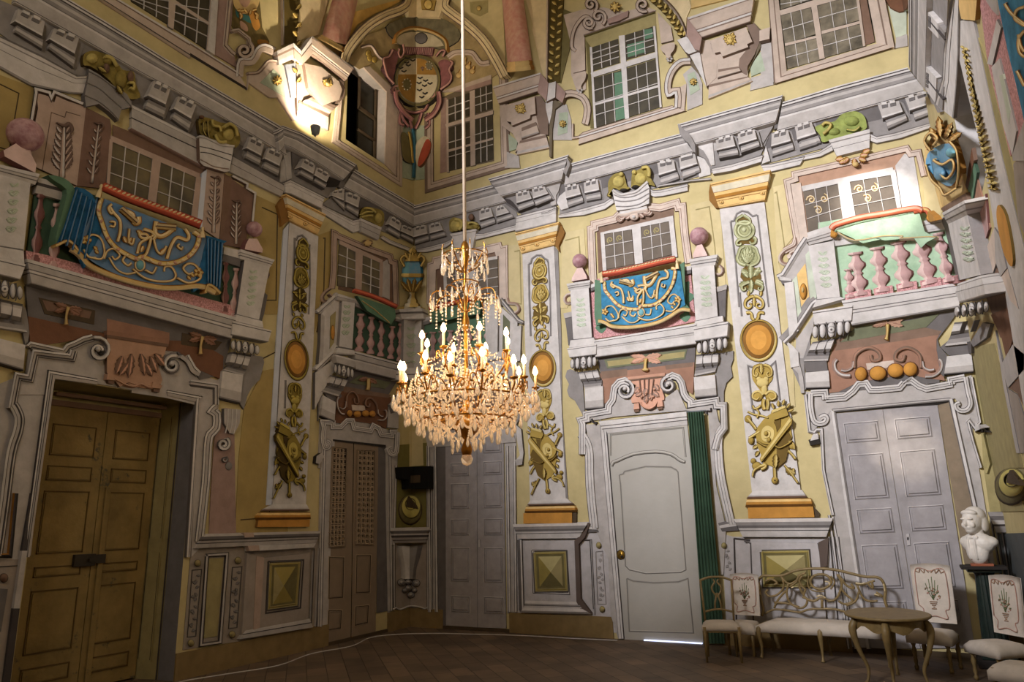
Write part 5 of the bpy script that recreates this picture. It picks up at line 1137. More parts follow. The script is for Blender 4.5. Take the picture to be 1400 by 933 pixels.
def cartouche(rt, T, c):
    def f(m):
        for sg in (1, -1):
            X = lambda s: T.pts([(lambda q: q if sg > 0 else (2*N4('745,0')[0][0]-q[0], q[1]-abs(q[0]-N4('745,0')[0][0])*.0))(a) for a in c(s)])
            k = T.k
            def rr(s, w, hi='pinkstone', tp=None, mt='pinkdk'):
                q = smooth(X(s), 5); roll(m, q, w*k, .05, mt, d0=.022, sm=0, hi=hi, taper=tp)
            rr('385,370 365,400 375,450 420,485 480,490', 3.2, 'white'); rr('500,385 490,430 450,450 415,445', 2.4, 'white')
            rr('510,430 515,350 560,305 620,290 680,320 690,370 640,380 625,340', 3, 'brick', None, 'recess')
        poly(m, T.pts(c('590,400 785,378 800,425 600,445')), .04, 'pinkstone')
    add(rt, 'scroll_cartouche', f)
    def f(m):
        for a, b, r in ((555, 475, 9), (675, 470, 12.5), (800, 450, 12), (905, 440, 10.5)): X, Y = T.p(*c('%d,%d' % (a, b))[0]); dome(m, X, Y, r*T.k, 10.5*T.k, .07, 'ochre', .045, rim='rust', n=16)
    add(rt, 'ochre_fluting', f, 'ochre scalloped festoon')
TN = Map([(1070, 420), (1300, 420), (1300, 600), (1070, 600)], [(1070, 424), (1300, 404), (1300, 584), (1070, 604)])
TC = [(1135, 480), (1280, 455), (1290, 535), (1140, 560)]
cartouche(rb, Map(QC, QC), N4)
rd = root('trim_7', 1215, 620, 'white meandering frame with curled ends around the grey double door', 'door surround', kind='structure')
SM = [(-6, .01, 'slate'), (-5.2, .06, 'white'), (-2.8, .065, 'slate'), (-2.1, .055, 'white'), (.2, .05, 'slate'), (1.2, .05, 'white'), (3.6, .045, 'slate'), (4.4, .02, 'slate')]
def f(m):
    poly(m, N4('160,600 330,600 470,600 560,510 640,570 800,560 933,500')+N5('60,470 130,430 190,490 300,480 420,440 470,700 440,720')+N6('800,20 150,75')+N4('200,900 170,800'), .02, 'stone')
    run(m, smooth(N4('305,655 440,645 500,600 540,550 590,545 620,590 680,590 830,575 860,540 900,505'), 1)+smooth(N5('60,480 100,470 140,500 180,515 320,490'), 1), SM)
    run(m, N4('300,655 295,610 200,615')[::-1], SM)
    run(m, smooth(N4('195,615 195,700 215,800 255,830 300,820 315,790 295,770 265,785'), 3), [(-4.5, .01, 'slate'), (-3.8, .06, 'white'), (-1.2, .065, 'slate'), (-.4, .06, 'white'), (2.6, .05, 'slate'), (3.6, .02, 'slate')])
    run(m, N5('320,490 315,468 385,455'), SM)
    run(m, smooth(N5('388,450 400,520 415,590 395,625 355,625 340,600 360,590'), 3), [(-4, .01, 'slate'), (-3.2, .06, 'white'), (-.8, .065, 'slate'), (0, .06, 'white'), (2.6, .05, 'slate'), (3.6, .02, 'slate')])
    run(m, [N4('160,620')[0], N4('190,880')[0], N4('225,890')[0], N4('240,870')[0], N4('275,870')[0], N6('100,400')[0], N6('150,640')[0]], [(-2.4, .03, 'slate'), (-1.6, .05, 'white'), (.6, .05, 'slate'), (1.4, .045, 'white'), (2.4, .03, 'slate')])
    run(m, N5('420,450 465,690 440,720 410,680 400,690 430,800 470,933'), [(-2.4, .03, 'slate'), (-1.6, .05, 'white'), (.6, .05, 'slate'), (1.4, .045, 'white'), (2.4, .03, 'slate')])
    poly(m, N6('20,240 75,225 85,260 30,270'), .06, 'dark'); poly(m, N6('45,210 70,205 75,235 30,245'), .07, 'white')
    poly(m, N5('440,690 480,720 440,740'), .07, 'white'); poly(m, N5('440,740 515,745 470,705'), .03, 'dark')
    band(m, N6('145,75 775,15 780,35 160,95'), [(0, .03, 'slate'), (.2, .045, 'white'), (.5, .04, 'grey'), (.8, .03, 'dark'), (1, .03, 'dark')])
    band(m, [N6('140,80')[0], N6('330,1352')[0], N6('355,1352')[0], N6('165,95')[0]], [(0, .03, 'white'), (.5, .04, 'white'), (.6, .04, 'grey'), (1, .03, 'slate')])
    band(m, [N6('765,25')[0], N6('960,900')[0], N6('985,900')[0], N6('790,20')[0]], [(0, .03, 'slate'), (.2, .04, 'white'), (.8, .045, 'grey'), (1, .03, 'stone')])
    poly(m, N6('80,180 140,85 330,1352 250,1352 150,650'), .015, 'stone'); poly(m, N6('785,20 820,100 880,110 1010,900 985,900'), .015, 'stone')
    for k, (a, b) in enumerate((('150,650', '270,1352'), ('130,640', '235,1352'))): run(m, N6(a+' '+b), [(-2, .016, 'slate'), (-1, .03, 'white'), (1, .03, 'slate'), (2, .02, 'slate')])
add(rd, 'moulding', f)
dr = root('door_5', 1230, 880, 'grey six-panelled double door under the bright balcony', 'door', kind='structure')
def f(m):
    poly(m, N6('708,55 765,35 965,900 850,900'), .012, 'brown2')
    poly(m, N6('160,92 705,55 760,40 765,30 770,15 150,80'), .02, 'dark')
mat('brown2', '8a7a68', mott=.14)
add(dr, 'reveal', f)
def panelled(dr, q, rows, mt='doorgrey', d=.018, mg=.14, k=1.0, mg2=None):
    lf = add(dr, 'door_leaf', lambda m: poly(m, q, d, mt, edge='doordk'))
    for r0, r1 in rows:
        mr = mg2 if mg2 is not None else mg
        p_ = [bil(q, mg, r0), bil(q, 1-mr, r0), bil(q, 1-mr, r1), bil(q, mg, r1)]
        def f(m):
            o = lambda v: offset(p_, v*k, True)
            sheet(m, [(o(0), d+.001), (o(1.5), d+.012), (o(2.9), d-.008), (o(3.9), d-.006), (o(6.4), d+.016)], ['doorlt', 'doordk', 'doorlt', 'doorgrey'], (d, 9), closed=True)  # bevel light and shadow put into pale and dark strips
            a = o(6.4); m.face([m.vert(on(x, y, d+.016)) for x, y in a], 'doorgrey', see=CAM)
        add(lf, 'door_panel', f)
    return lf
L5r = [(.12, .17)]
ql = [N6('165,100')[0], N6('414,78')[0], N6('615,1350')[0], N6('345,1352')[0]]; qr = [N6('416,78')[0], N6('706,52')[0], N6('905,1345')[0], N6('618,1350')[0]]
R5 = ((.043, .13), (.178, .37), (.408, .514), (.56, .75), (.8, .895))
panelled(dr, ql, R5, mg=.13, k=.8); panelled(dr, qr, R5, mg=.17, k=.8)
add(dr, 'keyhole_plate', lambda m: (poly(m, N6('540,740 556,738 562,800 546,802'), .03, 'doorlt', edge='doordk'), dome(m, *N6('549,765')[0], 1.1, 2.6, .01, 'dark', .03)))
# green and red cloth thrown over the bright balcony
th = root('balcony_cloth', 1215, 330, 'pale green cloth with red edge thrown over the bright balcony', 'cloth', 'green cloths over corner balconies')
def f(m):
    poly(m, smooth(N1('430,650 600,600 980,520 1040,560')[:3]+N3('330,110 365,230 440,270 380,300 340,340 290,270 100,290 -40,260')+N1('760,710 620,740 540,700'), 1), .165, 'greenlt', edge='green', d0=.15)
    run(m, smooth(N1('440,660 560,720 760,690 900,690')+N3('200,275 380,265 460,270'), 3), [(-1, .17, 'gold2'), (0, .18, 'cream'), (1, .17, 'gold2')], d0=.1)
mat('greenlt', 'a5bda4', mott=.3, scale=6, rough=.9, col2='8fae92')
add(th, 'cloth', f)
add(th, 'red_roll', lambda m: (roll(m, N1('400,640 430,610 600,560 780,530 980,495 1040,510'), 4.5, .06, 'redlt', d0=.165, hi='salmon'), roll(m, N3('290,95 340,85 380,90 420,140'), 4, .05, 'redlt', d0=.15, hi='ochrelt')), 'red rolled edge')
for q in (N1('395,640 440,670 425,695 390,690'), N3('385,95 425,130 440,155 400,165 375,140')): add(th, 'gilt_corner', lambda m: poly(m, q, .2, 'ochre', d0=.14, bev=1.5))
# ------------------------------------------------------------------ corner bays: lattice door (side wall) and plain double door behind the chandelier
O1 = K(430, 300, 5.831); O2 = K(420, 400, 5.833); O3 = K(425, 480, 5.829); O4 = K(425, 590, 3.217); O5 = K(560, 320, 5.831); O6 = K(250, 720, 4.665); O7 = K(680, 700, 5.183); O8 = K(500, 700, 4.664)
rt = root('window_4', 490, 370, 'dim casement above the lattice door balcony', 'window', kind='structure')
add(rt, 'reveal', lambda m: (poly(m, O1('205,115 400,210 610,310 660,690 540,640 190,560'), .006, 'brown'), poly(m, O1('545,340 600,310 600,640 530,610'), .012, 'stone')))
glazing(rt, [O1('200,195 330,260 325,550 185,530'), O1('385,285 525,345 520,615 375,570')], None, [O1('200,165 545,325 540,355 330,262 200,198'), O1('328,255 385,280 375,575 325,555'), O1('522,340 548,350 540,630 515,620')], 'glassL', 2, 4, fm='pinkA')
def f(m):
    run(m, O1('60,650 80,620 70,600 130,550 145,400 150,100 175,110 190,125 400,215')[3:]+O1('610,290 620,330 650,340 660,690'), [(-3, .01, 'pinkAd'), (-2.2, .04, 'pinkA'), (-.8, .045, 'pinkAd'), (0, .035, 'pinkA'), (5, .03, 'pinkAd'), (6, .01, 'brown')])
    run(m, smooth(O1('130,550 90,580 65,620 80,655 120,650 140,620 120,600'), 4), [(-2.2, .03, 'pinkAd'), (0, .05, 'pinkA'), (2, .03, 'pinkAd')])
add(rt, 'pink_surround', f)
add(rt, 'gilt_shell', lambda m: (dome(m, *O1('425,190')[0], 6, 5, .05, 'gold2', .03, rim='gold2d'), [leaf(m, *O1('425,175')[0], 8, 4, g, 'brown', .03, .04, 'gold2') for g in (2.8, .4, 1.57, 2.2, .9)]))
yellow_panels(rt, [(O1('25,130 130,90 130,540 60,600 30,720 40,780 -10,933 0,400'), O1('70,150 85,150 75,560 20,900'))], 'panelA', 'umber')
def corner_balcony(rb, A, big):
    pass
rb = root('balcony', 490, 470, 'small dim balcony with pink balusters above the lattice door', 'balcony', 'painted balconies')
add(rb, 'green_back', lambda m: poly(m, O2('370,80 760,260 750,560 365,450'), .03, 'greendk'))
soff(rb, O2('385,625 720,705 640,830 620,933 230,933 240,780 300,700'), [(O2('420,660 670,720 620,770 330,720'), 'coffer')], [(O3('240,320 460,320 640,370 600,620 540,590 480,580 350,560 250,580 190,570 215,400'), 'rust'), (O3('260,280 470,320 640,350 620,375 265,330'), 'recess')])
add(rb, 'balcony_slab', lambda m: band(m, O2('385,470 760,570 730,700 385,615'), [(0, .14, 'white'), (.1, .145, 'line'), (.14, .14, 'stone'), (.4, .13, 'slate'), (.46, .135, 'white'), (.55, .125, 'stone'), (.95, .12, 'slate'), (1, .12, 'slate')]))
add(rb, 'handrail', lambda m: (band(m, O2('385,60 480,110 480,150 385,110'), [(0, .09, 'white'), (.5, .08, 'grey'), (1, .07, 'stone')]), band(m, O2('705,190 765,210 765,240 705,225'), [(0, .1, 'white'), (.5, .08, 'grey'), (1, .07, 'stone')])))
for x0, y0, x1, y1, w in ((430, 170, 415, 470, 38), (515, 195, 505, 490, 33), (595, 225, 585, 510, 30), (680, 270, 665, 530, 30), (745, 250, 735, 550, 26)):
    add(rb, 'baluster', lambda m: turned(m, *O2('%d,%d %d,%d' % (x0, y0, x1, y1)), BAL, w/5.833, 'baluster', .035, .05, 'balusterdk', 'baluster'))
def f(m):
    band(m, O2('250,10 390,55 380,85 240,60'), [(0, .13, 'white'), (.4, .12, 'grey'), (.5, .12, 'stone'), (1, .1, 'stone')])
    poly(m, O2('280,70 380,80 360,450 255,430'), .1, 'white', edge='grey')
    band(m, O2('250,430 370,455 390,500 225,490'), [(0, .11, 'slate'), (.2, .12, 'white'), (.8, .13, 'stone'), (1, .13, 'slate')]); band(m, O2('225,495 390,540 380,600 235,560'), [(0, .14, 'white'), (.2, .14, 'stone'), (1, .13, 'slate')])
    band(m, O2('755,170 875,180 875,225 770,225'), [(0, .13, 'white'), (.4, .12, 'grey'), (.5, .12, 'stone'), (1, .1, 'white')])
add(rb, 'post', f)
add(rb, 'painted_foliage', lambda m: [leaf(m, *lerp(*O2('320,110 305,350'), (k+.5)/9), 6, 2.2, sg*(.9+.9*(k % 2))-1.57, 'sagedk', .006, .102, 'sage') for k in range(9) for sg in (-1, 1)])
def f(m):
    poly(m, O2('280,60 255,430 100,620 90,590 110,500 110,170 240,30'), .05, 'white', edge='slate')
    poly(m, O2('185,190 230,150 215,400 180,450'), .055, 'khaki', edge='slate')
    run(m, O2('250,15 90,160'), [(-3, .05, 'white'), (-1, .07, 'slate'), (0, .065, 'white'), (3.5, .05, 'slate')]); run(m, O2('250,430 230,470 80,620'), [(-2, .05, 'white'), (0, .08, 'slate'), (1, .08, 'white'), (4.5, .06, 'slate')])
    dome(m, *O2('205,320')[0], 2.8, 10.5, .04, 'ochre', .056, rim='ochredk'); poly(m, O2('110,170 140,190 125,560 90,580 105,400'), .06, 'stone', edge='slate')
    poly(m, O2('230,520 240,600 180,680 130,790 60,933 65,640'), .05, 'white', edge='slate')
add(rb, 'side_panel', f)
console(rb, (*O2('215,605 370,650'), 8), O2('190,660 330,690 290,770 175,740'), O2('175,740 290,770 250,830 120,790'), O3('100,355 200,410 190,570 80,525'), O3('60,220 150,200 150,270 100,320 95,350 60,560'), fl2=O3('100,320 230,330 250,360 200,410 130,370'))
add(rb, 'console', lambda m: (poly(m, O3('700,340 620,430 610,610 700,620'), .05, 'stone', edge='slate'), poly(m, O3('620,430 700,420 700,480 640,500'), .06, 'slate')))
add(rb, 'gilt_pendant', lambda m: (roll(m, O3('460,220 460,280 455,310'), 3, .05, 'gold2', d0=.035, hi='gold2'), [leaf(m, *O3('460,220')[0], 14, 4, g, 'brick', .03, .04, 'rust') for g in (3.0, .5)]))
src = [(1140, 478), (1276, 462), (1276, 545), (1140, 545)]
dstA = [O3('215,350')[0], O3('600,400')[0], O3('590,570')[0], O3('210,540')[0]]
cartouche(rb, Map([N4('355,360')[0], N4('1135,290')[0], N4('1135,520')[0], N4('355,520')[0]], [O3('205,350')[0], O3('610,420')[0], O3('610,580')[0], O3('205,530')[0]]), N4)
rd = root('trim_8', 490, 640, 'dim meandering stone frame with curled ends around the lattice door', 'door surround', kind='structure')
SS = [(a*.72, b, c) for a, b, c in SM]
def f(m):
    poly(m, O3('75,550 180,570 300,540 480,580 640,640 700,640 690,880 620,850 600,760 180,710 170,933 60,933'), .02, 'stone')
    run(m, O3('110,610 100,570 175,575 175,610 240,610 290,560 330,560 345,620 480,640 500,600 540,620 560,670 650,680 650,650 690,650'), SS)
    run(m, smooth(O3('105,600 95,700 110,770 140,770 150,735 125,720'), 3), SS[1:]); run(m, smooth(O3('690,650 680,800 650,820 630,790 650,780'), 3), SS[1:])
    poly(m, O4('60,0 105,40 75,860 35,860 40,200'), .015, 'stone'); poly(m, O4('330,60 385,20 380,150 360,790 340,800 330,300'), .015, 'stone')
    for a in ('58,60 40,860', '345,100 352,790', '372,150 362,500'): run(m, O4(a), [(-3, .016, 'slate'), (-2, .035, 'white'), (0, .035, 'slate'), (1, .03, 'stone'), (3, .03, 'slate')])
    poly(m, O4('45,95 60,110 40,145 22,140 25,110'), .06, 'stone', edge='dark')
    poly(m, O4('100,35 330,60 330,70 100,42'), .03, 'dark')
add(rd, 'moulding', f)
dr = root('door_2', 485, 860, 'brownish double door with pierced lattice upper panels', 'door', kind='structure')
mat('taupe', '8c7a68', mott=.1, scale=3); mat('taupedk', '30271e', mott=.1); mat('lattice', 'a28e78', mott=.1)
add(dr, 'reveal', lambda m: poly(m, O4('295,60 335,70 345,790 290,800'), .01, 'slate'))
for q, lat, panels in ((O4('100,38 187,50 175,905 70,935'), O4('98,68 158,75 148,505 85,510'), (O4('78,550 150,552 145,735 75,740'), O4('75,785 140,785 135,870 72,880'))), (O4('190,50 297,62 285,890 178,908'), O4('208,82 282,85 276,498 200,495'), (O4('198,542 268,542 262,712 194,716'), O4('194,768 258,762 254,845 190,860')))):
    lf = add(dr, 'door_leaf', lambda m: poly(m, q, .014, 'taupe', edge='taupedk'))
    def f(m):
        poly(m, lat, .0155, 'taupedk', d0=.013)
        rr = random.Random(5); nx, ny = 4, 18
        for j in range(ny):
            for i in range(nx):
                c = bil(lat, (i+.5)/nx, (j+.5)/ny); w = 2.4; h_ = 3.4
                pts = [(c[0]+w*math.cos(a)*(1.25 if k % 2 else .75), c[1]+h_*math.sin(a)*(1.25 if k % 2 else .75)) for k, a in enumerate([2*math.pi*t/8 for t in range(9)])]
                roll(m, pts, .75, .008, 'lattice', d0=.016, sm=0)
                if (i+j) % 2: roll(m, [(c[0]-w*1.6, c[1]-h_*.3), (c[0]+w*1.6, c[1]+h_*.3)], .45, .006, 'lattice', d0=.016, sm=0)
        run(m, lat+lat[:1], [(-.7, .02, 'taupe'), (.3, .022, 'taupedk'), (.6, .016, 'taupedk')], d0=.013)
    add(lf, 'lattice_panel', f)
    for p_ in panels: add(lf, 'door_panel', lambda m: (sheet(m, [(p_, .015), (offset(p_, 1, True), .02), (offset(p_, 2, True), .016), (offset(p_, 3, True), .02)], ['lattice', 'taupedk', 'taupe'], (.014, 9), closed=True)))
th = root('balcony_cloth', 525, 425, 'dark green cloth with red edge over the lattice door balcony', 'cloth', 'green cloths over corner balconies')
add(th, 'cloth', lambda m: (poly(m, O1('340,610 640,710 650,780 610,840 520,790 420,730'), .16, 'green', edge='greendk', d0=.1), run(m, O1('380,650 480,720 600,825'), [(-.7, .165, 'gold2'), (0, .175, 'gold2'), (.7, .165, 'gold2')], d0=.1)))
add(th, 'red_roll', lambda m: roll(m, O1('320,570 480,620 660,700'), 3.4, .05, 'red', d0=.15, hi='redlt'))
# bay behind the chandelier
rt = root('window_5', 645, 390, 'casement half hidden behind the top of the chandelier', 'window', kind='structure')
add(rt, 'reveal', lambda m: (poly(m, O5('215,215 700,110 710,500 270,560 220,570'), .006, 'recess'), poly(m, O5('215,215 270,265 275,560 220,570'), .01, 'brown')))
glazing(rt, [O5('290,275 440,245 455,520 300,535'), O5('520,230 700,195 706,490 540,515')], None, [O5('268,262 700,175 700,200 290,275'), O5('268,262 292,272 300,540 275,545'), O5('440,240 520,225 540,520 455,530'), O5('275,545 706,490 706,505 280,560')], nx=2, ny=4)
def f(m):
    run(m, O5('145,560 150,240 185,230 190,195 720,75 730,110 770,100 775,520'), [(-2, .01, 'pinkdk'), (-1.4, .04, 'pinkstone'), (.4, .045, 'pinkdk'), (1, .035, 'pinkstone'), (10, .03, 'pinkdk'), (11, .01, 'recess')])
    run(m, smooth(O5('775,510 790,550 850,560 870,600 840,630 800,610 790,580'), 4), [(-2.2, .03, 'pinkdk'), (0, .05, 'pinkstone'), (2, .03, 'pinkdk')])
add(rt, 'pink_surround', f)
yellow_panels(rt, [(O5('785,95 880,80 910,150 905,933 860,933 880,700 890,600 790,530'), O5('835,140 880,130 890,560 850,550')), (O5('100,260 145,250 140,620 100,640'), None)])
rb = root('balcony', 650, 460, 'pale balcony mostly hidden behind the chandelier', 'balcony', 'painted balconies')
add(rb, 'green_back', lambda m: poly(m, O5('90,690 640,560 640,933 90,933'), .03, 'green'))
add(rb, 'handrail', lambda m: band(m, O5('60,690 165,655 165,710 60,745'), [(0, .09, 'white'), (.5, .08, 'grey'), (1, .07, 'white')]))
for x in (580, 592, 604, 616, 628, 641, 654, 667): add(rb, 'baluster', lambda m: turned(m, (x, 455-(x-580)*.09), (x, 497-(x-580)*.09), BAL, 5.6, 'baluster', .035, .05, 'balusterdk', 'balusterlt'))
def f(m):
    band(m, O5('580,555 720,515 725,560 600,600'), [(0, .13, 'white'), (.3, .12, 'slate'), (.4, .12, 'white'), (1, .1, 'white')]); poly(m, O5('600,600 705,565 700,960 610,990'), .1, 'white', edge='grey')
add(rb, 'post', f)
def f(m):
    poly(m, O5('705,560 860,700 850,1010 700,960'), .05, 'white', edge='grey'); poly(m, O5('745,640 800,700 790,960 740,930'), .056, 'coffer', edge='slate')
    run(m, O5('720,520 860,690 900,710'), [(-3.4, .05, 'slate'), (-2, .06, 'white'), (0, .08, 'slate'), (1, .07, 'white'), (2.4, .05, 'slate')]); poly(m, O5('840,740 890,730 880,1010 850,1020'), .06, 'white', edge='grey')
    dome(m, *O5('775,810')[0], 3, 9, .04, 'ochre', .06, rim='ochredk')
add(rb, 'side_panel', f)
add(rb, 'balcony_slab', lambda m: (band(m, P('572,500 690,480 690,510 578,530'), [(0, .14, 'white'), (.3, .13, 'slate'), (.4, .14, 'white'), (1, .12, 'slate')]), band(m, P('690,480 712,506 712,530 690,510'), [(0, .12, 'stone'), (.3, .11, 'slate'), (.4, .12, 'stone'), (1, .1, 'slate')])))
add(rb, 'soffit', lambda m: (poly(m, P('580,530 690,510 700,560 692,600 600,600'), .02, 'recess'), poly(m, P('692,512 712,530 712,570 700,590 695,560'), .05, 'grey')))
th = root('balcony_cloth', 600, 430, 'green cloth with red roll on the balcony behind the chandelier', 'cloth', 'green cloths over corner balconies')
add(th, 'cloth', lambda m: poly(m, O5('170,620 560,530 560,640 400,660 300,690 230,700 180,710'), .15, 'green', edge='greendk', d0=.1))
add(th, 'red_roll', lambda m: roll(m, O5('155,600 260,570 400,540 570,505'), 3.4, .05, 'red', d0=.15, hi='redlt'))
rd = root('trim_9', 650, 620, 'white frame around the grey double door behind the chandelier', 'door surround', kind='structure')
def f(m):
    poly(m, O8('390,-520 450,-560 450,630 400,620'), .012, 'stone'); poly(m, O8('885,-520 960,-500 960,640 905,640'), .012, 'stone')
    for x, xb in ((398, 408), (440, 452), (900, 915), (945, 955)): run(m, O8('%d,-420 %d,640' % (x, xb)), [(-2.4, .014, 'slate'), (-1.6, .04, 'white'), (.6, .04, 'slate'), (1.4, .03, 'white'), (2.4, .02, 'slate')])
    band(m, O8('445,-560 890,-580 890,-540 450,-520'), [(0, .03, 'white'), (.5, .05, 'slate'), (1, .03, 'white')])
    poly(m, P('580,590 700,585 705,605 585,612'), .03, 'stone')
    poly(m, B7('490,20 500,70 480,95 510,100 515,60 505,-40 480,-60'), .05, 'white', edge='slate'); poly(m, B7('480,90 510,85 510,110 485,115'), .05, 'stone', edge='dark')
add(rd, 'moulding', f)
dr = root('door_3', 650, 860, 'grey panelled double door directly below the chandelier', 'door', kind='structure')
add(dr, 'reveal', lambda m: poly(m, O8('450,-540 510,-540 512,725 455,735'), .01, 'slate', d0=-.02))
q1 = [O8('508,-520')[0], O8('708,-535')[0], O8('712,738')[0], O8('512,725')[0]]; q2 = [O8('710,-535')[0], O8('878,-545')[0], O8('895,745')[0], O8('714,738')[0]]
R3 = ((.04, .11), (.145, .24), (.27, .385), (.425, .455+.0), (.48, .6-.06), (.62, .8), (.853, .945))
R3 = ((.03, .13), (.17, .24), (.275, .405), (.455, .54), (.6, .775), (.845, .93))
panelled(dr, q1, R3, mg=.15, k=.62, mg2=.23); panelled(dr, q2, R3, mg=.22, k=.62, mg2=.06)
add(dr, 'keyhole_plate', lambda m: poly(m, O8('716,180 730,178 732,225 718,226'), .03, 'doorlt', edge='line'))
# ------------------------------------------------------------------ dado rails, panels, plinths, corner piers, vases
RP = [(0, .05, 'white'), (.18, .10, 'grey'), (.36, .095, 'slate'), (.5, .09, 'white'), (.62, .08, 'line'), (.66, .075, 'white'), (.98, .06, 'slate'), (1, .05, 'slate')]
def diamond(rt, q, a, b, c, d):
    def f(m):
        run(m, q+q[:1], [(-3, .06, 'slate'), (-2.2, .072, 'line'), (-1.4, .062, 'khaki'), (0, .062, 'gold_olive'), (1.6, .072, 'khaki'), (2.4, .062, 'olive')], d0=.05)
        cen = bil(q, .5, .52); Q = offset(q, 2.2, True) if area2(q) > 0 else offset(q, -2.2, True)
        poly(m, Q, .063, 'olive', d0=.05)
        Q2 = offset(Q, 3 if area2(q) > 0 else -3, True)
        I = [m.vert(on(x, y, .066)) for x, y in Q2]; C = m.vert(on(*cen, .12))
        for i, k in enumerate((a, b, c, d)): m.face((I[i], I[(i+1) % 4], C), k, see=CAM)
    o = add(rt, 'diamond_panel', f, 'olive diamond-point panel'); return o
mat('gold_olive', '9c8c4c', mott=.12); mat('diaL', 'b3a878', mott=.1)
rt = root('trim_10', 770, 780, 'grey dado panel with diamond boss under the middle pilaster', 'dado', kind='structure')
def f(m):
    poly(m, O7('60,0 110,0 110,90 700,70 720,150 790,150 850,760 840,860 70,720'), .008, 'doorlt')
    band(m, O7('108,90 640,78 575,190 150,195'), RP)
    band(m, O7('640,78 690,100 720,145 600,150'), [(0, .03, 'slate'), (.3, .04, 'white'), (.6, .04, 'slate'), (1, .03, 'white')])
    for a in ('125,130 150,190 165,700', '150,195 205,650 165,700'): pass
    run(m, O7('160,200 175,700'), [(-3, .02, 'slate'), (-2, .05, 'white'), (0, .05, 'slate'), (3, .04, 'slate'), (4, .03, 'grey')])
    poly(m, O7('195,205 545,205 580,650 205,640'), .05, 'doorlt', edge='slate')
    run(m, O7('245,275 490,275 510,585 255,575 245,275'), [(-1, .052, 'line'), (0, .06, 'white'), (1.4, .055, 'line'), (2, .05, 'line')], d0=.04)
    band(m, O7('200,630 570,640 600,690 185,680'), [(0, .05, 'white'), (.4, .06, 'grey'), (.6, .07, 'line'), (.7, .07, 'white'), (1, .06, 'slate')]); band(m, O7('185,680 600,690 660,725 160,715'), [(0, .07, 'white'), (.6, .08, 'stone'), (1, .06, 'line')])
    poly(m, O7('545,205 605,150 640,78 655,85 620,180 575,230 590,620 665,720 600,710 560,640'), .062, 'umber2')  # thick dark shadow painted in the mural beside the panel
    run(m, O7('610,200 665,200 690,730'), [(-1, .01, 'slate'), (0, .03, 'white'), (1, .01, 'slate')])
    run(m, O7('615,205 655,205 680,690'), [(-.5, .012, 'line'), (0, .02, 'line'), (.5, .01, 'line')])
mat('umber2', '5e504a', mott=.1)
add(rt, 'dado_moulding', f)
diamond(rt, O7('262,292 480,288 492,555 275,560'), 'diaL', 'khaki', 'olive', 'gold_olive')
def f(m):
    for x, y in ((718, 238), (742, 692)): dome(m, *O7('%d,%d' % (x, y))[0], 3.8, 4.6, .05, 'khaki', .01, rim='olive')
    run(m, O7('698,285 745,280 770,655 712,655 698,285'), [(-.6, .01, 'slate'), (0, .018, 'stone'), (.8, .01, 'slate')])
    rr = random.Random(2)
    for k in range(14):
        x, y = lerp(*O7('722,300 740,640'), (k+.5)/14); leaf(m, x+rr.uniform(-1, 1), y, 5, 2, rr.uniform(0, 6.3), 'grey', .008, .01, 'stone')
add(rt, 'arabesque_strip', f)
rt = root('trim_11', 1060, 760, 'grey dado panel behind the gilded settee', 'dado', kind='structure')
H1c = K(960, 640, 7)
def f(m):
    band(m, H1c('300,490 1250,480 1185,665 390,665'), RP)
    band(m, H1c('150,530 300,490 350,600 190,610'), [(0, .03, 'slate'), (.3, .045, 'white'), (.6, .04, 'slate'), (1, .03, 'white')])
    poly(m, C2('400,0 470,20 1000,20 1100,20 1160,240 1180,300 1190,640 430,640'), .008, 'doorlt')
    poly(m, C2('560,50 1000,60 1030,230 1060,600 600,600'), .05, 'doorlt', edge='slate')
    run(m, C2('600,600 580,60 540,45'), [(-1, .052, 'line'), (0, .056, 'slate'), (1, .05, 'line')]); run(m, C2('475,30 570,40 600,250 600,560'), [(-1, .02, 'line'), (0, .03, 'slate'), (1, .02, 'line')]); run(m, C2('475,30 490,560'), [(-1, .02, 'line'), (0, .03, 'slate'), (1, .02, 'line')])
    poly(m, C2('1005,55 1070,25 1060,200 1020,230'), .055, 'umber2')  # same painted shadow tone at this panel's edge
    for x, xb in ((1075, 1130), (1100, 1170), (1130, 1200)): run(m, C2('%d,20 %d,600' % (x, xb)), [(-1.5, .02, 'slate'), (0, .04, 'white'), (1.5, .02, 'slate')])
C2 = K(900, 730, 4.596); C3 = K(1120, 730, 4.596)
add(rt, 'dado_moulding', f)
diamond(rt, C2('650,115 940,110 960,330 665,330'), 'diaL', 'khaki', 'olive', 'gold_olive')
add(rt, 'boss', lambda m: (dome(m, *C2('412,75')[0], 4, 4.6, .05, 'khaki', .01, rim='olive'), [leaf(m, *lerp(*C2('425,100 445,240'), (k+.5)/8), 5, 2, k*1.7, 'grey', .008, .012, 'stone') for k in range(8)]))
rt = root('trim_12', 350, 800, 'dim dado with narrow panels and diamond boss under the side wall pilaster', 'dado', kind='structure')
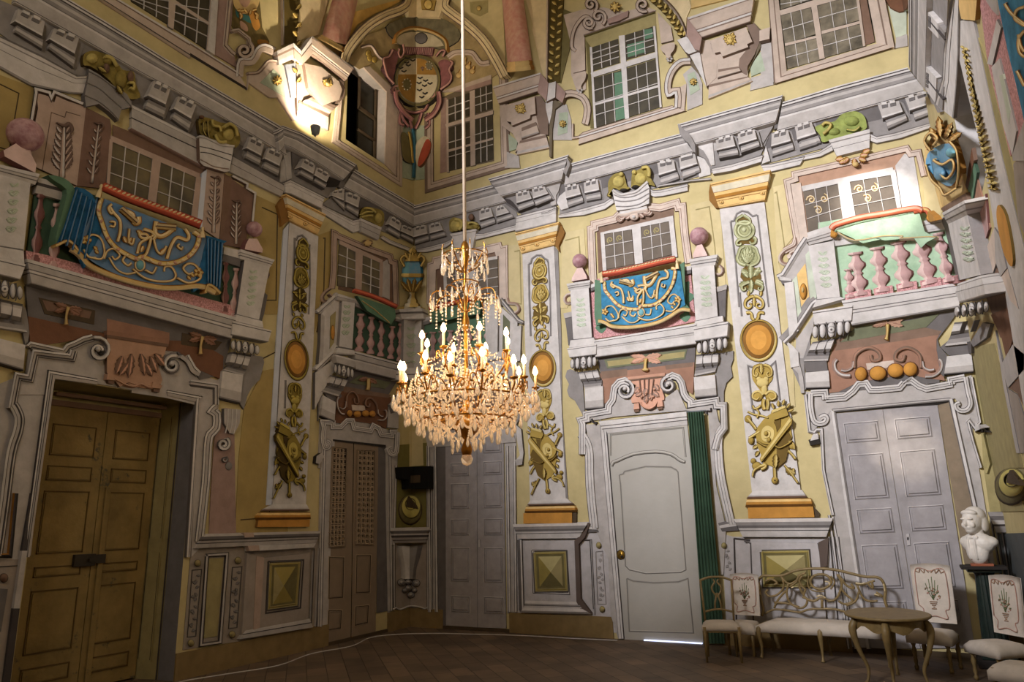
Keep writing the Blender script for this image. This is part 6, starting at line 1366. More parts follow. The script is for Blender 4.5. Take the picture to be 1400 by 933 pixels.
def f(m):
    poly(m, O6('40,90 50,170 0,790 250,750 360,735 830,635 860,620 880,100 880,40 180,40'), .008, 'doorlt2')
    band(m, O6('150,48 880,30 850,105 80,140'), [(0, .05, 'stone'), (.2, .1, 'slate'), (.4, .095, 'line'), (.5, .09, 'stone'), (.65, .08, 'line'), (.7, .07, 'stone'), (1, .06, 'slate')])
    band(m, O6('415,125 850,108 835,135 420,160'), [(0, .09, 'white'), (1, .08, 'stone')])
    poly(m, O6('390,40 450,40 455,70 395,72'), .107, 'pinkA', d0=.05); poly(m, O6('415,125 485,122 490,155 425,158'), .1, 'pinkA', d0=.05)
    run(m, O6('150,180 290,170 245,745 110,765 150,180'), [(-1, .02, 'line'), (0, .04, 'stone'), (2.5, .04, 'line'), (4, .02, 'line')])
    poly(m, O6('165,205 260,200 220,700 135,715'), .012, 'khaki', edge='olive')
    poly(m, O6('410,170 470,190 450,660 375,715'), .05, 'stone2'); poly(m, O6('470,190 520,200 490,650 450,660'), .055, 'pinkA')
    poly(m, O6('520,200 810,170 800,600 490,650'), .05, 'stone2', edge='slate')
    run(m, O6('545,225 770,215 750,520 530,555 545,225'), [(-1, .052, 'line'), (0, .06, 'line'), (1, .05, 'stone')], d0=.04)
    band(m, O6('400,665 810,590 830,645 365,720'), [(0, .05, 'stone'), (.4, .065, 'line'), (.5, .06, 'stone'), (1, .06, 'line')])
    for x in (815, 850): run(m, O6('%d,140 %d,640' % (x+20, x)), [(-1.5, .02, 'line'), (0, .04, 'stone'), (1.5, .02, 'line')])
mat('stone2', '9c918a', mott=.12); mat('doorlt2', '9a9088', mott=.12)
add(rt, 'dado_moulding', f)
diamond(rt, O6('560,240 745,232 725,500 548,525'), 'gold_olive', 'olive', 'gold_olive', 'khaki')
for (x, y, xb, yb) in ((95, 235, 52, 745), (352, 218, 315, 690)):
    def f(m):
        dome(m, *O6('%d,%d' % (x, y))[0], 4.6, 5, .05, 'khaki', .01, rim='umber'); dome(m, *O6('%d,%d' % (xb, yb))[0], 4.6, 5, .05, 'khaki', .01, rim='umber')
        q = O6('%d,%d %d,%d %d,%d %d,%d' % (x-35, y+45, x+25, y+40, xb+30, yb-45, xb-22, yb-38)); run(m, q+q[:1], [(-.7, .01, 'line'), (0, .018, 'slate'), (.7, .01, 'line')])
        for k in range(14): leaf(m, *lerp(O6('%d,%d' % (x-5, y+65))[0], O6('%d,%d' % (xb+5, yb-60))[0], (k+.5)/14), 6, 2.4, k*1.9, 'slate', .008, .01, 'grey')
    add(rt, 'arabesque_strip', f)
# plinths
rt = root('baseboard_left', 350, 900, 'ochre brown painted plinth along the side wall', 'plinth', kind='structure')
def pl(m, w, u0, u1, z, mt, d=.02): 
    c = [to3(w, u0, z, d), to3(w, u1, z, d), to3(w, u1, 0, d), to3(w, u0, 0, d)]; k = [to3(w, u0, z, .001), to3(w, u1, z, .001), to3(w, u1, 0, .001), to3(w, u0, 0, .001)]
    a = [m.vert(p) for p in c]; b = [m.vert(p) for p in k]; m.face(a, mt, see=CAM); m.face((a[0], a[1], b[1], b[0]), mt); m.face((a[1], a[2], b[2], b[1]), mt); m.face((a[3], a[0], b[0], b[3]), mt)
add(rt, 'plinth', lambda m: (pl(m, 'L', 1.80, 4.09, .27, 'plinth'), pl(m, 'L', 5.72, 9, .27, 'plinth'), pl(m, 'L', 0.02, .56, .27, 'plinth'), pl(m, 'L', .56, 1.8, .045, 'umber')))
rt = root('baseboard_back', 750, 860, 'ochre brown painted plinth along the far wall', 'plinth', kind='structure', wall='R')
add(rt, 'plinth', lambda m: (pl(m, 'R', 0.02, .62, .27, 'plinth'), pl(m, 'R', 1.76, 3.33, .27, 'plinth'), pl(m, 'R', 4.75, 6.2, .27, 'plinth'), pl(m, 'R', 7.5, 7.84, .27, 'plinth'), pl(m, 'R', .62, 1.76, .045, 'umber'), pl(m, 'R', 6.2, 7.5, .06, 'umber')))
rt = root('baseboard_right', 1395, 890, 'plinth along the near side wall', 'plinth', kind='structure', wall='T')
add(rt, 'plinth', lambda m: pl(m, 'T', .02, 9, .27, 'plinth'))
# corner piers with eye motif
mat('olive2', '7c7440', mott=.12); mat('eyeL', 'c4b86a', mott=.12)
def eye(rt, cx, cy, k, rx=1.0):
    def f(m):
        dome(m, cx, cy+3*k, 15*k*rx, 19*k, .05, 'olive', .012, rim='umber', n=22); dome(m, cx+1*k, cy-1*k, 12.5*k*rx, 15.5*k, .05, 'eyeL', .05, rim='olive', n=22)
        run(m, [(cx+(.5+6.5*math.cos(a))*k*rx, cy-4*k+7*k*math.sin(a)) for a in [2*math.pi*i/16 for i in range(17)]], [(-.8*k, .08, 'umber'), (0, .11, 'olive'), (.8*k, .08, 'umber')], d0=.06)
        poly(m, [(cx-1*k, cy-14*k), (cx+7*k*rx, cy-3*k), (cx+9*k*rx, cy+2*k), (cx+1*k, cy), (cx-4*k*rx, cy-1*k), (cx-3*k*rx, cy-8*k)], .115, 'umber', d0=.09)
    add(rt, 'eye_roundel', f, 'olive roundel like an eye')
rt = root('trim_13', 560, 760, 'painted corner pier with eye roundel and tapering bracket', 'corner pier', kind='structure')
add(rt, 'niche', lambda m: (poly(m, O4('385,60 515,50 510,420 368,425'), .008, 'olive2'), poly(m, O4('434,0 490,0 495,150 434,155'), .01, 'panel')))
eye(rt, *O4('437,335')[0], 1.1)
def f(m):
    band(m, O4('360,425 518,422 505,490 370,492'), [(0, .06, 'stone'), (.2, .1, 'slate'), (.4, .09, 'stone'), (.5, .09, 'line'), (.65, .085, 'stone'), (.8, .07, 'line'), (.85, .07, 'stone'), (1, .05, 'slate')])
    poly(m, O4('365,495 508,490 515,775 368,780'), .01, 'stone2')
    sheet(m, [(smooth(O4('378,505 385,560 395,600 398,650'), 3), .012), (smooth(O4('400,505 408,560 415,600 415,650'), 3), .07), (smooth(O4('434,505 434,560 434,600 434,650'), 3), .08), (smooth(O4('470,503 460,560 452,600 448,650'), 3), .07), (smooth(O4('492,502 478,560 465,600 460,650'), 3), .012)], ['stone', 'white', 'grey', 'slate'], smooth_=True)
    for x, y, r in ((400, 665, 6), (430, 662, 5), (462, 668, 6), (430, 690, 5), (440, 720, 5), (415, 700, 4), (455, 700, 4)): dome(m, *O4('%d,%d' % (x, y))[0], r, r*.9, .05, 'grey', .02, rim='line'); dome(m, *O4('%d,%d' % (x, y))[0], r*.45, r*.4, .03, 'stone', .06, rim='slate')
    for x in (366, 512, 530): run(m, O4('%d,150 %d,785' % (x, x+2)), [(-1.6, .01, 'line'), (-.8, .03, 'stone'), (.8, .03, 'slate'), (1.6, .01, 'slate')])
    run(m, smooth(O4('365,785 375,778 395,785 437,770 480,775 500,782 515,775'), 3), [(-1, .03, 'white'), (0, .04, 'stone'), (1, .02, 'slate')])
add(rt, 'bracket', f)
rt = root('trim_14', 1370, 690, 'painted corner pier with eye roundel behind the marble bust', 'corner pier', kind='structure')
I7 = K(1280, 560, 3.883)
add(rt, 'niche', lambda m: (poly(m, I7('235,30 390,0 420,300 466,540 285,545 250,300'), .008, 'khaki'), poly(m, N5('420,290 545,270 560,330 620,580 700,933 520,933 470,740 465,660 430,440'), .007, 'khaki'), run(m, I7('250,130 285,290 270,340'), [(-3, .01, 'olive'), (0, .03, 'khaki'), (3, .01, 'umber')])))
eye(rt, *I7('395,395')[0], 1.35, 1.15)
def f(m):
    band(m, I7('275,545 500,545 500,650 320,655'), [(0, .06, 'grey'), (.2, .1, 'slate'), (.4, .09, 'stone'), (.6, .085, 'line'), (.7, .07, 'grey'), (1, .05, 'slate')])
    poly(m, I7('330,660 500,655 500,1250 420,1250'), .01, 'slate2')
    for x0, x1 in ((290, 400), (310, 420), (340, 440)): run(m, I7('%d,580 %d,1200' % (x0, x1)), [(-1.6, .02, 'line'), (0, .04, 'grey'), (1.6, .02, 'slate')])
mat('slate2', '4e5254', mott=.15)
add(rt, 'bracket', f)
# pedestal + vase at the two corners
def vase(rt, ax, top, bot, k, tilt=0):
    """top, bot: points of the axis"""
    L = math.dist(top, bot); at = lambda t, s=0: (lerp(top, bot, t)[0]+s*k, lerp(top, bot, t)[1]+s*k*tilt)
    seg = lambda a, b, pr, w, *mm: (lambda m: turned(m, at(a), at(b), pr, w*k, mm[0], .05, .12, mm[1], mm[2]))
    add(rt, 'gilt_lid', lambda m: (turned(m, at(0), at(.22), [(0, .02), (.15, .3), (.3, .55), (.45, .35), (.55, .75), (.8, 1), (1, 1.05)], 11*k, 'gilt', .05, .12, 'giltdk', 'giltlt'), [leaf(m, *at(.2, s), 12*k, 4*k, g, 'gilt', .03, .12, 'giltlt') for s, g in ((-6, -2), (0, -1.57), (6, -1.1))]), 'gilt flame lid')
    add(rt, 'blue_body', lambda m: turned(m, at(.22), at(.72), [(0, .75), (.12, .95), (.3, 1.05), (.38, 1.05), (.55, 1), (.75, .8), (.9, .5), (1, .3)], 14*k, 'vaseblue', .05, .13, 'bluedk', 'bluelt'))
    add(rt, 'gilt_belt', lambda m: (turned(m, at(.41), at(.47), [(0, 1), (.5, 1.08), (1, 1)], 15*k, 'gilt', .055, .14, 'giltdk', 'giltlt'), [leaf(m, *at(.7, s*.35), 20*k, 4.5*k, -1.57+s*.07, 'giltdk', .03, .17, 'gilt') for s in (-10, -4, 2, 8)]))
    add(rt, 'gilt_foot', lambda m: (turned(m, at(.7), at(.93), [(0, .55), (.2, .4), (.4, .5), (.55, .8), (.7, .75), (.8, 1.15), (1, 1.2)], 9*k, 'giltlt', .05, .1, 'giltdk', 'cream'), poly(m, [at(.92, -11), at(.92, 11), at(1, 12), at(1, -12)], .14, 'cream', edge='gilt')))
    for sg in (-1, 1): add(rt, 'handle', lambda m: roll(m, smooth([at(.3, sg*11), at(.2, sg*16), at(.14, sg*12), at(.17, sg*7)], 4), 2*k, .05, 'gilt', d0=.1, hi='giltlt'))
mat('vaseblue', '3f7f9f', mott=.5, scale=12, col2='7e94a8')
rp = root('corner_pedestal', 565, 500, 'white corner pedestal between the two small balconies', 'pedestal')
def f(m):
    poly(m, A7('785,610 860,605 855,860 780,860'), .12, 'white', edge='grey'); band(m, A7('765,600 860,595 870,640 775,640'), [(0, .17, 'white'), (.3, .16, 'slate'), (.5, .15, 'white'), (1, .13, 'stone')])
    band(m, A7('760,850 870,850 880,900 755,900'), [(0, .13, 'white'), (.5, .15, 'slate'), (.6, .16, 'white'), (1, .15, 'slate')])
add(rp, 'shaft', f); add(rp, 'painted_foliage', lambda m: [leaf(m, *lerp(*A7('815,680 815,830'), (k+.5)/8), 7, 2.4, sg*(.9+.9*(k % 2))-1.57, 'sage', .006, .125, 'sagedk') for k in range(8) for sg in (-1, 1)])
vz = root('vase', 565, 390, 'blue and gilt vase on the white corner pedestal between two dim bays', 'vase', 'blue and gilt corner vases')
vase(vz, 0, A7('822,335')[0], A7('820,610')[0], 1.0)
vz = root('vase', 1285, 230, 'blue and gilt vase painted in the bright corner beside the casement', 'vase', 'blue and gilt corner vases')
def f(m):
    poly(m, A5('665,640 710,550 760,540 790,620 850,830 830,850 760,880 735,890 700,760 665,700'), .03, 'gold2'); poly(m, A5('735,885 840,820 850,860 760,930'), .05, 'brown')
add(vz, 'gilt_frame', f)
add(vz, 'gilt_flame', lambda m: [leaf(m, *A5('%d,%d' % (x, y))[0], L, w, g, 'gold2', .03, .05, 'ochrelt') for x, y, L, w, g in ((735, 580, 28, 7, -1.7), (755, 590, 24, 6, -1.2), (720, 600, 22, 6, -2.1), (700, 640, 14, 5, -2.4), (770, 600, 20, 6, -.6))], 'gilt flame')
add(vz, 'blue_body', lambda m: (poly(m, smooth(A5('690,640 770,610 800,680 810,740 780,790 740,780 700,740 670,700'), 3, True), .06, 'vaseblue', edge='gold2d'), dome(m, *A5('730,740')[0], 9, 10, .06, 'vaseblue', .06), dome(m, *A5('780,650')[0], 8, 7, .06, 'bluelt', .06)))
add(vz, 'gilt_scrolls', lambda m: [roll(m, smooth(A5(a), 4), 2, .04, 'gold2', d0=.08, hi='ochrelt', sm=0) for a in ('690,640 665,600 690,565 720,590 700,620', '670,700 690,760 730,800 750,830 800,800', '700,680 740,700 780,680 790,720 760,760 730,740', '770,600 800,640 810,720 800,800')])
# ------------------------------------------------------------------ upper storey: windows, brackets, columns, arches, coat of arms
U1 = K(60, 0, 7); U2 = K(240, 0, 7); U3 = K(380, 0, 7); U4 = K(480, 60, 4.667); U5 = K(560, 0, 7); U6 = K(640, 80, 6.22); U7 = K(740, 0, 4.909); U8 = K(900, 0, 6.22); U9 = K(1040, 0, 6.218); U10 = K(500, 20, 6.664)
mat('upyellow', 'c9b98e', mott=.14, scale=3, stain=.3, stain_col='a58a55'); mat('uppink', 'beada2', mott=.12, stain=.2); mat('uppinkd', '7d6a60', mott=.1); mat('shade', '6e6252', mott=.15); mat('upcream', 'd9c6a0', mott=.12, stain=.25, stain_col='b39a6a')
UF = lambda k: [(-4*k, .02, 'uppinkd'), (-3.2*k, .05, 'uppink'), (-.8*k, .055, 'uppinkd'), (0, .045, 'uppink'), (1.6*k, .04, 'uppinkd'), (2.4*k, .05, 'uppink'), (3.6*k, .02, 'uppinkd')]
# top left window
rt = root('window_6', 230, 20, 'leaded window at the upper corner above the side wall cornice', 'window', kind='structure')
add(rt, 'reveal', lambda m: poly(m, A1('545,-20 555,0 915,235 930,-20'), .006, 'shade'))
glazing(rt, [A1('560,-15 705,-15 718,105 640,60 560,10'), A1('745,-15 900,-15 885,215 735,115')][1:]+[A1('560,-30 722,-30 718,105 560,5')], None, [A1('718,-20 750,-20 738,125 715,112'), A1('745,0 890,95 888,108 742,15'), A1('895,-20 930,-20 912,235 878,212')], 'glassdk2', 3, 4, fm='uppink')
mat('glassdk2', '4a4436', mott=.35, scale=2.5, col2='2c2822', rough=.5)
def f(m):
    band(m, U1('700,-20 1400,400 1400,560 500,-20'), [(0, .06, 'white'), (.15, .06, 'uppinkd'), (.25, .05, 'uppink'), (.75, .05, 'line'), (.82, .045, 'uppink'), (1, .02, 'uppinkd')])
    band(m, U2('0,310 600,690 690,860 0,440'), [(0, .06, 'white'), (.12, .06, 'uppinkd'), (.25, .05, 'uppink'), (.85, .045, 'line'), (1, .02, 'uppinkd')])
    poly(m, U2('385,0 550,0 530,290 470,440 560,520 590,650 375,520'), .02, 'rose'); poly(m, U2('350,-20 410,-20 375,525 310,480'), .045, 'white')
    run(m, U2('525,-20 480,430 540,500 570,520'), [(-3, .02, 'uppinkd'), (-2, .05, 'uppink'), (1, .05, 'uppinkd'), (2.4, .03, 'uppink'), (4, .02, 'uppinkd')])
    run(m, U2('545,300 600,290 700,370 720,460'), UF(.8))
    run(m, spiral(*U2('660,480')[0], 13, 3, -.9, 1.5, 12), [(-3, .03, 'uppinkd'), (-2, .07, 'uppink'), (1.6, .06, 'uppinkd'), (2.6, .03, 'uppinkd')])
    run(m, smooth(U2('600,730 620,580 730,570 790,470 860,440 950,480'), 3), [(-4, .02, 'uppinkd'), (-3, .06, 'white'), (0, .055, 'uppinkd'), (1, .05, 'uppink'), (7, .045, 'uppinkd')])
    poly(m, smooth(U2('690,860 700,690 790,700 860,620 900,580 1000,590 1040,640 1090,933 900,933 700,790'), 1), .03, 'uppink')
    run(m, smooth(U2('700,700 790,690 850,630 900,580 1000,590'), 3), [(-2, .03, 'uppinkd'), (-1, .06, 'uppink'), (1, .05, 'uppinkd'), (3, .03, 'line')])
    poly(m, U2('810,790 900,700 940,660 1000,720 1050,880 1050,930 880,830'), .035, 'sagedk')
add(rt, 'scrolled_surround', f)
def rosette(rt, c, k, ring=True):
    def f(m):
        for i in range(8): leaf(m, c[0], c[1], 6*k, 2.6*k, i*.785, 'gilt', .02, .04, 'giltlt')
        dome(m, c[0], c[1], 2.6*k, 2.9*k, .05, 'giltlt', .04, rim='giltdk'); dome(m, c[0], c[1], 1*k, 1.1*k, .03, 'giltdk', .08)
    add(rt, 'gilt_rosette', f, 'gilt rosette')
rosette(rt, U2('975,770')[0], 1.2)
def f(m):   # painted figure in gold and blue beside the window
    poly(m, smooth(U2('560,-40 800,-40 820,150 830,260 900,400 880,450 800,440 760,480 720,380 640,290 560,280 530,230'), 1), .012, 'ornd2')
    for a, k in (('570,-30 790,-30 770,90 650,130 570,70', 'gold2'), ('580,90 640,130 740,170 720,220 640,180 590,160', 'teal'), ('700,110 760,120 810,240 780,290 740,250', 'ochre'), ('620,200 680,240 690,300 630,270', 'terra'), ('790,380 880,390 890,440 800,430', 'gold2d'), ('600,-30 720,-30 690,60 640,60', 'terra')): poly(m, smooth(U2(a), 3, True), .018, k)
    for i in range(9): leaf(m, *U2('%d,%d' % (590+i*24, 100+(i % 3)*20))[0], 7, 3, i, 'gold2', .015, .02, 'giltlt')
mat('ornd2', '6b5c34', mott=.3, scale=8)
add(rt, 'painted_figure', f, 'golden and blue painted figure')
# brackets under the columns
def bracket(rt, c, cap_, face, lip, tip, flankL, flankR, ros, rk, ls=.8):
    def f(m):
        poly(m, [face[0], face[1], tip[1], tip[2], tip[3], tip[0]], .045, 'uppink')
        if flankL: poly(m, flankL, .05, 'uppink', edge='uppinkd')
        if flankR: poly(m, flankR, .05, 'uppinkd', edge='uppinkd')
        band(m, tip, [(0, .06, 'uppinkd'), (.2, .07, 'uppink'), (.55, .065, 'uppink'), (.75, .055, 'stone'), (1, .04, 'uppinkd')])
        band(m, lip, [(0, .075, 'uppinkd'), (.3, .08, 'uppink'), (.6, .1, 'uppink'), (.8, .1, 'stone'), (.92, .08, 'uppinkd'), (1, .065, 'uppinkd')])
        poly(m, face, .105, 'uppink', edge='uppinkd')
    add(rt, 'scroll_face', f)
    add(rt, 'cap', lambda m: band(m, cap_, [(0, .135, 'white'), (.09, .14, 'uppinkd'), (.13, .135, 'uppink'), (.5, .13, 'uppink'), (.6, .115, 'uppinkd'), (.64, .12, 'white'), (.72, .115, 'uppinkd'), (.78, .11, 'uppink'), (.97, .1, 'uppinkd'), (1, .1, 'line')], d0=.05))
    def f(m):
        rr = random.Random(1)
        for i in range(12): leaf(m, ros[0], ros[1], 7.5*rk*rr.uniform(.7, 1.1), 3*rk, i*.52, 'gilt', .02, .11, 'giltlt')
        dome(m, ros[0], ros[1]+1, 3.6*rk, 4.4*rk, .05, 'giltlt', .11, rim='giltdk')
        for sx in (-1.3, 1.3): dome(m, ros[0]+sx*rk, ros[1], .6*rk, .5*rk, .02, 'giltdk', .15)
    add(rt, 'gilt_mask', f, 'gilt lion mask')
rb = root('column_bracket', 715, 150, 'white scroll bracket with gilt mask under the pink marble column left of the arched window', 'bracket', 'scroll brackets under columns')
bracket(rb, U6, U6('208,240 615,120 590,280 260,385'), U6('325,395 565,325 575,470 530,480 525,510 370,572 365,540 330,535'), U6('455,590 575,540 605,640 455,690'), U6('440,700 660,650 690,760 410,820'), U6('270,400 330,400 330,535 365,575 440,600 455,690 440,760 400,800 425,720 380,640 290,575 270,480'), U6('565,320 620,320 670,400 690,480 680,560 680,650 610,640 575,470'), U6('445,425')[0], 1.15)
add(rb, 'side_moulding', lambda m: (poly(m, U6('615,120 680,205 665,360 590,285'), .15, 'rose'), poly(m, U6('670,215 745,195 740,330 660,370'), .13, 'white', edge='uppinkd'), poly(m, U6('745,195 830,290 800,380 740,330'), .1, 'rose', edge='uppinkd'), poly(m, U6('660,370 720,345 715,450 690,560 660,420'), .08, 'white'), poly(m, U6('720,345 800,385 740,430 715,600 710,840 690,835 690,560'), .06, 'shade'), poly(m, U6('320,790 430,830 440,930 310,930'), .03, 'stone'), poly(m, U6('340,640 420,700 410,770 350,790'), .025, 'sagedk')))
rb = root('column_bracket', 1010, 90, 'white scroll bracket with gilt garland mask right of the arched window', 'bracket', 'scroll brackets under columns')
bracket(rb, U8, U8('245,150 790,-25 800,180 370,320')[:1]+U8('815,-40 780,185 365,320'), U8('440,345 745,230 800,355 755,375 765,400 545,480 525,440 480,450'), U8('510,590 680,565 705,610 505,670'), U8('430,720 760,650 800,690 425,840'), U8('370,345 440,340 460,440 500,540 495,660 430,720 410,740 380,600 360,480'), U8('750,215 820,200 860,260 860,360 820,460 760,560 750,640 680,600 690,500 800,360'), U8('610,330')[0], 1.35)
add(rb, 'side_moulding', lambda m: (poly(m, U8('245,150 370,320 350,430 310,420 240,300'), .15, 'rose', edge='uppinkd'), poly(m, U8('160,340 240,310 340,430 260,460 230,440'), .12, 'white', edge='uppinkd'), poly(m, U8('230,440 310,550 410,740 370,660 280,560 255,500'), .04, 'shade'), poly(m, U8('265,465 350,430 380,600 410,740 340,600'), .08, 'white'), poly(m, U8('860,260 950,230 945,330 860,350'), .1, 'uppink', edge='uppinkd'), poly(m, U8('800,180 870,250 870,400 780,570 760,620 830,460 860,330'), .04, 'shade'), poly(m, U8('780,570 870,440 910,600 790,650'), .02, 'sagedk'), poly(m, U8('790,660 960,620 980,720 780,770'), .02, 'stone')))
rb = root('column_bracket', 440, 120, 'spotlit glowing bracket with gilt mask under the pink column by the dark opening', 'bracket', 'scroll brackets under columns')
bracket(rb, U3, U3('330,345 725,650 650,770 330,520'), C7('130,310 215,330 300,400 315,440 300,490 215,520 150,430'), C7('175,470 290,520 250,560 120,500'), C7('105,490 250,560 245,640 95,570'), C7('90,300 130,310 150,430 120,500 95,560'), C7('300,390 330,430 325,480 290,510 250,540 290,490'), C7('245,405')[0], 1.0)
add(rb, 'side_moulding', lambda m: (band(m, U3('150,410 225,490 235,620 160,560'), [(0, .12, 'white'), (.3, .11, 'uppinkd'), (.4, .11, 'uppink'), (1, .09, 'uppink')]), band(m, U3('225,490 330,345 330,520 235,620'), [(0, .13, 'white'), (.3, .12, 'uppinkd'), (.4, .125, 'uppink'), (1, .1, 'uppink')]), band(m, U3('-10,490 150,410 160,560 10,620'), [(0, .1, 'white'), (.25, .1, 'uppinkd'), (.4, .09, 'stone'), (.7, .08, 'white'), (1, .07, 'slate')]), poly(m, U3('70,620 170,600 175,933 130,933'), .06, 'bluegrey'), poly(m, C7('0,310 60,340 90,590 70,590 0,480'), .03, 'uppink')))
mat('bluegrey', '9aa0b0', mott=.1)
# columns
mat('pinkmarble', 'a96e66', rough=.4, mott=.4, scale=9, col2='d0aa98', spec=.5)
def column(lbl, a, b, w0, w1, ring, wl=None):
    rc = root('marble_column', b[0], b[1], lbl, 'column', 'pink marble columns of the upper storey')
    add(rc, 'shaft', lambda m: turned(m, a, b, [(0, w0/w1), (.5, (w0+w1)/2/w1), (1, 1)], w1, 'pinkmarble', .05, .2))
    add(rc, 'gilt_ring', lambda m: (turned(m, ring[0], ring[1], [(0, 1), (.2, 1.08), (.45, 1.02), (.5, 1.1), (.8, 1.16), (1, 1.14)], ring[2], 'gold2', .06, .22, 'gold2d', 'ochrelt'),), 'gilt ring moulding')
column('pink marble column standing on the bracket left of the arched window', U5('985,-30')[0], U5('1055,600')[0], 14.5, 17, (U5('1050,585')[0], U5('1060,680')[0], 16.8))
column('pink marble column standing on the spotlit bracket', U3('650,-30')[0], U3('540,400')[0], 17, 18.5, (U3('535,395')[0], U3('510,440')[0], 18.5))
# arch spanning the corner
ra = root('trim_15', 560, 40, 'cream arch with double mouldings spanning the corner of the room', 'arch', kind='structure')
AR = [(-7, .05, 'uppinkd'), (-6, .13, 'upcream'), (-3.5, .14, 'uppinkd'), (-2.8, .12, 'upcream'), (1.5, .1, 'uppinkd'), (2.5, .12, 'upcream'), (6, .1, 'uppinkd'), (7, .04, 'shade')]
add(ra, 'arch_moulding', lambda m: run(m, smooth(C7('325,300 350,235 430,140 520,80 600,50 640,20 650,-20'), 4), AR))
add(ra, 'arch_moulding', lambda m: run(m, smooth(C7('825,-20 815,30 860,70 920,115 1000,190 1060,280 1110,375'), 4), AR))
add(ra, 'keystone', lambda m: (poly(m, C7('650,-10 815,-10 800,60 790,85 640,80 640,40'), .1, 'upcream'), poly(m, C7('700,0 775,0 765,50 705,45'), .12, 'gilt', edge='giltdk'), dome(m, *C7('737,22')[0], 6, 7, .06, 'giltlt', .12, rim='giltdk')))
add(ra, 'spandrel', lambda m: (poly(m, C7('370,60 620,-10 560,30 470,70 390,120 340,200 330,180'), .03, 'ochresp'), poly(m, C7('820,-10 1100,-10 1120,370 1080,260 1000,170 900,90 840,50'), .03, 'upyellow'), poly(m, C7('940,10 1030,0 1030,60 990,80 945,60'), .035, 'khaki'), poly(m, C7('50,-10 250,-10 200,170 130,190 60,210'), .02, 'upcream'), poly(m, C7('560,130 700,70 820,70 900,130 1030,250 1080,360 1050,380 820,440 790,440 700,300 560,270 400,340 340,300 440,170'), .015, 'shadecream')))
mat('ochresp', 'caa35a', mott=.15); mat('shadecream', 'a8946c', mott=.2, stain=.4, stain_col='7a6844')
add(ra, 'gilt_rosette', lambda m: (dome(m, *C7('985,40')[0], 3.2, 3.6, .05, 'giltlt', .04, rim='giltdk')))
add(ra, 'leaf_border', lambda m: [leaf(m, *lerp((404, 118-i*12.5), (408, 106-i*12.5), .5), 9, 4.5, -1.57+(-1)**i*.7, 'ornC', .03, .05, 'ornCl') for i in range(11)])
add(ra, 'border_bed', lambda m: (poly(m, A2('275,-10 345,-10 330,180 275,190'), .02, 'orndk'), poly(m, A2('345,-10 430,-10 380,150 330,180'), .03, 'upcream'), run(m, A2('270,-10 272,190'), [(-1.5, .02, 'slate'), (0, .06, 'uppink'), (2, .02, 'slate')])))
def f(m):
    run(m, smooth(U5('360,540 420,500 500,490 600,500 650,560 690,600 760,590'), 4), [(-3, .02, 'uppinkd'), (-2, .05, 'uppink'), (2, .045, 'uppinkd'), (3, .04, 'uppink'), (5, .02, 'uppinkd')])
    for x, y in ((470, 720), (600, 680), (520, 600), (560, 640)): dome(m, *U5('%d,%d' % (x, y))[0], 4, 4, .04, 'gold2', .02, rim='gold2d'); leaf(m, *U5('%d,%d' % (x, y))[0], 9, 3, -1.2, 'gold2', .03, .02, 'giltlt')
    run(m, smooth(U4('70,20 130,10 180,80 230,100'), 4), [(-2, .02, 'uppinkd'), (0, .05, 'uppink'), (2, .02, 'uppinkd')])
    for x, y in ((110, 60), (150, 100), (120, 90)): dome(m, *U4('%d,%d' % (x, y))[0], 4, 5, .03, 'ornC', .02, rim='orndk')
add(ra, 'scrollwork', f)
# dark opening and its frame
rw = root('window_7', 500, 150, 'dark open casement in the corner above the cornice beside the coat of arms', 'window', kind='structure')
def f(m):
    run(m, C7('325,300 285,690 595,890 600,480'), [(-3.6, .02, 'uppinkd'), (-2.8, .05, 'uppink'), (0, .045, 'uppinkd'), (.6, .04, 'uppink'), (4, .03, 'uppinkd')])
    poly(m, C7('535,440 595,400 600,885 525,805'), .02, 'uppink'); poly(m, C7('420,330 450,325 560,430 535,450'), .03, 'uppink')
add(rw, 'surround', f)
def f(m):
    X = lambda d, u, z: Vector((-d, -u, z))
    def b3(u0, u1, z0, z1, d, mt): box(m, (-d, -(u0+u1)/2, (z0+z1)/2), (.04, abs(u1-u0), abs(z1-z0)), mt)
    quad3(m, X(.6, .5, 7), X(.6, 2.2, 7), X(.6, 2.2, 9.4), X(.6, .5, 9.4), 'black'); quad3(m, X(.25, .81, 7.4), X(.6, .81, 7.4), X(.6, .81, 9), X(.25, .81, 9), 'umber')
    for q in ((.83, 1.3, 8.3, 8.36), (.83, 1.3, 7.9, 7.93), (.83, .88, 7.45, 8.9), (1.27, 1.31, 8.3, 8.9)): b3(*q, .2, 'umber')
    b3(.86, 1.28, 7.5, 8.88, .23, 'glassdk3')
mat('black', '0a0908', mott=0); mat('glassdk3', '25231c', rough=.2, mott=.1)
add(rw, 'casement', f)
rw = root('window_8', 645, 175, 'tall leaded window behind the chandelier chain above the cornice', 'window', kind='structure')
add(rw, 'reveal', lambda m: (poly(m, C7('800,480 1050,370 1060,790 795,850'), .006, 'shade'), poly(m, C7('800,480 830,480 835,840 795,850'), .01, 'rose')))
WB = lambda q: q
glazing(rw, [C7('833,490 938,455 938,565 835,600'), C7('965,440 1048,415 1050,530 968,555'), C7('833,630 942,600 945,810 835,840'), C7('962,590 1052,565 1055,780 965,805')], None, [C7('820,610 1055,540 1055,560 825,625'), C7('940,450 965,440 968,810 945,815'), C7('825,490 835,488 838,845 828,845'), C7('833,735 1055,675 1055,685 833,747')], 'glassdk2', 3, 3, fm='uppink')
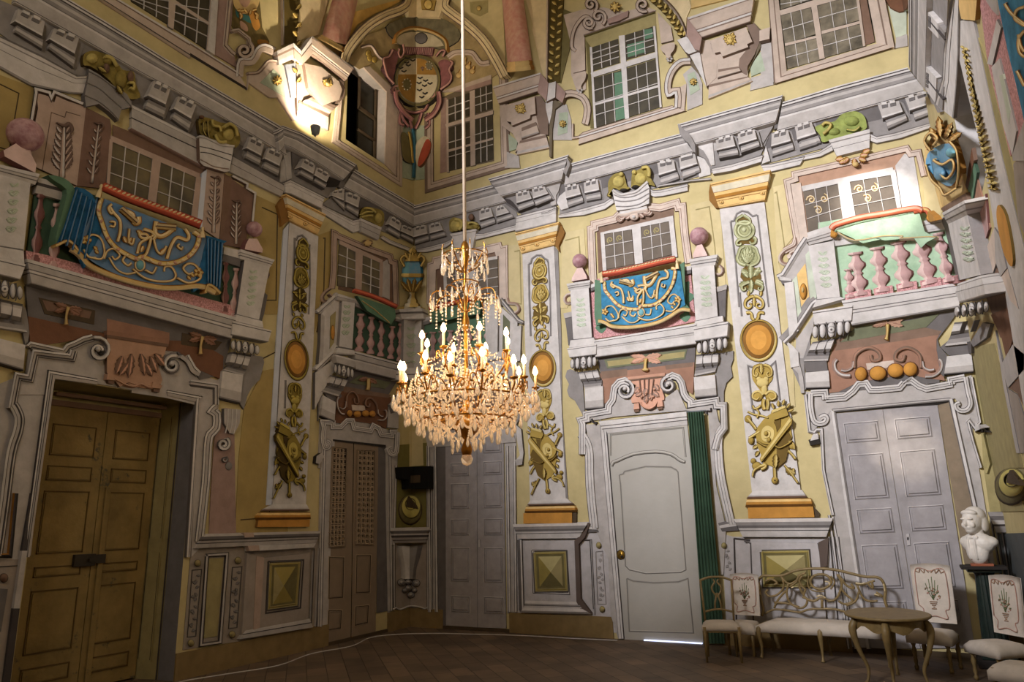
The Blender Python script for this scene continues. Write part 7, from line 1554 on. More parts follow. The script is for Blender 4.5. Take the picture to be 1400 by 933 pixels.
add(rw, 'surround', lambda m: (run(m, C7('750,560 752,905 1105,800 1095,380'), [(-3, .02, 'uppinkd'), (-2.2, .05, 'uppink'), (0, .045, 'uppinkd'), (.8, .04, 'uppink'), (5, .03, 'uppinkd'), (9, .02, 'uppink')]), band(m, U5('290,880 780,715 780,800 560,870'), [(0, .03, 'uppink'), (.5, .03, 'rose'), (1, .02, 'shade')])))
# arched window
rw = root('window_9', 860, 110, 'tall leaded window with green curtains under the garlanded arch', 'window', kind='structure')
add(rw, 'reveal', lambda m: (poly(m, U7('285,250 765,80 810,720 355,860 330,500'), .006, 'khaki'), poly(m, U7('300,270 330,310 355,860 330,860'), .012, 'olive')))
glazing(rw, [U7('338,318 515,260 525,420 348,475'), U7('565,235 748,178 760,345 572,400'), U7('352,525 540,470 560,795 368,855'), U7('570,460 770,395 795,720 590,785')], None, [U7('330,490 765,350 775,385 345,520'), U7('520,240 560,235 590,795 562,800'), U7('325,315 340,315 370,860 355,862'), U7('750,175 765,175 808,718 795,722'), U7('360,695 785,570 788,585 362,708')], 'glassdk2', 3, 4, fm='white')
add(rw, 'green_curtain', lambda m: [poly(m, U7(a), .0205, 'green', d0=.019) for a in ('575,300 695,270 700,350 580,385', '490,490 540,480 560,795 500,810', '690,200 745,190 750,250 695,265')], 'green curtain seen through the panes')
def f(m):
    poly(m, smooth(U7('150,100 290,60 420,50 560,80 700,40 770,70 290,240 300,600 240,620 200,500 200,300'), 1), .02, 'uppink')
    run(m, U7('285,240 760,78'), [(-1.5, .03, 'uppinkd'), (0, .05, 'olive'), (1.5, .03, 'olive')])
    run(m, smooth(U7('230,340 205,310 215,220 250,150 300,110 350,150 340,180'), 4), [(-3, .02, 'uppinkd'), (-2, .06, 'uppink'), (1.5, .06, 'uppinkd'), (3, .02, 'uppinkd')])
    for x, y, r, t in ((320, 150, 9, 1.4), (330, 30, 11, -1.4), (680, 30, 11, 1.3), (380, 110, 13, -1.2)): run(m, spiral(*U7('%d,%d' % (x, y))[0], r, 2.5, 1, t, 12), [(-2.6, .03, 'uppinkd'), (-1.6, .08, 'uppink'), (1.4, .07, 'uppinkd'), (2.4, .03, 'uppinkd')])
    poly(m, U7('440,130 560,80 585,70 580,110 520,140 450,160'), .06, 'rose', edge='uppinkd')
    for i in range(7): leaf(m, *U7('495,45')[0], 8, 3.4, i*.9, 'gilt', .03, .06, 'giltlt')
    dome(m, *U7('495,45')[0], 3.6, 4.4, .05, 'giltlt', .06, rim='giltdk')
add(rw, 'scrolled_cresting', f)
def pend(rt, q, cup, fl):
    add(rt, 'pendant_pilaster', lambda m: (poly(m, q, .04, 'uppink', edge='uppinkd'), poly(m, smooth(cup, 3, True), .07, 'uppink', edge='uppinkd'), [leaf(m, fl[0], fl[1], 5, 2.4, i*1.05, 'stone', .03, .04, 'white') for i in range(6)], dome(m, fl[0], fl[1], 1.6, 1.6, .05, 'uppinkd', .04)))
pend(rw, U7('205,340 290,250 295,470 215,490'), U7('215,510 295,480 295,530 270,570 265,600 245,600 235,570 215,540'), U7('258,605')[0])
pend(rw, U7('780,80 870,180 885,270 805,290'), U7('805,310 890,285 892,330 870,360 865,385 840,385 830,360 808,340'), U7('860,395')[0])
def f(m):
    run(m, smooth(U7('285,830 295,790 300,720 270,660 200,635 145,650'), 3), [(-3.4, .02, 'uppinkd'), (-2.4, .08, 'uppink'), (1, .07, 'uppinkd'), (2, .06, 'uppink'), (6, .05, 'uppinkd'), (7, .03, 'uppinkd')])
    run(m, U7('205,830 205,933')+U7('255,925 285,900 810,740 885,720'), [(-3, .02, 'uppinkd'), (-2, .05, 'uppink'), (0, .05, 'uppinkd')])
    band(m, U7('255,905 885,715 975,745 250,975'), [(0, .04, 'uppinkd'), (.15, .06, 'white'), (.3, .06, 'uppinkd'), (.4, .05, 'uppink'), (.9, .045, 'uppinkd'), (1, .02, 'uppinkd')])
    run(m, smooth(U7('905,720 905,620 850,640 840,560 870,470 930,410 1000,400'), 3), [(-3, .03, 'uppinkd'), (-2, .08, 'white'), (1.4, .07, 'uppinkd'), (2.4, .06, 'uppink'), (6, .05, 'uppinkd'), (7, .03, 'uppinkd')])
    poly(m, U7('960,740 910,720 905,600 975,560'), .03, 'uppink')
    poly(m, U7('75,720 170,700 200,800 205,940 60,940'), .02, 'stone'); poly(m, U7('120,760 180,750 175,890 110,910'), .025, 'sagedk')
    poly(m, U7('950,500 1030,430 1080,560 1080,700 980,740 975,560'), .02, 'stone'); poly(m, U7('980,500 1030,480 1065,600 1000,640'), .025, 'sagedk')
add(rw, 'scrolled_sill', f); rosette(rw, U7('143,830')[0], .9); rosette(rw, U7('1020,548')[0], .9)
def f(m):
    poly(m, smooth(U7('55,-10 150,-10 125,550 50,560'), 1), .03, 'orndk')
    for i in range(20): x, y = lerp(U7('110,-10')[0], U7('80,545')[0], (i+.5)/20); leaf(m, x+1.5*(-1)**i, y, 8, 4.4, -1.57+(-1)**i*.9, 'ornC', .03, .035, 'ornCl')
    run(m, U7('45,-10 40,550'), [(-2.4, .02, 'uppinkd'), (0, .08, 'uppink'), (2, .03, 'uppinkd')])
    q = smooth(U7('740,-20 830,60 900,150 955,240'), 5); run(m, q, [(-5, .03, 'orndk'), (-4.5, .04, 'orndk'), (4.5, .04, 'orndk'), (5, .03, 'orndk')])
    for i, p_ in enumerate(q[1:]): leaf(m, p_[0], p_[1], 8, 4, -2.2+(-1)**i*.9, 'ornC', .03, .045, 'ornCl')
    run(m, smooth(U7('790,-40 890,60 950,160 975,240'), 4), [(-2, .03, 'uppinkd'), (0, .08, 'uppink'), (2, .03, 'uppinkd')])
add(rw, 'leaf_garland_rib', f, 'olive leaf garland ribs of the arch')
rs = root('trim_16', 950, 30, 'cream vault ribs between the arch and the upper brackets', 'vault rib', kind='structure')
add(rs, 'rib_panel', lambda m: (poly(m, U8('40,-10 260,-10 280,60 240,150 235,240'), .02, 'upcream'), poly(m, U8('280,-10 600,-10 280,70'), .03, 'gold2'), poly(m, U7('150,60 270,110 200,180 190,330 130,560 125,300'), .018, 'olive'), poly(m, U5('1110,-10 1400,-10 1330,800 1280,700 1200,300'), .02, 'upcream'), poly(m, U7('-40,-10 45,-10 40,500 20,540 -60,200'), .025, 'upcream')))
rw = root('window_10', 1120, 40, 'leaded window with shutters at the top beside the far corner', 'window', kind='structure')
add(rw, 'reveal', lambda m: (poly(m, U9('150,-10 920,-10 975,360 225,590'), .006, 'glassdk3'), poly(m, U9('820,-10 900,-10 970,355 880,390'), .012, 'brown')))
glazing(rw, [U9('165,-10 430,-10 430,-5 170,80'), U9('170,130 425,60 465,290 205,375'), U9('205,395 470,320 500,510 230,585'), U9('480,40 810,-50 840,170 515,265'), U9('520,290 845,200 880,395 545,490')], None, [U9('160,90 870,-130 870,-60 170,130'), U9('425,30 475,25 545,495 500,505'), U9('205,370 500,295 505,315 208,392'), U9('515,265 840,178 845,200 520,290'), U9('810,-20 835,-20 890,390 870,395')], 'glassshut', 3, 2, fm='uppink')
mat('glassshut', '7d7464', mott=.5, scale=3, col2='39342c', rough=.5)
add(rw, 'surround', lambda m: (band(m, U9('215,605 1000,365 1140,400 115,715'), [(0, .04, 'uppink'), (.4, .05, 'uppinkd'), (.5, .06, 'uppink'), (.95, .05, 'uppinkd'), (1, .02, 'uppinkd')]), band(m, [U9('60,-20')[0], U9('115,715')[0], U9('220,600')[0], U9('150,-20')[0]], [(0, .03, 'uppinkd'), (.1, .06, 'uppink'), (.5, .05, 'uppinkd'), (.6, .05, 'uppink'), (1, .03, 'uppinkd')]), band(m, [U9('910,-20')[0], U9('985,370')[0], U9('1145,405')[0], U9('1060,-20')[0]], [(0, .03, 'uppink'), (.5, .05, 'uppinkd'), (.6, .05, 'uppink'), (.95, .05, 'uppinkd'), (1, .02, 'uppinkd')])))
add(rw, 'green_marbling', lambda m: (poly(m, U9('1085,50 1240,30 1240,290 1150,320'), .02, 'sage'), poly(m, smooth(U9('1050,-30 1240,-30 1240,70 1180,100 1100,60'), 2), .05, 'rust'), poly(m, U9('1150,320 1245,290 1250,390 1145,410'), .02, 'stone'), poly(m, U9('0,380 95,360 110,700 0,720'), .02, 'stone')))
# coat of arms over the corner
rc = root('coat_of_arms', 565, 100, 'painted coat of arms with quartered shield and pink scrolls over the room corner', 'coat of arms')
mat('plum', '8a5a5c', mott=.2, scale=8); mat('plumdk', '4c2e30', mott=.15); mat('plumlt', 'b88a84', mott=.15); mat('mantle', '77705a', mott=.25, scale=6); mat('argent', 'c2b79e', mott=.15); mat('goldq', '9a7434', mott=.2)
add(rc, 'canopy', lambda m: (poly(m, smooth(U10('190,110 260,60 400,10 520,0 680,30 800,90 860,170 840,240 760,290 700,320 560,290 400,290 290,240 220,190'), 2, True), .04, 'mantle', edge='dark'), run(m, smooth(U10('270,260 280,190 350,140 440,120 560,140 660,180 730,240 740,330'), 4), [(-2.4, .05, 'gold2d'), (0, .08, 'gold2'), (2.4, .05, 'gold2d')]), poly(m, smooth(U10('280,230 350,170 480,160 620,190 710,280 560,290 350,290'), 2, True), .05, 'argent'), dome(m, *U10('505,215')[0], 9, 8, .04, 'slate', .05, rim='dark')))
def f(m):
    for a in ('350,290 620,300 600,370 370,360',): poly(m, U10(a), .06, 'plum')
    for i in range(14): a = lerp(U10('370,300')[0], U10('610,310')[0], i/13); roll(m, [a, (a[0]-1, a[1]+8)], .8, .02, 'plumlt', d0=.06, sm=0)
    for pts in ('240,310 290,340 290,420 270,500 280,640 230,600 190,540 160,490 180,440 170,390 220,380', '700,410 760,420 790,480 760,530 780,590 730,650 650,690 670,600 680,500 660,440'): poly(m, smooth(U10(pts), 3, True), .06, 'plum', edge='plumdk')
    for pts in ('250,320 215,380 165,400 175,470 200,560 260,630', '340,270 350,340 320,390 300,350 310,310', '770,420 790,440 760,500 780,560 760,620 680,680', '640,380 680,330 720,330 700,380'): roll(m, smooth(U10(pts), 4), 1.8, .04, 'plumlt', d0=.065, sm=0)
    for x, y, r in ((285, 680, 7), (600, 730, 8.5)): run(m, spiral(*U10('%d,%d' % (x, y))[0], r, 2, 2, 1.3, 12), [(-2, .04, 'plumdk'), (-1, .1, 'plumlt'), (1.4, .09, 'plum'), (2.2, .04, 'plumdk')])
    roll(m, smooth(U10('270,700 290,800 360,900 430,960')), 4, .06, 'plum', d0=.05, hi='plumlt'); roll(m, smooth(U10('660,700 670,800 620,900 540,960')), 4, .06, 'plum', d0=.05, hi='plumlt')
    for a in ('310,380 340,420 400,440 470,420 490,380', '320,430 310,500 340,520', '490,440 500,510 470,540', '360,440 380,500 390,540', '450,440 430,500 410,540', '300,370 330,470 370,530'): roll(m, smooth(U4(a), 4), 2.4, .04, 'plum', d0=.03, sm=0, hi='plumlt')
add(rc, 'pink_scrolls', f, 'dusty pink scrolls')
def f(m):
    cx, cy, rx, ry = 472, 600, 208, 235
    E = lambda k: [U10('%f,%f' % (cx+rx*k*math.cos(a), cy+ry*k*math.sin(a)))[0] for a in [2*math.pi*i/32 for i in range(32)]]
    poly(m, E(1), .09, 'olive', edge='dark'); poly(m, E(.9), .1, 'mantle')
    def quarter(a0, a1, k): poly(m, [U10('%d,%d' % (466, 545))[0]]+[U10('%f,%f' % (cx+rx*.86*math.cos(a), cy+ry*.86*math.sin(a)))[0] for a in [a0+(a1-a0)*i/8 for i in range(9)]], .104, k)
    quarter(-2.86, -1.6, 'argent'); quarter(-1.6, -.25, 'goldq'); quarter(-.25, 1.72, 'argent'); quarter(1.72, 3.42, 'goldq')
add(rc, 'quartered_shield', f, 'oval quartered shield')
def f(m):
    for x, y in ((385, 395), (430, 415), (375, 435), (320, 485), (390, 460), (350, 515), (495, 575), (545, 600), (485, 620), (535, 645), (490, 685), (585, 625), (540, 715), (510, 750)): roll(m, smooth(U10('%d,%d %d,%d %d,%d' % (x-22, y-5, x, y+6, x+22, y-7)), 3), .9, .012, 'dark', d0=.106, sm=0); leaf(m, *U10('%d,%d' % (x, y))[0], 2.2, 1.2, 1.57, 'dark', .01, .106)
    for i in range(9): a = i*.7; dome(m, *U10('%f,%f' % (375+38*math.cos(a), 635+50*math.sin(a)))[0], .9, .9, .012, 'argent', .106, n=8); dome(m, *U10('%f,%f' % (575+32*math.cos(a), 465+36*math.sin(a)))[0], .8, .8, .012, 'argent', .106, n=8)
    poly(m, smooth(U10('345,600 400,590 410,670 360,690'), 2, True), .108, 'olive'); poly(m, smooth(U10('550,440 600,450 600,500 560,490'), 2, True), .108, 'mantle'); roll(m, U10('515,470 515,510'), .8, .01, 'brown', d0=.107, sm=0); roll(m, U10('500,485 530,485'), .8, .01, 'brown', d0=.107, sm=0)
add(rc, 'heraldic_charges', f, 'small dark bird-like marks and pale pearls')
add(rc, 'trophy_shields', lambda m: (poly(m, smooth(U4('415,640 460,590 505,610 500,680 460,760 425,780 410,720'), 3, True), .06, 'argent', edge='brown'), poly(m, smooth(U4('480,610 508,630 500,690 460,760 425,780 440,700'), 3, True), .075, 'redbr', edge='rust'), poly(m, smooth(U4('320,580 350,570 390,640 400,740 370,760 330,720'), 3, True), .05, 'olive', edge='dark'), roll(m, U4('370,560 385,650 395,760'), 2, .03, 'ornC', d0=.05), roll(m, U4('395,540 405,650 400,850'), 2.2, .04, 'tealb', d0=.03), poly(m, U4('310,520 500,520 495,860 400,870 310,850'), .012, 'sagedk')))
mat('redbr', 'a44a34', mott=.2); mat('tealb', '3a6d84', mott=.2)
# satyr-like ochre mask busts lying on the cornice breaks (painted grotesques)
mat('grot', '8f7f42', mott=.25, scale=10); mat('grotlt', 'bfae68', mott=.2, scale=10); mat('grotdk', '4a3a1a', mott=.2)
def grotesque(lbl, x, y, items):
    r_ = root('cornice_ornament', x, y, lbl, 'ornament', 'olive gold shell ornaments on the cornice')
    def f(m):
        for it in items:
            if it[0] == 'd': _, c, a, b, rx, ry, k = it; dome(m, *c('%d,%d' % (a, b))[0], rx, ry, .09, k, .03, rim='grotdk', n=12)
            elif it[0] == 'p': poly(m, smooth(it[1](it[2]), 3, True), .07, it[3], edge='grotdk')
            elif it[0] == 'r': roll(m, smooth(it[1](it[2]), 4), it[3], .05, it[4], d0=.08, hi='grotlt', sm=0)
            else: _, c, a, b, L, w, g = it; leaf(m, *c('%d,%d' % (a, b))[0], L, w, g, 'grot', .03, .09, 'grotlt')
    add(r_, 'body', f)
grotesque('large olive gold shell ornament near the top of the big balcony cornice', 150, 80, [('p', U1, '385,520 470,485 590,520 700,600 760,670 860,690 880,800 920,933 780,933 640,780 520,680 430,630 380,620', 'grot'), ('d', U1, 460, 560, 9, 8, 'grotlt'), ('d', U1, 620, 580, 9, 7, 'grot'), ('r', U1, '590,540 650,560 700,640', 3, 'grotlt'), ('d', U1, 830, 735, 5, 9, 'brown'), ('r', U1, '820,790 860,800 860,850 830,840', 2.2, 'grotlt'), ('d', U1, 600, 650, 5, 9, 'brown'), ('d', U1, 740, 760, 10, 14, 'grot'), ('l', U1, 520, 640, 14, 6, .6), ('l', U1, 700, 820, 14, 6, 1)])
grotesque('olive gold fluted shell ornament above the carved pier', 297, 180, [('p', D6, '455,400 520,400 600,430 700,450 730,540 700,600 620,580 480,520 455,480', 'grot'), ('d', D6, 500, 470, 9, 9, 'grot'), ('r', D6, '480,430 480,480 500,520', 1.4, 'grotdk'), ('r', D6, '510,420 510,480 520,530', 1.4, 'grotdk'), ('r', D6, '540,410 550,450 590,460 600,490', 2, 'grotlt'), ('d', D6, 650, 510, 9, 9, 'grotlt'), ('r', D6, '620,460 660,440 700,470 710,520', 2.4, 'grotlt'), ('r', D6, '560,510 590,560 640,560', 2.4, 'grotlt'), ('d', D6, 470, 395, 4, 3, 'rust')])
grotesque('olive gold shell ornament over the lattice door window', 508, 292, [('p', D5, '655,650 690,600 770,610 840,640 845,720 820,760 740,720 670,690', 'grot'), ('r', D5, '670,660 710,640 760,640', 1.6, 'grotlt'), ('r', D5, '670,680 720,670 760,670', 1.6, 'grotlt'), ('d', D5, 800, 690, 6, 8, 'grotlt'), ('r', D5, '700,610 750,620 780,650', 1.6, 'grotlt')])
grotesque('olive gold shell ornament behind the chandelier chain', 635, 308, [('p', D1, '380,580 420,540 500,560 560,580 640,590 670,640 640,660 540,650 400,680 380,640', 'grot'), ('d', D1, 440, 620, 8, 9, 'grotlt'), ('r', D1, '430,560 480,570 500,620 470,660', 2.2, 'grotlt'), ('d', D1, 590, 540, 4, 5, 'brown'), ('d', D1, 630, 625, 5, 6, 'grot'), ('r', D1, '560,600 600,590 650,610', 1.6, 'grotlt')])
grotesque('pair of olive gold mask heads facing out over the pink window surround', 862, 245, [('p', D2, '640,560 680,490 740,465 790,480 820,590 850,610 770,640 690,610 650,690', 'grot'), ('p', D2, '870,470 920,440 980,410 1030,430 1040,500 1090,590 1040,580 960,590 880,590 860,600', 'grot'), ('d', D2, 740, 550, 9, 9, 'grotlt'), ('d', D2, 950, 520, 9, 9, 'grotlt'), ('r', D2, '960,420 1010,410 1035,450 1030,500', 2.4, 'grotlt'), ('d', D2, 890, 460, 4, 4, 'grotlt'), ('d', D2, 765, 480, 4, 4, 'grotlt'), ('d', D2, 790, 630, 6, 2.6, 'dark'), ('d', D2, 905, 600, 6, 3, 'dark'), ('r', D2, '660,640 640,680 660,690', 1.8, 'grot')])
grotesque('flat mossy green shell ornament over the bright casement', 1150, 175, [('p', D4, '240,520 330,480 430,460 500,390 620,365 700,400 730,470 720,540 560,590 400,640 310,660 290,600', 'moss'), ('r', D4, '310,500 340,475 390,490 370,540 320,580', 2.2, 'grotlt'), ('r', D4, '540,540 620,550 670,510', 1.8, 'moss'), ('d', D4, 590, 460, 12, 8, 'moss'), ('d', D4, 420, 560, 10, 6, 'moss')])
mat('moss', '8f9a55', mott=.25, scale=9)
# ------------------------------------------------------------------ near side wall at grazing angle
V1 = K(1270, 200, 3.589); V2 = K(1300, 0, 4.24); V3 = K(1320, 420, 4.665)
W_ = 'T'
def tp_(m, q, d, k, e=None, d0=.0015): poly(m, q, d*.3, k, d0*.3, e, wall='T')
rs = root('pilaster', 1380, 300, 'bright white pilaster with olive garland on the grazing side wall', 'pilaster', 'painted pilasters', wall='T')
def f(m):
    tp_(m, [V2('45,120')[0], V2('130,120')[0], V2('300,933')[0], (1400, 340), (1400, 560), V2('190,933')[0], V2('50,350')[0]], .05, 'white', 'grey')
    tp_(m, [V2('125,130')[0], V2('215,380')[0], V2('340,900')[0], (1400, 290), (1400, 360), V2('300,933')[0]], .03, 'khaki')
add(rs, 'shaft', f)
def f(m):
    for i in range(26):
        t = (i+.5)/26; x, y = lerp((1317, 62), (1357, 262), t)
        for g in (.4, 1.5, 3.6): leaf(m, x, y, 6, 2.2, g+t*3, 'ornC' if i % 2 else 'ornCl', .012, .016, 'ornCl', wall='T')
add(rs, 'garland', f, 'olive garland')
def f(m):
    pts = [V1('345,290')[0], V1('375,340')[0], V1('400,460')[0], V1('412,560')[0], V1('400,590')[0], V1('365,520')[0], V1('335,380')[0], V1('332,310')[0]]
    tp_(m, smooth(pts, 3, True), .1, 'ochre', 'ornCd', .04)
add(rs, 'ochre_oval', f, 'ochre oval boss')
add(rs, 'gilt_capital', lambda m: (tp_(m, V2('40,0 150,0 140,120 60,110 50,60'), .09, 'ochrelt', 'ochredk'), tp_(m, V2('0,0 40,0 50,100 30,260 15,240'), .05, 'ochre', 'ochredk')))
rt = root('balcony', 1330, 330, 'strongly foreshortened balcony with brown balusters on the grazing side wall', 'balcony', 'painted balconies', wall='T')
add(rt, 'parapet', lambda m: (tp_(m, V1('205,340 230,130 300,400 240,580'), .03, 'brick'), [tp_(m, V1('%d,%d %d,%d %d,%d %d,%d' % (215+k*16, 330-k*22, 228+k*16, 300-k*22, 262+k*10, 500-k*30, 250+k*10, 540-k*30)), .05, 'baluster', 'balusterdk') for k in range(4)]))
add(rt, 'balcony_slab', lambda m: (tp_(m, V1('245,600 320,400 330,420 400,650 440,800 400,760 330,570 280,730 265,680'), .06, 'pinkstone', 'slate'), tp_(m, V1('320,400 345,440 380,600 350,640 325,560'), .08, 'stone', 'slate'), tp_(m, V1('280,740 330,600 400,700 440,830 460,940 350,940'), .03, 'brown'), tp_(m, V3('160,50 270,0 310,180 260,330 230,200'), .035, 'rust')))
add(rt, 'green_hanging', lambda m: (tp_(m, V1('215,60 235,130 205,325 190,210'), .07, 'green', 'greendk'), tp_(m, V1('210,10 220,70 185,220 180,190'), .09, 'rust', 'brown')), 'green cloth with rust edge')
rt2 = root('trim_17', 1390, 560, 'edge of the next door frame on the grazing side wall', 'door surround', kind='structure', wall='T')
add(rt2, 'moulding', lambda m: (tp_(m, V3('225,370 300,240 373,300 373,400 270,515'), .05, 'stone', 'slate'), tp_(m, V3('270,520 330,560 373,700 373,933 340,933'), .03, 'stone2', 'slate'), tp_(m, V3('275,515 373,410 373,640 330,550'), .02, 'brown'), tp_(m, V3('190,150 230,330 262,520 345,933 325,933 240,500'), .045, 'stone', 'slate')))
# top right corner: next tapestry and its surround
th = root('tapestry', 1385, 60, 'corner of a blue tapestry with gold scrolls cut by the frame edge', 'tapestry', 'blue tapestries hung over balconies', wall='T')
add(th, 'cloth', lambda m: tp_(m, [V2('270,0')[0], (1400, -5), (1400, 165), V2('375,480')[0], V2('330,300')[0]], .09, 'cloth', 'bluedk'))
def f(m):
    for a in ('310,20 350,80 424,140', '424,40 380,60 370,110 424,150', '390,200 400,260 424,300', '380,410 400,450 424,500', '424,180 390,230 395,300 424,330'): roll(m, smooth(V2(a), 4), 2.2, .012, 'gold2', d0=.03, hi='goldpale', sm=0, wall='T')
add(th, 'gold_scrolls', f)
rt3 = root('trim_18', 1375, 150, 'pink and white balcony front beside the cut tapestry on the grazing side wall', 'balcony front', kind='structure', wall='T')
add(rt3, 'parapet', lambda m: (tp_(m, V2('165,0 270,0 330,300 400,600 424,700 424,760 330,933 300,850 260,560 215,380'), .02, 'speck'), tp_(m, V2('210,370 265,115 290,160 240,380'), .06, 'white', 'slate'), tp_(m, V2('235,390 280,340 380,760 355,900 300,720'), .05, 'white', 'grey'), tp_(m, V2('280,440 300,430 345,640 335,720'), .055, 'sage'), tp_(m, V2('200,0 265,0 270,90 240,60'), .05, 'stone'), tp_(m, V2('355,900 424,700 424,933 360,933'), .06, 'stone', 'slate')))
add(rt3, 'lower_wall', lambda m: (tp_(m, [(1385, 225), (1400, 205), (1400, 320), (1392, 300)], .04, 'stone2', 'slate'), tp_(m, [(1386, 260), (1400, 330), (1400, 480), (1370, 330)], .02, 'stone')))
# ------------------------------------------------------------------ chandelier
mat('brassw', 'a8732e', rough=.3, metal=.85, mott=.1); mat('candle', 'f3dcb4', rough=.5, mott=.05, emit=('ffb45a', .35)); mat('bulb', 'fff0d0', mott=0, emit=('ffcf8a', 26)); mat('rope', 'b9a897', rough=.7, mott=.15)
cm = mat('crystal', 'fff0da', rough=.04, mott=0, spec=.8, trans=.72, emit=('ffd2a0', .13))  # faint emission stands in for candlelight sparkling in the crystal
CX, CY = 3.9, -4.468; Cc = Vector((CX, CY, 0)); rnd = random.Random(11)
ch = thing('chandelier', (CX, CY, 2.0), 'large lit crystal chandelier with candle bulbs hanging in the middle of the hall', 'chandelier')
cp = lambda r, a, z: Vector((CX+r*math.cos(a), CY+r*math.sin(a), z))
def drop3(m, p, L, w, k='crystal'): lathe(m, p, [(w*.3, 0), (w*.6, -L*.25), (w*1.15, -L*.66), (w*.8, -L*.88), (0, -L)], k, 6)
def bead(m, p, r, k='crystal'): lathe(m, p, [(0, -r), (r*.8, -r*.5), (r*.8, r*.5), (0, r)], k, 5, capends=False)
def strand(m, a, b, sag, n, r):
    for i in range(n+1):
        t = i/n; p = a.lerp(b, t); p.z -= sag*4*t*(1-t); bead(m, p, r)
def f(m):
    lathe(m, Cc, [(.0, 2.02), (.03, 2.05), (.05, 2.12), (.02, 2.2), (.09, 2.26), (.12, 2.32), (.04, 2.4), (.02, 2.6), (.04, 2.7), (.02, 2.8), (.016, 3.1), (.035, 3.2), (.015, 3.3), (.012, 3.45), (.03, 3.5), (.012, 3.6), (.015, 3.7), (.045, 3.86), (.03, 3.92), (.01, 3.95)], 'brassw', 14)
add(ch, 'stem', f)
add(ch, 'suspension_rope', lambda m: tube(m, [(CX, CY, z) for z in (3.93, 6, 9, H-.005)], .016, 'rope', 6))
add(ch, 'hoop', lambda m: (tube(m, [cp(.50, 2*math.pi*i/40, 2.53) for i in range(41)], .009, 'brassw', 6), tube(m, [cp(.38, 2*math.pi*i/32, 2.36) for i in range(33)], .008, 'brassw', 6)))
add(ch, 'crown_hoop', lambda m: (tube(m, [cp(.2, 2*math.pi*i/24, 3.8) for i in range(25)], .006, 'brassw', 5), tube(m, [cp(.12, 2*math.pi*i/20, 3.55) for i in range(21)], .006, 'brassw', 5)))
def arm(a, r, zb, zc, z0, tall, dk):
    def f(m):
        tube(m, smooth3([cp(.07, a, z0), cp(r*.45, a, z0-.1), cp(r*.85, a, z0+.02), cp(r, a, zc-.05), cp(r, a, zc)], 5), .0075, 'brassw', 6)
        for sg in (-1, 1): tube(m, smooth3([cp(r*.95, a, zc-.16), cp(r, a+sg*.1, zc-.03), cp(r, a+sg*.17, zc-.02), cp(r, a+sg*.18, zc-.07), cp(r, a+sg*.13, zc-.075)], 4), .005, 'brassw', 5)
        lathe(m, cp(r, a, zc), [(.008, -.01), (.03, .0), (.036, .012), (.014, .016)], 'brassw', 10)
        for t in (.3, .5, .7, .85): drop3(m, cp(r*t, a, z0-.08+.1*t*t), .07, .014)
    o = add(ch, 'arm', f)
    add(o, 'candle', lambda m: tube(m, [cp(r, a, zc+.01), cp(r, a, zc+tall)], .011, 'candle', 8))
    add(o, 'bulb', lambda m: lathe(m, cp(r, a, zc+tall), [(.01, 0), (.023, .02), (.021, .042), (.006, .074), (0, .078)], 'bulb', 8))
    d = bpy.data.lights.new('candle_light', 'POINT'); d.energy = 1.9; d.color = (1, .78, .5); d.shadow_soft_size = .02
    lo = bpy.data.objects.new('candle_light', d); COL.objects.link(lo); lo.location = cp(r, a, zc+tall+.09)
for i in range(14): arm(2*math.pi*(i+.3)/14, .585 if i % 2 else .52, 0, 2.62 if i % 2 else 2.67, 2.45, .115, 0)
for i in range(8): arm(2*math.pi*(i+.1)/8, .38, 0, 2.9, 2.72, .13, 0)
def f(m, N, r, z, L, w, j=0):
    for i in range(N):
        a = 2*math.pi*(i+.5)/N; drop3(m, cp(r, a, z+rnd.uniform(-j, j)), L*rnd.uniform(.8, 1.2), w)
for nm, N, r, z, L, w, j in (('rim_drops', 40, .6, 2.54, .11, .02, .03), ('rim_drops', 30, .5, 2.44, .1, .018, .02), ('rim_drops', 26, .4, 2.34, .1, .018, .02), ('rim_drops', 18, .27, 2.27, .1, .016, .01), ('rim_drops', 10, .12, 2.2, .1, .014, .01), ('upper_drops', 16, .3, 3.42, .1, .014, .06), ('upper_drops', 14, .2, 3.75, .13, .013, .03), ('upper_drops', 10, .12, 3.52, .1, .012, .02), ('rim_drops', 24, .42, 2.76, .08, .012, .08)):
    if N >= 26 and r >= .4:
        for i in range(N): add(ch, 'crystal_drop', lambda m: drop3(m, cp(r, 2*math.pi*(i+.5)/N, z+rnd.uniform(-j, j)), L*rnd.uniform(.8, 1.2), w))
    else: add(ch, nm, lambda m: f(m, N, r, z, L, w, j), 'hanging crystal drops', 'stuff')
for i in range(14):
    a = 2*math.pi*i/14
    def g(m):
        strand(m, cp(.06, a, 3.16), cp(.38, a+.15, 2.86), .1, 14, .009); strand(m, cp(.56, a, 2.6), cp(.56, a+.45, 2.6), .07, 10, .009); strand(m, cp(.5, a, 2.5), cp(.3, a, 2.28), -.01, 10, .01); strand(m, cp(.05, a+.2, 2.95), cp(.5, a+.2, 2.62), .1, 14, .009); strand(m, cp(.52, a+.1, 2.5), cp(.52, a+.5, 2.5), .05, 8, .009); strand(m, cp(.4, a, 2.36), cp(.12, a, 2.2), 0, 10, .01)
        for k in range(5): strand(m, cp(.22+.06*k, a+.1+.09*k, 2.8-.03*k), cp(.3+.05*k, a+.3, 2.42+.02*k), -.02, 8, .011); strand(m, cp(.6-.09*k, a+.22, 2.52-.05*k), cp(.6-.09*k, a+.6, 2.52-.05*k), .05, 8, .011)
    add(ch, 'bead_garland', g, 'garland of crystal beads')
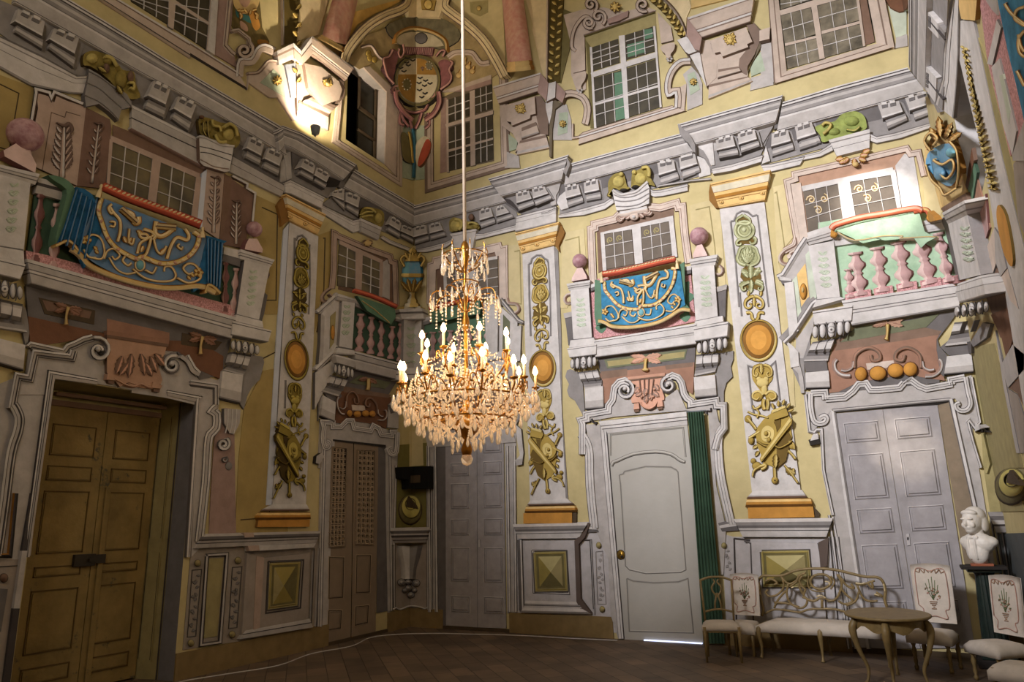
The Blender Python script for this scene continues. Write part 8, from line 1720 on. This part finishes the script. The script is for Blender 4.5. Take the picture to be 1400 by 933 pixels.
for i in range(8):
    a = 2*math.pi*i/8
    def g(m):
        tube(m, smooth3([cp(.03, a, 3.3), cp(.14, a, 3.46), cp(.27, a, 3.46), cp(.31, a, 3.36)], 4), .006, 'brassw', 5); strand(m, cp(.04, a, 3.52), cp(.3, a, 3.42), .08, 10, .009); strand(m, cp(.3, a, 3.4), cp(.3, a, 3.2), 0, 7, .011); strand(m, cp(.2, a, 3.42), cp(.2, a, 3.22), 0, 6, .01)
        tube(m, smooth3([cp(.03, a, 3.66), cp(.12, a, 3.72), cp(.2, a, 3.84), cp(.19, a, 3.9)], 4), .006, 'brassw', 5); strand(m, cp(.2, a, 3.82), cp(.2, a+.78, 3.82), .05, 6, .009); strand(m, cp(.19, a, 3.8), cp(.08, a, 3.55), .03, 8, .009); leafp = cp(.2, a, 3.9); drop3(m, leafp, .2, .01)
    add(ch, 'crown_branch', g, 'small gilt branch strung with crystals')
add(ch, 'bottom_ball', lambda m: lathe(m, (CX, CY, 2.06), [(0, -.075), (.035, -.06), (.05, -.02), (.035, .02), (.015, .04)], 'crystal', 12))
# ------------------------------------------------------------------ furniture, bust, cable, lamps
F1 = K(930, 760, 4.667); F2 = K(1140, 690, 3.84)
mat('giltwood', '84704a', rough=.45, mott=.18, scale=14, spec=.4); mat('palegold', 'd8c49a', rough=.35, mott=.3, scale=20); mat('slip', 'c9bfb6', rough=.9, mott=.1, scale=8); mat('emb', '9a7a62', mott=.2); mat('embgreen', '6f7a58', mott=.2); mat('embrose', 'b98f84', mott=.2); mat('embblue', 'a9b0c0', mott=.2)
class Loc:
    def __init__(s, x, y, rz, k=1.0): s.o = Vector((x, y, 0)); s.r = Matrix.Rotation(rz, 3, 'Z'); s.k = k
    def __call__(s, x, y, z): return s.o + s.r @ (Vector((x, y, z))*s.k)
def lb(m, T, c, sz, mt, bev=.008): box(m, T(*c), [v*T.k for v in sz], mt, T.r, bev*T.k)
def cushion(m, T, w0, w1, d, z, h, mt='slip'):
    """slightly domed cushion, wider at the front"""
    n = 10; g = []
    for j in range(n+1):
        row = []
        for i in range(n+1):
            s, t = i/n*2-1, j/n*2-1; e = max(abs(s), abs(t)); wv = (w0*(1-t)/2+w1*(1+t)/2)/2
            row.append(m.vert(T(s*wv, t*d/2, z+h*(1-e**8)*.75+h*.2*(1-s*s)*(1-t*t))))
        g.append(row)
    for j in range(n):
        for i in range(n): m.face((g[j][i], g[j][i+1], g[j+1][i+1], g[j+1][i]), mt, True)
    ed = [g[0][i] for i in range(n+1)]+[g[j][n] for j in range(1, n+1)]+[g[n][i] for i in range(n-1, -1, -1)]+[g[j][0] for j in range(n-1, 0, -1)]
    lo = [m.vert(m.v[i]-Vector((0, 0, h*.9))) for i in ed]
    for i in range(len(ed)): j = (i+1) % len(ed); m.face((ed[i], lo[i], lo[j], ed[j]), mt, True)
    m.face(tuple(lo[::-1]), mt)
# plain chair with pierced splat
T = Loc(4.965, -.92, .28)
c1 = thing('side_chair', tuple(T(0, 0, 0)), 'gilt wood chair with a pierced lyre splat in front of the green curtain', 'chair')
add(c1, 'seat', lambda m: cushion(m, T, .42, .36, .38, .36, .045), 'white padded seat')
add(c1, 'seat_frame', lambda m: (lb(m, T, (0, -.17, .33), (.38, .025, .06), 'giltwood'), lb(m, T, (0, .17, .33), (.32, .025, .06), 'giltwood'), lb(m, T, (-.175, 0, .33), (.025, .34, .06), 'giltwood'), lb(m, T, (.175, 0, .33), (.025, .34, .06), 'giltwood')))
for x, y in ((-.18, -.175), (.18, -.175), (-.155, .17), (.155, .17)): add(c1, 'leg', lambda m: tube(m, [T(x, y, .36), T(x, y, .2), T(x, y, .0)], [.024, .019, .013], 'giltwood', 6))
def f(m):
    for sx in (-1, 1): tube(m, [T(sx*.155, .17, .33), T(sx*.165, .2, .6), T(sx*.175, .24, .82)], .013, 'giltwood', 6)
    tube(m, smooth3([T(-.175, .24, .81), T(-.09, .245, .84), T(0, .248, .848), T(.09, .245, .84), T(.175, .24, .81)]), .015, 'giltwood', 6)
    tube(m, smooth3([T(-.16, .2, .47), T(0, .2, .5), T(.16, .2, .47)]), .013, 'giltwood', 6)
add(c1, 'back_frame', f)
def f(m):
    for sx in (-1, 1):
        tube(m, smooth3([T(sx*.03, .245, .82), T(sx*.015, .24, .79), T(sx*.05, .235, .74), T(sx*.045, .23, .69), T(sx*.015, .225, .64), T(sx*.03, .21, .57), T(sx*.035, .205, .5)]), [.011]*31, 'giltwood', 6)
    lb(m, T, (0, .225, .65), (.03, .012, .05), 'giltwood', .004)
add(c1, 'splat', f, 'pierced lyre-shaped splat')
def embroider(m, T, w, h, z0, y, tilt, kind=0):
    Pp = lambda s, t: T(s*w/2, y+tilt*(t)-.002, z0+t*h)
    fr = [(-.78, .3), (-.78, .86), (-.5, .95), (0, .9), (.5, .95), (.78, .86), (.78, .3), (.55, .22), (.6, .08), (0, .12), (-.6, .08), (-.55, .22), (-.78, .3)]
    tube(m, smooth3([Pp(*a) for a in fr], 4), .004, 'embrose', 4)
    for s0 in (-1, 1): tube(m, smooth3([Pp(s0*a, b) for a, b in ((.75, .9), (.55, .87), (.5, .93), (.3, .86), (.25, .93), (.05, .87))], 3), .005, 'emb', 4)
    q = random.Random(4)
    for i in range(26): a = q.uniform(0, 6.3); r_ = math.sqrt(q.random()); p_ = Pp(.42*r_*math.cos(a), .5+.13*r_*math.sin(a)); tube(m, [p_, p_+Vector((q.uniform(-.02, .02), 0, q.uniform(.008, .02)))], .006, ('emb', 'embrose', 'embgreen')[i % 3], 4)
    for a, b in ((-.3, .68), (-.12, .76), (.05, .8), (.2, .74), (.33, .66)): tube(m, [Pp(0, .4), Pp(a*.7, (b+.4)/2), Pp(a, b)], .0035, 'embgreen', 4)
    for t, w_ in ((.36, .2), (.33, .17), (.3, .1), (.27, .05), (.24, .12)): tube(m, [Pp(-w_, t), Pp(w_, t)], .005, 'emb', 4)
def slip_chair(name_label, T, bw, bh, legs='turned', seat=.39, grp='chairs in embroidered white slipcovers'):
    c = thing('covered_chair', tuple(T.o), name_label, 'chair', grp)
    add(c, 'seat', lambda m: cushion(m, T, bw*1.12, bw*.95, bw*1.0, seat-.075, .07), 'white covered seat')
    add(c, 'seat_frame', lambda m: lb(m, T, (0, 0, seat-.095), (bw*.98, bw*.9, .05), 'giltwood', .01))
    for x, y in ((-1, -1), (1, -1), (-1, 1), (1, 1)):
        x_, y_ = x*bw*.42, y*bw*.4
        pr = [(.018, seat-.1), (.026, seat-.14), (.014, seat-.17), (.024, seat-.21), (.016, seat-.26), (.02, .08), (.012, .05), (.022, .03), (.016, 0)] if legs == 'turned' else [(.022, seat-.1), (.015, .1), (.02, 0)]
        add(c, 'leg', lambda m: lathe(m, T(x_, y_, 0), [(r*T.k, z*T.k) for r, z in pr], 'giltwood', 10))
    def f(m):
        n = 8; hh = bh
        for sd in (0, 1):
            g = [[m.vert(T((i/n*2-1)*bw/2*(1+.03*j/n), bw*.42+.05*(j/n)+(.035 if sd else -.02)*(1-max(abs(i/n*2-1), abs(j/n*2-1))**6*.8), seat+.03+hh*j/n*(1)+(.02*math.cos((i/n*2-1)*1.6)*(j/n)))) for i in range(n+1)] for j in range(n+1)]
            for j in range(n):
                for i in range(n): q = (g[j][i], g[j][i+1], g[j+1][i+1], g[j+1][i]); m.face(q if sd == 0 else q[::-1], 'slip', True)
            if sd == 0: g0 = g
        ring = lambda g: [g[0][i] for i in range(n+1)]+[g[j][n] for j in range(1, n+1)]+[g[n][i] for i in range(n-1, -1, -1)]+[g[j][0] for j in range(n-1, 0, -1)]
        a, b = ring(g0), ring(g)
        for i in range(len(a)): j = (i+1) % len(a); m.face((a[i], a[j], b[j], b[i]), 'slip', True)
    bk = add(c, 'backrest', f, 'white embroidered back cover')
    add(bk, 'embroidery', lambda m: embroider(m, T, bw, bh, seat+.03, bw*.42-.022, .05), 'rose and olive embroidered flower vase')
    return c
slip_chair('white floral slipcovered chair tucked between the lyre-back chair and the settee', Loc(5.12, -.5, -.12), .33, .45, 'plain', .37)
slip_chair('white embroidered chair against the grey double door behind the round table', Loc(7.03, -.68, -.3), .37, .56)
slip_chair('white embroidered chair turned sideways at the right edge of the furniture group', Loc(7.53, -1.12, -.92, .95), .38, .54)
T5 = Loc(7.62, -1.95, -.4, .85); c5 = thing('covered_chair', tuple(T5.o), 'cream seat corner of a chair cut off by the picture edge', 'chair')
add(c5, 'seat', lambda m: cushion(m, T5, .45, .42, .42, .3, .08), 'cream seat')
for x, y in ((-.18, -.17), (.18, -.17), (-.18, .17), (.18, .17)): add(c5, 'leg', lambda m: tube(m, [T5(x, y, .33), T5(x, y, 0)], [.02, .014], 'giltwood', 8))
# settee
TS = Loc(5.98, -.5, -.07)
st = thing('settee', tuple(TS.o), 'long gilt settee with openwork scrolled back and white padded seat', 'settee')
def f(m): cushion(m, TS, 1.36, 1.3, .46, .33, .07)
add(st, 'seat', f, 'white embroidered seat pad')
add(st, 'seat_frame', lambda m: (lb(m, TS, (0, -.2, .31), (1.34, .03, .055), 'giltwood'), lb(m, TS, (0, .2, .31), (1.3, .03, .055), 'giltwood'), [lb(m, TS, (x, 0, .31), (.03, .4, .055), 'giltwood') for x in (-.65, 0, .65)], tube(m, smooth3([TS(x, -.212, .28-.015*(i % 2)) for i, x in enumerate((-.6, -.45, -.3, -.15, -.02, .02, .15, .3, .45, .6))], 4), .012, 'giltwood', 6)))
for x, y in ((-.64, -.2), (0, -.2), (.64, -.2), (-.62, .2), (0, .2), (.62, .2)):
    add(st, 'leg', lambda m: tube(m, smooth3([TS(x, y, .32), TS(x*1.01, y*1.1, .25), TS(x*.985, y*1.05, .12), TS(x*.99, y*1.1, .04), TS(x, y*1.16, 0)], 4), [.034, .034, .033, .031, .028, .025, .022, .019, .016, .014, .013, .013, .014, .016, .018, .02, .022], 'giltwood', 8))
SB = TS(0, .24, 0); SN = TS.r @ Vector((0, -1, .0))
def sp(c, s, dy=0.0):
    out = []
    for x, y in c(s):
        r_ = ray(x, y); t = (SB-CAM).dot(SN)/r_.dot(SN); out.append(CAM+t*r_+SN*dy)
    return out
def vine(m, s, r, k='giltwood', n=5): q = smooth3(sp(F1, s), n); tube(m, q, r, k, 6)
def f(m):
    vine(m, '520,385 530,350 515,280 505,200 500,160 530,130 600,130 660,125 740,95 850,83 980,90 1090,115 1180,135 1260,140 1295,170 1310,230 1305,280 1320,330', .017)
    vine(m, '540,370 600,345 680,350 760,362 820,345 920,340 1000,345 1060,360 1150,370 1300,380', .013)
add(st, 'back_rail', f)
def f(m):
    for s in ('540,165 580,150 620,175 600,185', '650,140 660,200 620,250 570,260 545,235 560,220', '640,130 690,180 740,160 760,120', '685,220 660,240 620,290 600,335', '690,180 680,240 700,300 760,335 800,320 810,280 780,265', '700,200 740,170 760,130 800,110', '600,300 680,305 760,330', '750,180 770,220 800,270 850,290 880,280', '780,130 760,160 780,200 800,215', '1000,120 1030,170 1020,230 990,280 940,290', '1010,120 1060,190 1110,210 1090,180', '1040,150 1030,210 1060,250 1100,290 1050,310 1010,290', '1130,190 1160,260 1200,290 1260,290', '1140,230 1120,290 1060,320', '1120,180 1160,185 1210,170 1240,160', '1190,170 1230,210 1220,160', '1240,250 1290,260 1250,235', '800,215 790,260 830,290'): vine(m, s, .0135, n=4)
    vine(m, '905,280 905,335', .016); vine(m, '850,290 905,270 960,290', .012)
add(st, 'openwork', f, 'gilt rocaille openwork')
def f(m):
    vine(m, '850,130 830,165 850,200 890,215 930,205 965,170 940,130 890,120 850,130', .016); vine(m, '820,130 815,190 850,225 920,230', .009); vine(m, '960,130 985,170 960,215', .009)
add(st, 'cartouche', f, 'pierced rocaille cartouche')
def f(m):  # short pale gold strokes laid over the openwork
    for s in ('510,170 505,200 512,250', '1120,175 1150,180 1180,175', '925,165 950,170 955,190', '870,262 900,255 930,270', '1298,180 1308,230', '1240,245 1270,255', '710,205 725,200'):
        q = sp(F1, s, .013); tube(m, smooth3(q, 3), .008, 'palegold', 6)
add(st, 'pale_gilding', f, 'bright pale gilt strokes')
# round table
tb = thing('round_table', (6.67, -1.45, 0), 'small oval gilt table with cabriole legs in front of the embroidered chair', 'table'); TT = Loc(6.67, -1.45, .12)
def f(m):
    n = 40; prof = [(1.0, .578), (1.03, .588), (1.03, .6), (1.0, .606), (0, .606)]; rings = []
    for r, z in prof[:-1]: rings.append([m.vert(TT(.36*r*math.cos(a), .44*r*math.sin(a), z)) for a in [2*math.pi*i/n for i in range(n)]])
    for k in range(3):
        for i in range(n): j = (i+1) % n; m.face((rings[k][i], rings[k][j], rings[k+1][j], rings[k+1][i]), 'giltwood', True)
    m.face(tuple(rings[3]), 'giltwood'); m.face(tuple(rings[0][::-1]), 'giltwood')
add(tb, 'tabletop', f)
def f(m):
    n = 48; a_, b_ = [], []
    for i in range(n):
        a = 2*math.pi*i/n; z = .485+.022*math.cos(a*8+.5)-.012*math.cos(a*4); a_.append(m.vert(TT(.31*math.cos(a), .39*math.sin(a), .578))); b_.append(m.vert(TT(.31*math.cos(a), .39*math.sin(a), z)))
    for i in range(n): j = (i+1) % n; m.face((a_[i], a_[j], b_[j], b_[i]), 'giltwood', True)
add(tb, 'apron', f, 'scalloped apron')
for a in (-2.75, -1.75, -.35, 1.4):
    cs, sn = math.cos(a)*.31, math.sin(a)*.39
    add(tb, 'leg', lambda m: tube(m, smooth3([TT(cs*1.0, sn*1.0, .56), TT(cs*1.12, sn*1.12, .47), TT(cs*1.0, sn*1.0, .3), TT(cs*.8, sn*.8, .14), TT(cs*.84, sn*.84, .04), TT(cs*.93, sn*.93, 0)], 5), [.03, .032, .034, .036, .037, .036, .034, .031, .028, .025, .023, .021, .019, .018, .017, .016, .015, .014, .013, .013, .013, .014, .015, .017, .019, .021], 'giltwood', 8))
# bust on its pedestal
mat('marble', 'd9d2cc', rough=.45, mott=.06, spec=.4); mat('pedgreen', '1f2b28', rough=.3, mott=.3, scale=8, spec=.5); mat('redmarble', '9a5a42', rough=.4)
pd = thing('bust_pedestal', (7.57, -.35, 0), 'dark green fluted column pedestal with a black square top', 'pedestal')
add(pd, 'top_slab', lambda m: (box(m, (7.57, -.35, .955), (.4, .36, .03), 'dark', bev=.005), box(m, (7.57, -.35, .925), (.3, .28, .03), 'pedgreen', bev=.008)))
def f(m):
    n = 48; prof = [(.1, .91), (.085, .88), (.11, .5), (.125, .16)]; rg = [[m.vert((7.57+r*(1-.07*(i % 4 == 0))*math.cos(2*math.pi*i/n), -.35+r*(1-.07*(i % 4 == 0))*math.sin(2*math.pi*i/n), z)) for i in range(n)] for r, z in prof]
    for k in range(3):
        for i in range(n): j = (i+1) % n; m.face((rg[k][i], rg[k][j], rg[k+1][j], rg[k+1][i]), 'pedgreen')
add(pd, 'shaft', f); add(pd, 'foot', lambda m: (box(m, (7.57, -.35, .12), (.3, .3, .08), 'pedgreen', bev=.01), box(m, (7.57, -.35, .04), (.38, .36, .08), 'dark', bev=.008)))
bs = thing('marble_bust', (7.56, -.36, .97), 'white marble bust of a person in a bow tie on the dark pedestal', 'bust')
bm_ = bmesh.new(); BT = Matrix.Translation((7.565, -.36, .97)) @ Matrix.Rotation(-.62, 4, 'Z')
def ell(c, r, rot=0.0, ax='X'):
    bmesh.ops.create_icosphere(bm_, subdivisions=3, radius=1, matrix=BT @ Matrix.Translation(c) @ Matrix.Rotation(rot, 4, ax) @ Matrix.Diagonal((*r, 1)))
HD = [((0, -.02, .46), (.08, .1, .108), 0), ((0, -.055, .425), (.064, .075, .085), 0), ((0, -.08, .372), (.038, .04, .032), 0), ((0, -.13, .43), (.012, .024, .026), .3), ((0, -.12, .455), (.009, .016, .03), 0), ((-.03, -.112, .476), (.028, .014, .01), 0), ((.03, -.112, .476), (.028, .014, .01), 0), ((0, -.12, .398), (.028, .012, .007), 0), ((0, -.115, .385), (.022, .012, .007), 0), ((0, .02, .5), (.09, .098, .088), 0), ((-.072, .035, .43), (.024, .05, .075), 0), ((.072, .035, .43), (.024, .05, .075), 0), ((0, .08, .42), (.065, .035, .09), 0), ((0, -.06, .525), (.072, .05, .03), -.3), ((-.038, -.1, .42), (.024, .02, .028), 0), ((.038, -.1, .42), (.024, .02, .028), 0)]
BD = [((0, .01, .33), (.062, .065, .08), 0), ((0, 0, .22), (.165, .1, .115), 0), ((-.09, .01, .235), (.1, .075, .07), .0), ((.09, .02, .235), (.1, .075, .065), 0), ((0, -.03, .14), (.11, .08, .13), 0), ((0, 0, .28), (.11, .075, .05), 0), ((-.03, -.085, .285), (.032, .014, .022), 0), ((.03, -.085, .285), (.032, .014, .022), 0), ((0, -.095, .285), (.012, .012, .012), 0), ((-.04, -.1, .17), (.014, .02, .11), 0), ((.03, -.1, .17), (.012, .02, .11), 0), ((0, 0, .06), (.06, .055, .07), 0)]
for c, r, rot in [((c[0]*1.12, c[1]*1.12, .31+(c[2]-.33)*1.12), tuple(v*1.12 for v in r), rot) for c, r, rot in HD]+BD: ell(c, r, rot)
me = bpy.data.meshes.new('figure'); bm_.to_mesh(me); bm_.free(); me.materials.append(MATS['marble']); ob = bpy.data.objects.new('figure', me); COL.objects.link(ob); ob.parent = bs; ob.matrix_parent_inverse = Matrix.Translation(Vector((-7.56, .36, -.97)))
rm = ob.modifiers.new('r', 'REMESH'); rm.mode = 'VOXEL'; rm.voxel_size = .0055; rm.use_smooth_shade = True
sm_ = ob.modifiers.new('s', 'SMOOTH'); sm_.iterations = 2; sm_.factor = .5
add(bs, 'plinth', lambda m: box(m, (7.565, -.36, .982), (.2, .16, .024), 'redmarble', bev=.004), 'red marble plinth'); 
# white cable along the wall foot
cb = thing('cable', tuple(floor_at(560, 866)), 'thin white cable lying on the floor along the foot of the walls', 'cable')
q = [floor_at(x, y, .006) for x, y in C5('-60,960 0,930 240,890 480,850 650,790 850,752 950,708 1100,692')+[(600, 866.5), (640, 867.5)]+O7('0,872 250,882 500,897 850,913')]
add(cb, 'flex', lambda m: tube(m, smooth3(q, 5), .007, 'white', 5))
# loudspeaker in the corner
ls = thing('loudspeaker', tuple(on(575, 650, .1)), 'small black loudspeaker fixed in the corner above the eye roundel', 'loudspeaker')
add(ls, 'cabinet', lambda m: poly(m, O4('403,157 515,153 515,252 435,254 432,212 405,206'), .18, 'black', d0=.03))
add(ls, 'wall_mount', lambda m: poly(m, O4('440,195 480,193 480,225 440,228'), .187, 'umber', d0=.17))
# spot lamps on the cornice
sl = thing('spot_lamp', tuple(on(430, 182, .2, 'L')), 'small silver spot lamp on the cornice shining on the bracket', 'lamp'); SLp = on(431, 178, .42, 'L')
add(sl, 'housing', lambda m: (lathe(m, SLp, [(.0, -.07), (.05, -.06), (.065, 0), (.07, .05), (.055, .05)], 'steel', 14), tube(m, [SLp-Vector((.02, 0, .06)), on(431, 186, .1, 'L')], .014, 'steel')))
add(sl, 'lens', lambda m: lathe(m, SLp+Vector((0, 0, .045)), [(.054, 0), (.03, .006), (0, .008)], 'lampglass', 14), 'glowing lens'); mat('lampglass', 'fff2dc', mott=0, emit=('ffe2b8', 8))
# ------------------------------------------------------------------ light
def area(name, loc, aim, size, power, col, sy=None):
    d = bpy.data.lights.new(name, 'AREA'); d.energy = power; d.color = col; d.size = size
    if sy: d.shape = 'RECTANGLE'; d.size_y = sy
    o = bpy.data.objects.new(name, d); COL.objects.link(o); o.location = loc
    o.rotation_euler = (Vector(aim)-Vector(loc)).to_track_quat('-Z', 'Y').to_euler(); return o
area('added_light', (5.6, -12.3, 7.6), (0, -2, 5.5), 2.2, 200, (1.0, .87, .72), 3.0)  # warm fill added behind the viewer; that wall has no window
w = bpy.data.worlds.new('hall'); scene.world = w; w.use_nodes = True
w.node_tree.nodes['Background'].inputs['Color'].default_value = (.05, .045, .04, 1); w.node_tree.nodes['Background'].inputs['Strength'].default_value = .3
def spot(name, loc, aim, power, ang, col, r=.04, blend=.5):
    d = bpy.data.lights.new(name, 'SPOT'); d.energy = power; d.color = col; d.spot_size = math.radians(ang); d.spot_blend = blend; d.shadow_soft_size = r
    o = bpy.data.objects.new(name, d); COL.objects.link(o); o.location = loc
    o.rotation_euler = (Vector(aim)-Vector(loc)).to_track_quat('-Z', 'Y').to_euler(); return o
vs = scene.view_settings; scene.display_settings.display_device = 'sRGB'
vs.view_transform = 'Standard'; vs.look = 'None'; vs.exposure = 0.0; vs.gamma = 1.0; vs.use_curve_mapping = False
for me_, i_, k_ in LATE: me_.materials[i_] = MATS[k_]
spot('cornice_spot', SLp+Vector((.02, 0, .06)), on(455, 60, .1), 420, 125, (1, .82, .58), .03, .9)
spot('cornice_spot', on(1330, 95, .7, 'T'), on(1338, 20, 0, 'T'), 160, 95, (1, .82, .6), .05, .9)
spot('patch_spot', (2.5, -11.5, 9.6), tuple(on(1200, 285)), 12000, 5.2, (1, .95, .85), .02, .8)  # unseen narrow spot added to throw a bright patch on the balcony
spot('patch_spot', (2.5, -11.5, 8.2), tuple(on(1235, 612)), 5000, 3.6, (1, .86, .62), .02, .8)  # second added spot, brightening a patch of the grey door
spot('added_light', (2.2, -11.8, 7.6), (5.9, 0, 4.9), 7800, 54, (.97, .97, 1.0), .9, 1.0)  # unseen key spot added to brighten the far wall
